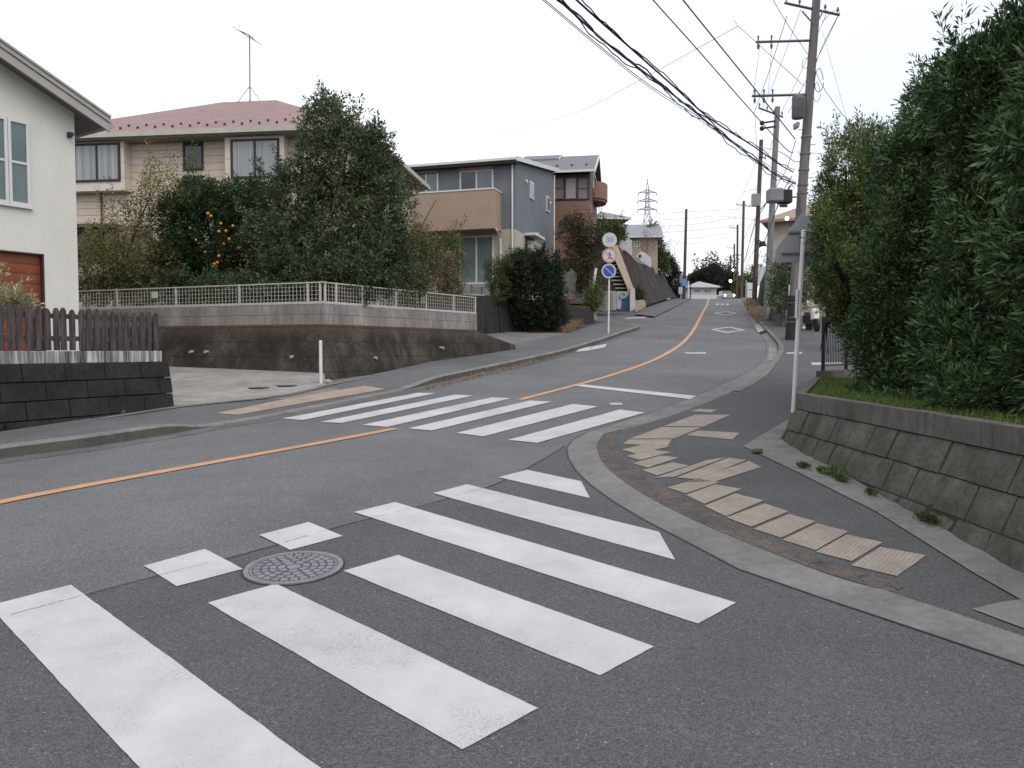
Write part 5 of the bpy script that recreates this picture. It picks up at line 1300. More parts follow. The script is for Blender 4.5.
cable([(822,30,Y1),(834,73,Y1-5),(846,116,Y1-10),(850,128,Y1-11)],.006,CABG,'thin steep drop wire from the pole top into the hedge top',gD)
cable([(813,72,Y1),(823,45,Y1-.2),(840,12,Y1-.5)],.010,CAB,'jumper wire rising to the right end of the top crossarm',gD)
cable([(822,22,Y1),(832,12,Y1),(840,10,Y1)],.010,CAB,'short jumper wire under the top crossarm',gD)
cable([(797,152,Y1),(812,153,Y1+1),(832,155,Y1+3)],.010,CAB,'short level wire from the nearest pole to the foliage at its right',gD)
gU='power lines running from pole to pole up the hill'
for (a,b,r,lab) in (((787,16,Y1),(754,113,42),.013,'leftmost line between the top arms of the first and second pole'),((801,9,Y1),(761,113,42),.010,'second line between the top arms of the first and second pole'),((828,10,Y1),(781,113,42),.010,'third line between the top arms of the first and second pole'),((840,12,Y1),(788,113,42),.012,'rightmost line between the top arms of the first and second pole'),
    ((760,43,Y1-.3),(753,94,Y1-.3),.008,'near-vertical jumper joining the left ends of the middle and lower crossarm'),((772,43,Y1-.3),(768,94,Y1-.3),.008,'second near-vertical jumper between the middle and lower crossarm'),
    ((755,115,42),(757.5,157,62),.012,'left line from the second pole to the brown third pole'),((780,115,42),(767,157,62),.012,'right line from the second pole to the brown third pole'),
    ((757,160,62),(737,206,100),.012,'left line from the brown third pole to the fourth pole'),((766,160,62),(749,206,100),.012,'right line from the brown third pole to the fourth pole'),
    ((738,207,100),(730,229,124),.012,'line from the fourth pole down to the fifth pole'),((744,207,100),(738,229,124),.012,'second line from the fourth pole down to the fifth pole')):
    cable([a,b],r,CABG if r<.011 else CAB,lab,gU,sag=.12)
gC='communication cables drooping along the row of poles'
for (pts,r,lab) in (([(792,176,Y1),(781,196,33),(772,222,38),(764,243,42)],.016,'black cable from the nearest pole down to the second pole'),
   ([(793,183,Y1),(778,206,34),(768,232,42),(757,262,55),(752,280,62)],.014,'black cable sagging past the second pole'),
   ([(796,140,Y1),(786,170,33),(776,188,38),(771,205,42)],.013,'steep black cable from the clamps to behind the closure box'),
   ([(790,186,Y1),(786,193,Y1-.3),(788,196,Y1-.4)],.03,'short fat cable tail entering the closure box'),
   ([(766,203,Y1-.4),(758,214,40),(752,232,60),(745,262,100)],.018,'long thin cable running from the closure box up the hill'),
   ([(768,200,Y1-.4),(755,225,50),(746,255,85),(741,272,118)],.018,'second long thin cable running up the hill beside it'),
   ([(757,245,62),(748,262,85),(743,275,110)],.018,'dark cable sagging from the third pole'),
   ([(770,246,42),(763,262,48),(756,284,62)],.013,'low cable between the second and third pole'),
   ([(757,215,62),(749,228,80),(743.5,240,100)],.016,'mid-height cable between the third and fourth pole'),
   ([(757,232,62),(750,250,80),(743,262,100)],.016,'lower mid-height cable between the third and fourth pole')):
    cable(pts,r,CAB,lab,gC)
gL='thin lines from the row of poles across to the left'
for (pts,lab) in (([(743,209,100),(715,210.5,92),(686,212,80),(640,214.5,88),(600,215,95)],'topmost line across to the lone brown pole'),
   ([(738,217,100),(715,216,92),(686,218.5,80),(640,221,76),(623,221.5,72)],'second line across to the lone brown pole'),
   ([(757,220,62),(735,218,75),(715,221,80),(686,225,80),(640,227,95)],'third line across to the lone brown pole'),
   ([(743,224,100),(715,228,90),(686,231,80),(655,233,90)],'fourth line across to the lone brown pole'),
   ([(737,231,124),(712,236,100),(686,239,80)],'fifth line across to the lone brown pole'),
   ([(686,243,80),(672,240,84),(656,234,90)],'sagging line left of the lone brown pole'),([(686,243,80),(700,243,100),(725,238,124)],'sagging line right of the lone brown pole'),
   ([(743,192,100),(757,189,62)],'short thin line beside the fourth pole top'),([(795,162,Y1),(780,152,32),(765,148,45),(757,146,62)],'thin slack line from the nearest pole to the third pole')):
    cable(pts,.016,CABG,lab,gL)

# ================================================================== RIGHT SIDE DISTANCE
LAMPW=bpy.data.materials.new('lamp_glow'); LAMPW.use_nodes=True; s_=LAMPW.node_tree; s_.nodes.remove(s_.nodes['Principled BSDF']); em=s_.nodes.new('ShaderNodeEmission'); em.inputs['Color'].default_value=(1,.72,.42,1); em.inputs['Strength'].default_value=9; s_.links.new(em.outputs[0],s_.nodes['Material Output'].inputs[0])
# beige house behind the poles
FH=Frame((P(771,300,47)[0],47),(.9,-.43)); hz=FH.z(784,222)
rh=thing('house',FH.p(3,0,Z(17,47)),'beige house with a tan roof half hidden behind the utility poles and the hedge','house')
LH=9
mb=MB(); FH.box(mb,0,LH,0,7,2.8,hz); mb.build('wall',plain('beige_wall_right',(.42,.37,.31),.8),rh)
TANR=plain('tan_roof',(.26,.21,.16),.7,0,.1,5)
zr_=FH.z(800,203); e=[FH.p(-.6,-.6,hz),FH.p(LH+.6,-.6,hz),FH.p(LH+.6,7.6,hz),FH.p(-.6,7.6,hz)]; et=[(a,b,c+.12) for a,b,c in e]; r0,r1=FH.p(3.2,3.5,zr_+.9),FH.p(LH-3,3.5,zr_+.9)
mb=MB(); mb.add(et+[r0,r1]+e,[(0,1,5,4),(1,2,5),(2,3,4,5),(3,0,4),(0,6,7,1),(1,7,8,2),(2,8,9,3),(3,9,6,0),(9,8,7,6)]); mb.build('roof',TANR,rh)
mb=MB(); FH.box(mb,-.62,LH,-.75,-.61,hz-.06,hz+.1); mb.build('gutter',plain('pink_fascia',(.30,.19,.16),.6),rh)
def lamp(px,py,y,r,label,cat='lamp',name='wall_lamp'):
    q=P(px,py,y); t=thing(name,q,label,cat); mb=MB(); mb.ball(q,r,10,8); mb.build('bulb',LAMPW,t); mb=MB(); mb.box(q[0]-r*.7,q[0]+r*.7,q[1]+r*.5,q[1]+r*1.5,q[2]-r*.2,q[2]+r*1.25); mb.build('housing',CABG,t)
lamp(787,218.5,44.5,.11,'bright warm lamp glowing under the eave of the beige house')
lamp(779,248,46.2,.07,'small warm lamp low on the beige house wall')
lamp(811,225,34,.085,'small warm lamp glinting between the hedge leaves right of the pentagonal sign')
q=P(761.5,250,60); sl_=thing('street_lamp',q,'street lamp with warm glow on a short arm between the second and third pole','street lamp')
mb=MB(); mb.tube([P(755.8,243,62),P(759,240,60.8),P(762,243,60)],.05,8); mb.build('arm',CAB,sl_)
mb=MB(); mb.tube([P(762,241.5,60),P(763,247,60)],[.22,.30],12); mb.build('head',CAB,sl_)
mb=MB(); mb.ball(P(763,248.5,60),.20,10,8,(1,1,.7)); mb.build('bulb',LAMPW,sl_)
# bank, walls, banners right of the hill road
flatpoly('garden_wall',[(758,267),(766,266),(765.5,272),(759,286),(757.5,286)],70,.2,WHT,'white wall panel seen between the third and second pole','wall')
slopeface('revetment',[P(757,303,66),P(763,304,60),P(767,305,56)],[P(760,283,68),P(765,272,63),P(771,262,59)],REV,'dark sloping stone bank between the brown pole and the pale second pole','retaining slope',-1.2)
bn=thing('banner',P(747,308,75),'tall white upright banner on a thin pole near the dry grass','banner')
mb=MB(); q=P(745.6,309,75); mb.tube([(q[0],75,Z(q[0],75)),P(746.2,280.5,75)],.035,6); mb.build('pole',PIPEW,bn)
mb=MB(); mb.prism([P(x,y_,74.95) for x,y_ in ((747.2,282.5),(752.8,283),(752.6,296),(748.5,299),(747,299))],(0,.02,0)); mb.build('cloth',plain('banner_white',(.55,.56,.58),.8),bn)
mb=MB(); mb.prism([P(x,y_,74.93) for x,y_ in ((748.6,289.3),(752.2,289.3),(752.2,290.1),(748.6,290.1))],(0,.012,0)); mb.build('stripe',CABG,bn)
# low garden walls right of the pavement
def gwall(a,b,h,th,mat,label):
    a=Vector(a);b=Vector(b); mb=MB(); n=Vector(((b-a).y,-(b-a).x)).normalized()*th
    za,zb_=Z(*a),Z(*b); mb.hexa([tuple(a)+(za-.1,),tuple(a+n)+(za-.1,),tuple(b+n)+(zb_-.1,),tuple(b)+(zb_-.1,),tuple(a)+(za+h,),tuple(a+n)+(za+h,),tuple(b+n)+(zb_+h,),tuple(b)+(zb_+h,)]); tag(mb.build('garden_wall',mat,bevel=.02),label,'wall')
gwall(G(770,318,.1),G(786,327,.1),.75,.2,concrete('low_wall_grey',.13,(1,.95,.9),.5),'low grey block wall behind the second pole along the pavement')
gwall(G(772,313,.1),(24.8,62),.9,.2,BLK,'low grey wall further up behind the dry grass clump')
mb=MB(); a=P(788.6,325,34); mb.tube([(a[0],34,Z(a[0],34)),P(789.4,285,34)],.035,8); tag(mb.build('marker_post',PIPEW),'thin white post just left of the dark foot of the nearest pole','post')
# far house and wooded hill beyond the crest
simple_house('house','distant low white house with a wide grey roof beyond the crest of the road',692,716,190,13.0,287.5,281.5,WHT,plain('far_roof',(.28,.29,.30),.6),(1,.05),9,[(694,289.5,700,292.5),(704,289.5,711,292.5)],True,1.2)
mb=MB(); a=P(690.5,298,180);b=P(717,295,180); mb.box(a[0],b[0],180,180.2,Z(a[0],180),b[2]); tag(mb.build('garden_wall',WHT),'pale wall in front of the distant low house','wall')
for (x,lab) in ((688.3,'white gate post at the crest, right of the lone brown pole'),(690.7,'thin dark post at the crest beside the white gate post')):
    mb=MB(); q=P(x,298,86); mb.tube([(q[0],86,Z(q[0],86)),P(x,281,86)],.09 if x<689 else .05,8); tag(mb.build('gate_post',PIPEW if x<689 else CAB),lab,'post')
# vehicles beyond the crest with their lights on
def far_car(cx,y,col,label,lit=True):
    q=P(cx,298,y); x,zz=q[0],Z(q[0],y)
    c=thing('parked_car',(x,y,zz),label,'car','cars with lit headlights beyond the crest')
    prof=[(-.85,.25),(.85,.25),(.87,.75),(.80,.95),(.66,1.45),(-.66,1.45),(-.80,.95),(-.87,.75)]
    mb=MB(); mb.prism([(x+a,y,zz+b) for a,b in prof[:4]+[(-.80,.95),(-.87,.75)]],(0,3.9,0)); mb.build('body',col,c,bevel=.06)
    mb=MB(); mb.prism([(x-.78,y+1.0,zz+.951),(x+.78,y+1.0,zz+.951),(x+.64,y+1.7,zz+1.46),(x-.64,y+1.7,zz+1.46)],(0,.05,0)); mb.prism([(x-.76,y+1.06,zz+.951),(x+.76,y+1.06,zz+.951),(x+.62,y+1.76,zz+1.45),(x-.62,y+1.76,zz+1.45)],(0,1.7,0)); mb.build('cabin',GLASSDK,c)
    for s_ in (-.66,.66):
        mb=MB(); mb.ball((x+s_,y-.03,zz+.68),.13,8,6,(1,.5,1)); mb.build('headlight',LAMPW,c)
        for yy in (.75,3.1): mb=MB(); mb.tube([(x+s_*1.15,y+yy,zz+.3),(x+s_*1.3,y+yy,zz+.3)],.3,14); mb.build('wheel',CAB,c)
far_car(729.5,112,plain('car_silver',(.25,.26,.28),.3,.5),'small silver car coming over the crest with warm headlights, nearer one')
far_car(727.5,135,plain('car_dark',(.05,.05,.06),.3,.4),'dark car behind the silver one beyond the crest')
for (x,y_,d,lab) in ((730.5,281,120,'warm street lamp glow above the cars at the crest'),(733,270,150,'faint warm lamp on the distant poles')):
    lamp(x,y_,d,.22,lab,'lamp','street_lamp')
# scooter parked right of the white post
g=G(816.5,331.5,.12); sy_=g[1]; sc=thing('scooter',(g[0],sy_,Z(*g)+.12),'white and black scooter parked facing the road at the edge of the hedge','scooter')
z0=Z(*g)+.12; x0=g[0]; k=1.0
mb=MB(); mb.tube([(x0-.05,sy_,z0+.27),(x0+.05,sy_,z0+.27)],.27,18); mb.build('front_wheel',CAB,sc)
mb=MB(); mb.tube([(x0+.07,sy_+1.2,z0+.27),(x0+.19,sy_+1.2,z0+.27)],.27,18); mb.build('rear_wheel',CAB,sc)
WSC=plain('scooter_white',(.6,.6,.57),.3)
mb=MB(); mb.hexa([(x0-.10,sy_-.02,z0+.55),(x0+.10,sy_-.02,z0+.55),(x0+.20,sy_+.22,z0+.5),(x0-.20,sy_+.22,z0+.5),(x0-.12,sy_+.10,z0+1.0),(x0+.12,sy_+.10,z0+1.0),(x0+.18,sy_+.26,z0+1.0),(x0-.18,sy_+.26,z0+1.0)]); mb.build('front_cowl',WSC,sc,bevel=.03)
mb=MB(); mb.hexa([(x0-.15,sy_+.6,z0+.3),(x0+.2,sy_+.6,z0+.3),(x0+.25,sy_+1.4,z0+.4),(x0-.1,sy_+1.4,z0+.4),(x0-.13,sy_+.6,z0+.75),(x0+.18,sy_+.6,z0+.75),(x0+.22,sy_+1.45,z0+.8),(x0-.08,sy_+1.45,z0+.8)]); mb.build('body',CAB,sc,bevel=.04)
mb=MB(); mb.hexa([(x0-.12,sy_+.62,z0+.76),(x0+.17,sy_+.62,z0+.76),(x0+.2,sy_+1.3,z0+.81),(x0-.08,sy_+1.3,z0+.81),(x0-.10,sy_+.66,z0+.86),(x0+.15,sy_+.66,z0+.86),(x0+.18,sy_+1.25,z0+.90),(x0-.06,sy_+1.25,z0+.90)]); mb.build('seat',CAB,sc)
mb=MB(); mb.tube([(x0-.34,sy_+.26,z0+1.04),(x0-.12,sy_+.18,z0+1.07),(x0+.12,sy_+.18,z0+1.07),(x0+.34,sy_+.26,z0+1.04)],.018,6); mb.build('handlebar',CAB,sc)
for s_ in (-1,1):
    mb=MB(); mb.tube([(x0+.26*s_,sy_+.2,z0+1.06),(x0+.34*s_,sy_+.16,z0+1.26)],.008,5); mb.disc((x0+.34*s_,sy_+.15,z0+1.30),(0,1,.01),.06,.02,12); mb.build('mirror',WSC,sc)
mb=MB(); mb.ball((x0,sy_-.01,z0+.86),.075,10,6,(1,.5,1)); mb.build('headlight',PALE,sc)

# distant lattice pylon
yp=300; pb_=P(646,262,yp); ptp=P(647.2,181,yp); S_=yp/F
py=thing('pylon',(pb_[0],yp,17),'distant steel lattice transmission pylon with three pairs of arms behind the hillside houses','pylon')
PM=plain('pylon_steel',(.24,.25,.26),.6,.3,.08)
cx=P(647,250,yp)[0]; zz=lambda r: P(647,r,yp)[2]
def hw(r): # half width in metres at image row r
    return (.9+max(0,(r-190))*.022+max(0,r-212)*.085)*S_*1.5
rows=[181,190,198,206,213,222,232,243,256,275,300]
mb=MB()
for sx in (-1,1):
    for sy2 in (-1,1):
        mb.tube([(cx+sx*hw(r)*(0 if r==181 else 1),yp+sy2*hw(r)*(0 if r==181 else 1),zz(r)) for r in rows],.11,4)
mb.build('leg',PM,py)
mb=MB()
for a,b in zip(rows[1:],rows[2:]):
    for f in (-1,1):
        mb.tube([(cx-hw(a),yp+f*hw(a),zz(a)),(cx+hw(b),yp+f*hw(b),zz(b))],.07,3); mb.tube([(cx+hw(a),yp+f*hw(a),zz(a)),(cx-hw(b),yp+f*hw(b),zz(b))],.07,3)
        mb.tube([(cx-hw(b),yp+f*hw(b),zz(b)),(cx+hw(b),yp+f*hw(b),zz(b))],.07,3)
mb.build('bracing',PM,py)
for r,w_ in ((190,8.8),(198.5,9.6),(207,9.4)):
    for sx in (-1,1):
        tip=(cx+sx*w_*S_,yp,zz(r+2.6)); mb=MB()
        for f in (-1,1): mb.tube([(cx,yp+f*hw(r),zz(r)),tip],.10,4); mb.tube([(cx,yp+f*hw(r),zz(r+3)),tip],.10,4)
        for t in (.35,.65): q=Vector((cx,yp,zz(r))).lerp(Vector(tip),t); mb.tube([q,q-Vector((0,0,1.0*(1-t)))],.12,3)
        mb.tube([tip,(tip[0],tip[1],tip[2]-1.1)],.18,5); mb.build('crossarm',PM,py)
mb=MB(); mb.tube([(cx,yp,zz(184)),(cx,yp,zz(179))],.18,5); mb.build('peak',PM,py)
# ================================================================== PLANTS
def leafmat(name,dark,mid,light,rough=.5,spec=.35):
    s=NT(name); a=s.n.new('ShaderNodeAttribute'); a.attribute_name='tint'
    c=s.ramp(a.outputs['Fac'],[(.0,dark),(.55,mid),(1.0,light)])
    s.done(c,rough,0,spec)
    tr=s.n.new('ShaderNodeBsdfTranslucent'); s.link(c,tr.inputs['Color']); mx=s.n.new('ShaderNodeMixShader'); mx.inputs[0].default_value=.18
    s.link(s.b.outputs[0],mx.inputs[1]); s.link(tr.outputs[0],mx.inputs[2]); s.link(mx.outputs[0],s.out.inputs['Surface']); return s.m
def unit(a): return a/np.maximum(1e-9,np.linalg.norm(a,axis=1,keepdims=True))
def leafmesh(name,base,dirn,L,Wd,tint,mat,parent=None,origin=None,rng=RNG,curl=.15):
    n=len(base); side=unit(np.cross(dirn,rng.normal(size=(n,3)))); up=np.cross(side,dirn)
    L=L[:,None]; Wd=Wd[:,None]
    p0=base; p1=base+dirn*L*.45+side*Wd*.5+up*L*curl*.5; p2=base+dirn*L; p3=base+dirn*L*.45-side*Wd*.5+up*L*curl*.5
    off=np.array(ROOT[parent.name] if parent is not None else origin)
    co=np.stack([p0,p1,p2,p3],1).reshape(-1,3)-off
    me=bpy.data.meshes.new(name); me.vertices.add(4*n); me.vertices.foreach_set('co',co.astype(np.float32).ravel())
    me.loops.add(4*n); me.loops.foreach_set('vertex_index',np.arange(4*n,dtype=np.int32)); me.polygons.add(n)
    me.polygons.foreach_set('loop_start',np.arange(0,4*n,4,dtype=np.int32)); 
    try: me.polygons.foreach_set('loop_total',np.full(n,4,dtype=np.int32))
    except Exception: pass
    me.update(calc_edges=True)
    at=me.attributes.new('tint','FLOAT','FACE'); at.data.foreach_set('value',np.clip(tint,0,1).astype(np.float32))
    me.materials.append(mat); o=bpy.data.objects.new(name,me); COL.objects.link(o)
    if parent is not None: o.parent=parent; ROOT[o.name]=Vector(off)
    else: o.location=off; ROOT[o.name]=Vector(off)
    return o
def crown_data(lobes,n_sprig,per,L,Wd,slen,rng,outer=.9,thick=.30,up=.35,spread=.9,droop=0,clump=1.0,twig=.04,hide=None):
    lb=np.array(lobes,float); w=(lb[:,3]*lb[:,5]+lb[:,4]*lb[:,5]+lb[:,3]*lb[:,4]); w/=w.sum()
    k=rng.choice(len(lb),n_sprig,p=w); d=unit(rng.normal(size=(n_sprig,3)))
    # lumpy radius: each lobe gets random bumps so that outlines and shading break up
    bump=np.zeros(n_sprig); gap=np.ones(n_sprig)
    for i in range(len(lb)):
        m=k==i; bd=unit(rng.normal(size=(14,3))); ba=rng.uniform(-.22,.26,14)
        dd=d[m]@bd.T; bump[m]=(np.exp((dd-1)*7)*ba).sum(1)
        nb=int(min(90,max(16,lb[i,3]*lb[i,5]*60))); b2=unit(rng.normal(size=(nb,3))); mx=(d[m]@b2.T).max(1); kk=nb*.55
        bough=np.exp((mx-1)*kk); bump[m]+=.20*(bough-.45); gap[m]=bough
    r=outer+bump-np.abs(rng.normal(size=n_sprig))*thick; tw=rng.random(n_sprig)<twig; r=np.where(tw,outer+bump+rng.uniform(0,.22,n_sprig),r)
    c=lb[k,:3]+d*lb[k,3:6]*r[:,None]
    keep=rng.random(n_sprig)<(.45+.75*gap)
    # drop sprigs deep inside other lobes
    for i in range(len(lb)):
        q=np.linalg.norm((c-lb[i,:3])/lb[i,3:6],axis=1); keep&=~((q<.52)&(k!=i))
    keep&=r>.25
    if hide is not None: keep&=hide(c)
    c=c[keep];d=d[keep];n=len(c)
    ax=unit(d+np.array([0,0,up-droop])+rng.normal(size=(n,3))*.45)
    if twig>0:   # upright sprouts breaking the outline
        pk=np.where(d[:,2]>.25)[0]; pk=rng.choice(pk,min(len(pk),int(n*twig*.16)+2),replace=False); ex=[];ea=[]
        for j in pk:
            sd=unit((d[j]*.5+np.array([0,0,1.0])+rng.normal(size=3)*.3)[None])[0]; hh=rng.uniform(1.2,3.2)*slen
            for f in np.linspace(.2,1,5): ex.append(c[j]+sd*hh*f); ea.append(sd)
        c=np.vstack([c,ex]); ax=np.vstack([ax,ea]); d=np.vstack([d,ea]); n=len(c)
    off_=np.zeros(n); o_=(rng.normal(0,.10,len(lb))[k])[keep]; off_[:len(o_)]=o_; st=np.clip(rng.normal(.45,.22,n)+off_,0,1)
    t=rng.random((n,per)); rad=rng.normal(size=(n,per,3)); 
    base=c[:,None,:]+ax[:,None,:]*(t[...,None]*slen)+rad*slen*.16*clump
    dr=ax[:,None,:]*.75+unit(rad.reshape(-1,3)).reshape(n,per,3)*spread
    base=base.reshape(-1,3); dr=unit(dr.reshape(-1,3)); m=len(base)
    tint=(st[:,None]+rng.normal(0,.13,(n,per))+t*.18).ravel()
    return base,dr,L*rng.uniform(.65,1.2,m),Wd*rng.uniform(.7,1.2,m),tint
def lobe(px,py,y,rx,rz,ry=None):
    c=P(px,py,y); a=rx/F*y; b=rz/F*y; return (c[0],y,c[2],a,ry if ry else a,b)
BARK=plain('bark_grey_brown',(.055,.045,.036),.95,0,.3,9,.1,.4); BARKD=plain('bark_dark',(.025,.021,.018),.95,0,.3,9,.1)
def tree(name,label,cat,base,lobes,mat,n,per,L,Wd,slen,trunk_r=.09,group=None,bark=None,seed=1,trunks=1,limbs=True,lean=(0,0),**kw):
    rng=np.random.default_rng(seed); R=random.Random(seed)
    t=thing(name,base,label,cat,group)
    b=crown_data(lobes,n,per,L,Wd,slen,rng,**kw); leafmesh('crown',*b,mat,parent=t,rng=rng)
    mb=MB(); zc_=sum(l[2] for l in lobes)/len(lobes); top=max(l[2]+l[5]*.4 for l in lobes); cx=sum(l[0] for l in lobes)/len(lobes); cy=sum(l[1] for l in lobes)/len(lobes)
    for q in range(trunks):
        ox=R.uniform(-.15,.15)*(q>0); hub_=Vector((base[0]+(cx-base[0])*.6+ox*2,base[1]+(cy-base[1])*.6,base[2]+(zc_-base[2])*.6))
        mb.tube([(base[0]+ox,base[1],base[2]-.05),Vector((base[0]+ox,base[1],base[2])).lerp(hub_,.5)+Vector((R.uniform(-.06,.06),0,0)),hub_],[trunk_r,trunk_r*.8,trunk_r*.6],8)
    mb.build('trunk',bark or BARK,t,smooth=True)
    if limbs:
        mb=MB()
        for l in lobes:
            e=Vector(l[:3]); m=hub_.lerp(e,.5)+Vector((R.uniform(-.1,.1),R.uniform(-.1,.1),.1)); mb.tube([hub_,m,e],[trunk_r*.5,trunk_r*.36,trunk_r*.2],6)
            for _ in range(5):
                d_=Vector((R.gauss(0,1),R.gauss(0,1),R.gauss(.3,1))).normalized(); en=e+Vector((d_.x*l[3],d_.y*l[4],d_.z*l[5]))*.9; mb.tube([e,e.lerp(en,.5)+Vector((0,0,.03)),en],[trunk_r*.2,trunk_r*.13,trunk_r*.06],5)
        mb.build('limb',bark or BARK,t)
    return t
LG1=leafmat('leaf_dark_olive',(.018,.028,.014),(.058,.082,.042),(.16,.20,.11),.6,.2)
LG2=leafmat('leaf_citrus',(.010,.022,.009),(.032,.056,.022),(.10,.145,.055),.55,.25)
LG3=leafmat('leaf_yellow_green',(.05,.06,.015),(.13,.13,.035),(.30,.26,.07))
LG4=leafmat('leaf_podocarpus',(.010,.022,.009),(.036,.068,.026),(.14,.20,.08),.55,.25)
LG5=leafmat('leaf_podocarpus_light',(.022,.036,.010),(.070,.105,.030),(.19,.24,.075),.55,.2)
LG6=leafmat('leaf_brown',(.05,.035,.02),(.12,.085,.05),(.24,.18,.11))
LG7=leafmat('leaf_blackgreen',(.007,.012,.006),(.018,.030,.015),(.050,.075,.036),.55,.22)
LG8=leafmat('leaf_mid_green',(.024,.038,.012),(.065,.088,.028),(.15,.18,.06),.6,.2)
LG9=leafmat('leaf_pale',(.14,.13,.07),(.30,.27,.16),(.46,.42,.28))
LGR=leafmat('grass_bright',(.045,.075,.018),(.10,.15,.032),(.19,.25,.07),.6,.2)
LDRY=leafmat('grass_dry',(.12,.085,.05),(.27,.20,.125),(.42,.33,.22),.8,.1)
LRED=leafmat('leaf_litter',(.035,.015,.01),(.085,.035,.022),(.18,.09,.05),.8,.1)
LFAR=leafmat('leaf_far',(.018,.019,.017),(.036,.037,.031),(.065,.066,.055),.8,.1)
# big dark tree behind the mesh fence
Y=21.6
tree('tree','large dark bushy evergreen tree behind the white grid fence at the wall corner','tree',(P(338,300,Y)[0],Y,2.7),
 [lobe(338,232,Y,52,50),lobe(298,205,Y,34,42),lobe(345,160,Y,38,42),lobe(326,126,Y,21,30,.7),lobe(385,205,Y-.2,28,52),lobe(374,160,Y,20,34,.6),lobe(366,265,Y-.8,42,34),lobe(300,262,Y-.6,44,34),lobe(345,280,Y-1.2,55,24),lobe(300,293,Y-.9,50,14),lobe(270,288,Y-.5,30,16),lobe(268,238,Y,28,24),lobe(392,240,Y,14,30)],
 LG1,10500,13,.10,.044,.22,.12,seed=3,outer=.88,thick=.30,twig=.09)
# orange tree
Y=22.6
ot=tree('orange_tree','bushy citrus tree bearing bright oranges behind the white grid fence','tree',(P(215,290,Y)[0],Y,2.7),
 [lobe(212,238,Y,40,44),lobe(182,225,Y,24,32),lobe(245,208,Y,30,26),lobe(205,200,Y,26,20),lobe(180,262,Y,28,28),lobe(232,262,Y,34,30),lobe(262,215,Y+.3,22,28),lobe(190,290,Y-.3,36,14),lobe(240,290,Y-.4,34,14)],
 LG2,7800,13,.09,.046,.2,.08,seed=5,outer=.86,thick=.28,twig=.05)
ORG=plain('orange_peel',(.62,.24,.02),.45,0,.12,9,.4)
for (x,y_) in ((208,213.5),(221,223.5),(219,231.5),(226,231),(229,239),(219,256),(214.5,264),(217.5,262.5),(211,216),(233,226),(196,240),(239,248),(205,252),(190,228),(248,233),(224,244)):
    q=P(x,y_,Y-1.05-.15*random.random()); mb=MB(); mb.ball(q,.043 if x not in(205,190,248,224,196) else .03,10,8); mb.build('orange_fruit',ORG,ot,smooth=True)
Y=22.2
tree('hedge','low dark hedge just behind the left run of the white grid fence','hedge',(P(160,300,21.2)[0],21.3,2.7),[lobe(95,292,22.2,24,13,.4),lobe(135,290,21.9,26,15,.4),lobe(175,290,21.4,26,15,.4),lobe(215,291,21,26,14,.4),lobe(255,291,20.6,24,14,.4)],LG1,1700,11,.075,.035,.16,.03,seed=77,limbs=False)
tree('tree','thin straggly tree with yellow-green leaves in front of the cream house','tree',(P(112,300,Y)[0],Y,2.7),
 [lobe(128,228,Y,26,13),lobe(110,262,Y,30,20),lobe(142,206,Y,18,10),lobe(160,182,Y,16,14,.5),lobe(96,285,Y,18,14),lobe(128,280,Y,22,14),lobe(150,195,Y,10,8,.4)],
 LG3,1150,9,.085,.04,.3,.045,seed=8,outer=.9,thick=.5,twig=.1)
tree('shrub','loose mid-green hedge shrub behind the left end of the grid fence','shrub',(P(110,300,21.8)[0],21.8,2.7),
 [lobe(95,275,21.8,22,26),lobe(130,272,21.8,28,26),lobe(162,268,22,22,30),lobe(92,245,22,14,14),lobe(150,300,20.7,13,14,.25)],leafmat('leaf_olive_yellow',(.035,.042,.012),(.10,.105,.03),(.21,.20,.06)),1500,10,.075,.03,.2,.03,seed=9,outer=.88,thick=.35)
tree('tree','small bare tree with sparse light leaves rising in front of the cream house window','tree',(P(175,290,23)[0],23.4,2.7),
 [lobe(168,190,23.4,26,26),lobe(190,178,23.4,18,16),lobe(182,215,23.4,20,16)],LG8,330,8,.07,.03,.3,.04,seed=10,outer=.95,thick=.5,twig=.15)
# shrubs right of the big tree
gs='mixed shrubs behind the right run of the grid fence'
tree('shrub','dark green shrub hanging over the grid fence right of the big tree','shrub',(P(408,300,22)[0],22,2.75),[lobe(404,285,21.2,22,24,.5),lobe(398,262,21.6,16,20)],LG1,1000,10,.08,.036,.2,.03,gs,seed=12)
tree('shrub','yellow-green upright shrub between the dark shrub and the brown one','shrub',(P(420,300,23.2)[0],23.2,2.75),[lobe(420,262,23.2,16,24),lobe(412,248,23.2,12,12)],LG3 and leafmat('leaf_lime',(.04,.05,.012),(.09,.105,.03),(.18,.19,.06)),700,10,.08,.035,.25,.03,gs,seed=13)
tree('shrub','brownish shrub with withered leaves over the grid fence','shrub',(P(440,300,23.2)[0],23.2,2.75),[lobe(440,272,23.2,18,20),lobe(420,240,23.6,11,16),lobe(452,285,23.2,10,8)],LG6,640,9,.075,.03,.25,.03,gs,seed=14,thick=.4)
tree('shrub','round leafy green shrub in front of the sliding glass door','shrub',(P(446,300,24.2)[0],24.2,2.75),[lobe(446,257,24.3,19,22),lobe(452,290,23.7,9,9,.3)],LG8,1000,10,.07,.035,.2,.03,gs,seed=15)
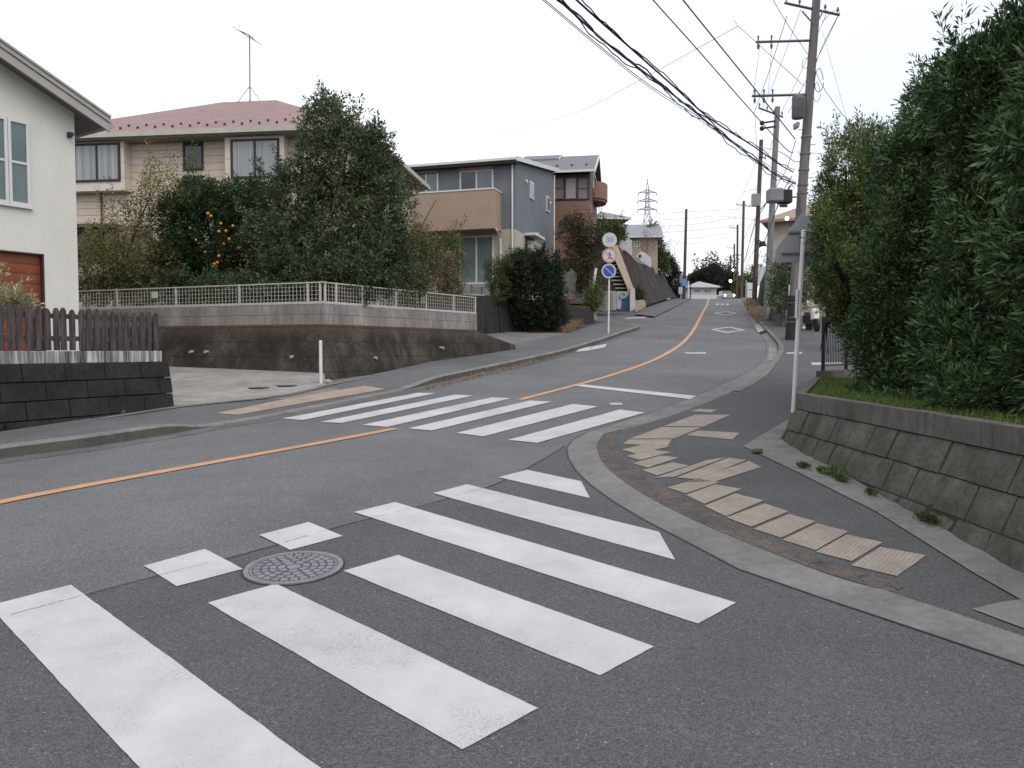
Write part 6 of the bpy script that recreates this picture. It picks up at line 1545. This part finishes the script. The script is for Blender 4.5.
# young reddish twiggy tree
t=thing('sapling',(P(404,262,24)[0],24,2.75),'thin leaning sapling with a few reddish leaves beside the brown balcony','sapling'); mb=MB()
for a,b in (((404,290),(411,235)),((408,250),(402,212)),((409,245),(436,200)),((411,235),(420,222)),((403,225),(397,205))): mb.tube([P(*a,24),P((a[0]+b[0])/2+1,(a[1]+b[1])/2,24),P(*b,24)],[.022,.016,.008],5)
mb.build('branch',BARKD,t); rg=np.random.default_rng(4); b=crown_data([lobe(405,222,24,10,14),lobe(402,240,24,8,10)],60,6,.06,.03,.2,rg,thick=.5); leafmesh('foliage',*b,leafmat('leaf_reddish',(.12,.04,.03),(.25,.11,.07),(.35,.22,.12)),parent=t,rng=rg)
# round black-green bush and small citrus
g=G(545,329,.12); yb_=min(g[1]-.6,34.6); print('BUSH',g,yb_)
tree('round_bush','very dark round clipped bush at the roadside in front of the charcoal wall','bush',(g[0],yb_,Z(g[0],yb_)),
 [lobe(533,293,yb_,33,34),lobe(525,272,yb_,26,18),lobe(548,282,yb_,18,24),lobe(545,315,yb_,22,16)],LG7,7600,12,.085,.045,.18,.07,seed=21,outer=.9,thick=.25,twig=.06,limbs=False)
tree('citrus_tree','small yellow-dotted citrus tree left of the dark round bush','tree',(P(502,322,yb_-.9)[0],yb_-.9,Z(0,yb_-.9)),
 [lobe(494,274,yb_-.9,11,15,.5),lobe(503,268,yb_-.9,10,10,.5),lobe(499,290,yb_-.9,11,14,.5)],LG8,1000,9,.07,.035,.18,.04,seed=22)
# leaf litter and dry plants in the roadside bed
def litter(name,pxs,n,mat,h,L,label,cat=None,kind='stuff',dz=.12,seed=1,W=.02,vert=.8):
    rng=np.random.default_rng(seed); pts=[]; poly=pxs
    x0,x1=min(p[0] for p in poly),max(p[0] for p in poly); y0,y1=min(p[1] for p in poly),max(p[1] for p in poly)
    def inside(x,y):
        c=False;j=len(poly)-1
        for i in range(len(poly)):
            if (poly[i][1]>y)!=(poly[j][1]>y) and x<(poly[j][0]-poly[i][0])*(y-poly[i][1])/(poly[j][1]-poly[i][1])+poly[i][0]: c=not c
            j=i
        return c
    while len(pts)<n:
        x,y=rng.uniform(x0,x1),rng.uniform(y0,y1)
        if inside(x,y): pts.append((x,y,(dz(x,y) if callable(dz) else Z(x,y)+dz)+rng.random()*h))
    b=np.array(pts); d=unit(np.column_stack([rng.normal(size=n),rng.normal(size=n),np.abs(rng.normal(size=n))*vert+.05]))
    o=leafmesh(name,b,d,L*rng.uniform(.5,1.2,n),W*rng.uniform(.6,1.3,n),rng.normal(.5,.22,n),mat,origin=b.mean(0)*[1,1,0]+[0,0,b[:,2].min()],rng=rng); tag(o,label,cat,None,kind); return o
Wp=lambda pts,dz=.12:[G(*p,dz) for p in pts]
litter('leaf_litter',Wp([(762,352),(768,345),(778,345),(779,358),(740,380),(716,396)],0),160,LDRY,.01,.03,'a few dry leaf bits in the right gutter','leaf litter',seed=32,dz=.02,vert=.2)
litter('leaf_litter',Wp([(425,388.5),(470,377.2),(520,365.6),(565,355),(566,356.6),(520,368),(470,380.5),(425,392)],0),1500,LDRY,.05,.05,'dry leaves and roots gathered along the left kerb','leaf litter',seed=31,dz=.01)
litter('leaf_litter',Wp([(480,322),(500,318),(560,322),(566,331),(540,333.5),(478,329)]),5200,LRED,.10,.07,'reddish fallen leaves under the round bush','leaf litter',seed=1)
litter('dry_grass',Wp([(562,334),(566,325),(578,322),(583,325),(572,333)]),2600,LDRY,.3,.16,'orange-brown dry grass tuft right of the round bush','dry grass',seed=2)
litter('grass',Wp([(478,322),(482,312),(500,315),(502,321)]),1600,LG8,.08,.12,'dull green grass left of the round bush','grass',seed=3)
mb=MB(); g=G(491,331.5,.1); 
# dry grass clump on the right
g=[G(*p,.1) for p in [(746,305),(750,303.5),(764,318),(760,323),(757,324),(750,316)]]
o=litter('dry_grass',g,5200,LDRY,.45,.28,'tan dry grass clump growing over the right kerb by the third pole','dry grass',kind='stuff',seed=5,W=.03,vert=1.6)
# weeds at the foot of the mossy wall
wz=lambda x,y: Z(x,y)+.045
for k,(px,py_,sx,n,lab) in enumerate(((801,467,4,140,'small weed tuft nearest the tip of the ledge'),(826,473,9,420,'larger leafy weed patch at the wall foot'),(839,480,5,240,'upright weed beside the larger patch'),(868,494,4,90,'thin weed in the wall joint'),(925,521,9,260,'flat dark weed patch under the third block course'))):
    c=G(px,py_,.05); r_=sx*c[1]/F; rng=np.random.default_rng(40+k); n_=n
    b=np.column_stack([c[0]+.03+rng.normal(0,r_*.5,n_),c[1]+rng.normal(0,r_*.9,n_),np.full(n_,Z(*c)+.05)+np.abs(rng.normal(0,.01,n_))]); d=unit(np.column_stack([rng.normal(-.3,.6,n_),rng.normal(-.1,.6,n_),np.abs(rng.normal(.9,.4,n_))]))
    o=leafmesh('weed',b,d,.05*rng.uniform(.5,1.3,n_),.014*rng.uniform(.7,1.4,n_),rng.normal(.5,.2,n_),LG8 if k in(0,3,4) else leafmat('weed_green',(.03,.055,.012),(.07,.12,.03),(.14,.2,.06)),origin=(c[0],c[1],Z(*c)+.04),rng=rng); tag(o,lab,'weed','weeds at the foot of the mossy wall')
# bright grass behind the cap
zt2=1.205
poly=[(3.68,9.45),(5.95,14.7),(7.2,14.2),(5.4,9.6),(4.6,6.5),(4.2,3.5),(3.68,3.5)]
litter('grass',poly,24000,LGR,.0,.085,'bright green grass strip along the wall cap','grass',dz=lambda x,y:1.2,seed=7,W=.008,vert=2.0)
litter('ground_cover',[(4.2,9.6),(5.2,11.6),(6.9,14.2),(9,13),(6.5,8),(5,3.5),(4.15,3.5)],9000,LG4,.10,.09,'dark low creeping leaves between the grass strip and the hedge','ground cover',dz=lambda x,y:1.2,seed=8,W=.02,vert=1.0)
# the large hedge trees on the right
def rtree(label,y,bx,lobes,mat,n,per,L,Wd,slen,seed,**kw):
    return tree('hedge_tree',label,'tree',(P(bx,300,y)[0],y,1.2),lobes,mat,n,per,L,Wd,slen,.09,'tall evergreen hedge trees on the mossy wall',BARKD,seed,3,True,**kw)
Y=14.2
rtree('lighter green hedge tree, farthest and leftmost of the row, touching the white sign post',Y,888,
 [lobe(846,172,Y,24,34),lobe(832,225,Y,25,40),lobe(862,215,Y,30,50),lobe(842,285,Y,32,48),lobe(868,290,Y,36,60),lobe(872,345,Y,26,40),lobe(886,372,Y-.5,26,24),lobe(822,262,Y-.4,15,42,.55),lobe(880,160,Y+.4,26,38),lobe(890,190,Y,28,44),lobe(848,295,Y-.9,20,44,.5),lobe(862,340,Y-.9,16,26,.5),lobe(826,325,Y-.3,16,32,.5),lobe(848,350,Y-.5,20,30,.6),lobe(820,226,Y-2.6,9,20,.3),lobe(822,250,Y-2.6,10,16,.3)],
 LG5,8800,14,.08,.023,.16,31,outer=.9,thick=.25,up=.6,twig=.06,spread=.75,hide=lambda c:(512+F*c[:,0]/c[:,1])>813+.72*np.clip((350-(c[:,2]-CAMH)/c[:,1]*F)-292,0,85))
Y=10.8
rtree('dark green hedge tree in the middle of the row',Y,925,
 [lobe(924,168,Y,32,44),lobe(900,170,Y+.5,26,44),lobe(926,118,Y,18,28,.5),lobe(958,108,Y,34,46),lobe(925,230,Y,48,56),lobe(960,190,Y,50,70),lobe(915,305,Y,48,56),lobe(900,350,Y-.4,42,40),lobe(955,330,Y-.6,55,60),lobe(893,265,Y,30,40),lobe(975,255,Y+.8,40,60),lobe(925,388,Y-1.0,42,17,.5)],
 LG4,7400,14,.085,.024,.17,32,outer=.88,thick=.24,up=.6,twig=.07,spread=.75)
Y=8.3
rtree('tallest and nearest hedge tree with long drooping leaves at the right edge',Y,1010,
 [lobe(984,92,Y,30,40),lobe(962,100,Y+.3,26,42),lobe(1020,80,Y,42,50),lobe(1070,60,Y,60,70),lobe(1000,160,Y,50,60),lobe(1060,180,Y,70,90),lobe(985,250,Y,48,60),lobe(1030,290,Y,75,80),lobe(975,345,Y-.2,50,52),lobe(1040,360,Y-.5,80,60),lobe(1110,250,Y,80,120),lobe(1000,398,Y-1.3,60,18,.5)],
 LG4,9800,14,.10,.026,.19,33,outer=.9,thick=.24,up=.45,twig=.06,spread=.8,droop=.1)
Y=6.0
rtree('leafy foreground branches of the hedge cut by the right edge of the picture',Y,1110,
 [lobe(1080,120,Y,60,90),lobe(1090,260,Y,75,100),lobe(1120,380,Y,90,60)],LG4,2600,14,.11,.026,.2,34,outer=.9,thick=.25,up=.3,spread=.8)
Y=7.2
rtree('hedge tree continuing the row beyond the right edge of the picture',Y,1320,
 [lobe(1300,120,Y,110,120),lobe(1280,260,Y,100,110),lobe(1380,240,Y+.5,110,140),lobe(1300,350,Y,120,70)],LG4,3600,13,.13,.02,.2,36,outer=.9,thick=.24,up=.4,spread=.8)
# hedge behind the poles and shrubs up the hill
tree('hedge','dark clipped hedge between the second pole and the foot of the nearest pole','hedge',(P(785,312,37)[0],37,Z(13,37)),
 [lobe(783,290,37,12,26),lobe(796,285,38,14,28),lobe(790,270,38,14,14),lobe(777,296,38,6,16)],LG1,2200,9,.10,.05,.25,.06,seed=41,limbs=False)
tree('garden_tree','olive brown garden tree in front of the brick house','tree',(P(582,290,43)[0],43,5.0),
 [lobe(580,262,43,14,30),lobe(592,240,43,14,18),lobe(571,232,43,10,12),lobe(588,280,43,12,20),lobe(574,222,43,7,6,.6)],leafmat('leaf_olive_brown',(.018,.018,.010),(.045,.045,.024),(.10,.10,.055)),2200,9,.12,.06,.35,.1,seed=42,thick=.35)
tree('garden_tree','small green garden tree behind the speed sign','tree',(P(608,262,54)[0],54,9),
 [lobe(607,234,54,15,11),lobe(598,240,54,10,12),lobe(618,232,54,7,9)],LG8,1100,9,.14,.07,.35,.08,seed=43)
tree('shrub','brownish green shrub left of the pale gate pillar','shrub',(P(593,312,41)[0],41,Z(4,41)),[lobe(595,299,41,7,12),lobe(590,305,41,5,8)],LG8,420,9,.10,.05,.25,.04,seed=44)
tree('shrub','dark shrub at the pillar foot beside the reddish revetment','shrub',(P(639,304,54.5)[0],54.5,Z(9,54)),[lobe(639,297,54.5,5,7)],LG1,260,9,.12,.06,.25,.04,seed=45)
gt='trees on top of the grey revetment'
tree('hillside_tree','olive tree behind the upper white garden wall','tree',(P(656,262,77)[0],77,8),[lobe(656,250,77,7,16),lobe(652,236,77,6,9),lobe(661,262,77,6,12)],LG8,900,9,.2,.10,.5,.12,gt,seed=46)
tree('hillside_tree','dark bushy tree at the upper end of the revetment','tree',(P(671,290,84)[0],84,8),[lobe(669,273,84,8,14),lobe(674,282,84,7,14),lobe(665,262,84,6,8),lobe(677,292,84,4,6)],leafmat('leaf_dusk_brown',(.016,.013,.009),(.036,.030,.020),(.07,.06,.04)),1200,9,.2,.10,.5,.12,gt,seed=47)
tree('hillside_tree','leafless twiggy tree rising above the revetment trees','tree',(P(662,262,86)[0],86,9),[lobe(663,252,86,6,10),lobe(672,264,86,6,7)],LG6,170,6,.2,.05,.6,.1,gt,seed=48,thick=.5,twig=.2)
tree('hillside_tree','pinkish bare tree in front of the beige hillside house','tree',(P(647,258,72)[0],72,8.5),[lobe(648,245,72,6,12),lobe(643,250,72,4,7)],leafmat('leaf_dusty_pink',(.10,.06,.06),(.2,.13,.13),(.3,.22,.21)),210,6,.14,.04,.5,.08,gt,seed=49,thick=.5,twig=.2)
tree('far_tree','small round green tree behind the far utility poles','tree',(P(740,298,130)[0],130,10),[lobe(741,288,130,6,9),lobe(748,284,132,6,8),lobe(757,275,120,4,8)],LG8,900,8,.3,.15,.7,.15,seed=50)
tree('far_tree','dark brown-green tree behind the cars at the crest','tree',(P(731,298,160)[0],160,12),[lobe(730,285,160,5,12),lobe(736,288,160,5,10),lobe(727,292,160,3,7)],LFAR,900,8,.4,.2,.9,.2,seed=51)
# wooded hill beyond the crest
rng=np.random.default_rng(60); lbs=[lobe(704,288,300,13,13),lobe(698,285,300,9,9),lobe(713,282,305,12,12),lobe(720,286,300,12,13),lobe(728,289,300,10,10),lobe(692,291,300,9,8),lobe(708,280,310,8,7),lobe(736,292,300,9,9),lobe(702,281,300,5,5),lobe(714,275,305,5,4),lobe(685,294,300,8,5)]
b=crown_data(lbs,5200,8,1.1,.6,2.6,rng,outer=.85,thick=.3); o=leafmesh('woodland',*b,LFAR,origin=(70,300,17),rng=rng); tag(o,'dark wooded hill on the skyline behind the distant low house','woodland',None,'stuff')
mb=MB(); 
for l in lbs: mb.ball((l[0],l[1]+8,l[2]-l[5]*.6),1,16,10,(l[3]*1.2,l[4]*1.2,l[5]*1.05))
tag(mb.build('hills',plain('far_hill',(.03,.03,.026),.95,0,.2,.05)),kind='structure')
# pale ornamental plant behind the picket fence
tree('garden_plant','pale yellowish leafy plant in front of the red-brown garage door','plant',(P(14,320,12.2)[0],12.2,1.7),[lobe(12,303,12.2,14,8),lobe(-4,306,12.2,14,7),lobe(22,308,12.2,7,5)],LG9,230,9,.10,.024,.18,.02,seed=70,thick=.4,limbs=False)

# ================================================================== LIGHT, SKY, CAMERA
w=bpy.data.worlds.new('World'); scene.world=w; w.use_nodes=True; nt=w.node_tree; N=nt.nodes; L_=nt.links
for n in list(N): N.remove(n)
out=N.new('ShaderNodeOutputWorld'); bg=N.new('ShaderNodeBackground'); bg2=N.new('ShaderNodeBackground'); add=N.new('ShaderNodeAddShader')
sky=N.new('ShaderNodeTexSky'); sky.sky_type='NISHITA'; sky.sun_disc=False; SUN_EL=48; SUN_AZ=150
sky.sun_elevation=math.radians(SUN_EL); sky.sun_rotation=math.radians(SUN_AZ); sky.air_density=1; sky.dust_density=4; sky.ozone_density=1
L_.new(sky.outputs[0],bg.inputs['Color']); bg.inputs['Strength'].default_value=.05
# overcast cloud deck over it: brighter towards the zenith, faint grey-blue drifts
tc=N.new('ShaderNodeTexCoord'); sep=N.new('ShaderNodeSeparateXYZ'); L_.new(tc.outputs['Generated'],sep.inputs[0])
mr=N.new('ShaderNodeMapRange'); mr.inputs['From Min'].default_value=0; mr.inputs['From Max'].default_value=1; mr.inputs['To Min'].default_value=.96; mr.inputs['To Max'].default_value=1.55; L_.new(sep.outputs['Z'],mr.inputs['Value'])
mp=N.new('ShaderNodeMapping'); mp.inputs['Scale'].default_value=(1,1,2.6); L_.new(tc.outputs['Generated'],mp.inputs['Vector'])
nz=N.new('ShaderNodeTexNoise'); nz.inputs['Scale'].default_value=1.7; nz.inputs['Detail'].default_value=4; nz.inputs['Roughness'].default_value=.5; L_.new(mp.outputs[0],nz.inputs['Vector'])
rp=N.new('ShaderNodeValToRGB'); rp.color_ramp.elements[0].position=.42; rp.color_ramp.elements[0].color=(.83,.85,.93,1); rp.color_ramp.elements[1].position=.62; rp.color_ramp.elements[1].color=(1,1,1,1); L_.new(nz.outputs['Fac'],rp.inputs['Fac'])
vd=N.new('ShaderNodeVectorMath'); vd.operation='DOT_PRODUCT'; L_.new(tc.outputs['Generated'],vd.inputs[0]); vd.inputs[1].default_value=(.484,.792,.372)
m2=N.new('ShaderNodeMapRange'); m2.interpolation_type='SMOOTHSTEP'; m2.inputs['From Min'].default_value=.90; m2.inputs['From Max'].default_value=1.0; m2.inputs['To Min'].default_value=0; m2.inputs['To Max'].default_value=1; L_.new(vd.outputs['Value'],m2.inputs['Value'])
mxs=N.new('ShaderNodeMix'); mxs.data_type='RGBA'; cs=[i for i in mxs.inputs if i.type=='RGBA']; L_.new(m2.outputs[0],mxs.inputs[0]); L_.new(rp.outputs['Color'],cs[0]); cs[1].default_value=(.78,.80,.87,1)
L_.new([o for o in mxs.outputs if o.type=='RGBA'][0],bg2.inputs['Color']); L_.new(mr.outputs[0],bg2.inputs['Strength'])
L_.new(bg.outputs[0],add.inputs[0]); L_.new(bg2.outputs[0],add.inputs[1]); L_.new(add.outputs[0],out.inputs['Surface'])
sl=bpy.data.lights.new('sun','SUN'); sl.energy=.6; sl.angle=math.radians(25); sl.color=(1,.96,.9); so=bpy.data.objects.new('sun',sl); COL.objects.link(so)
az=math.radians(SUN_AZ); el=math.radians(SUN_EL); d=Vector((math.sin(az)*math.cos(el),math.cos(az)*math.cos(el),math.sin(el))); so.rotation_euler=d.to_track_quat('Z','Y').to_euler(); so.location=(0,0,60)
cam=bpy.data.cameras.new('camera'); co=bpy.data.objects.new('camera',cam); COL.objects.link(co); co.location=(0,0,CAMH); co.rotation_euler=(math.pi/2-PIT,0,0)
cam.sensor_width=36; cam.lens=F/1024*36; cam.clip_start=.05; cam.clip_end=3000; scene.camera=co
scene.view_settings.view_transform='Standard'; scene.view_settings.look='None'; scene.view_settings.gamma=1; scene.view_settings.exposure=0
scene.render.resolution_x=1024; scene.render.resolution_y=768
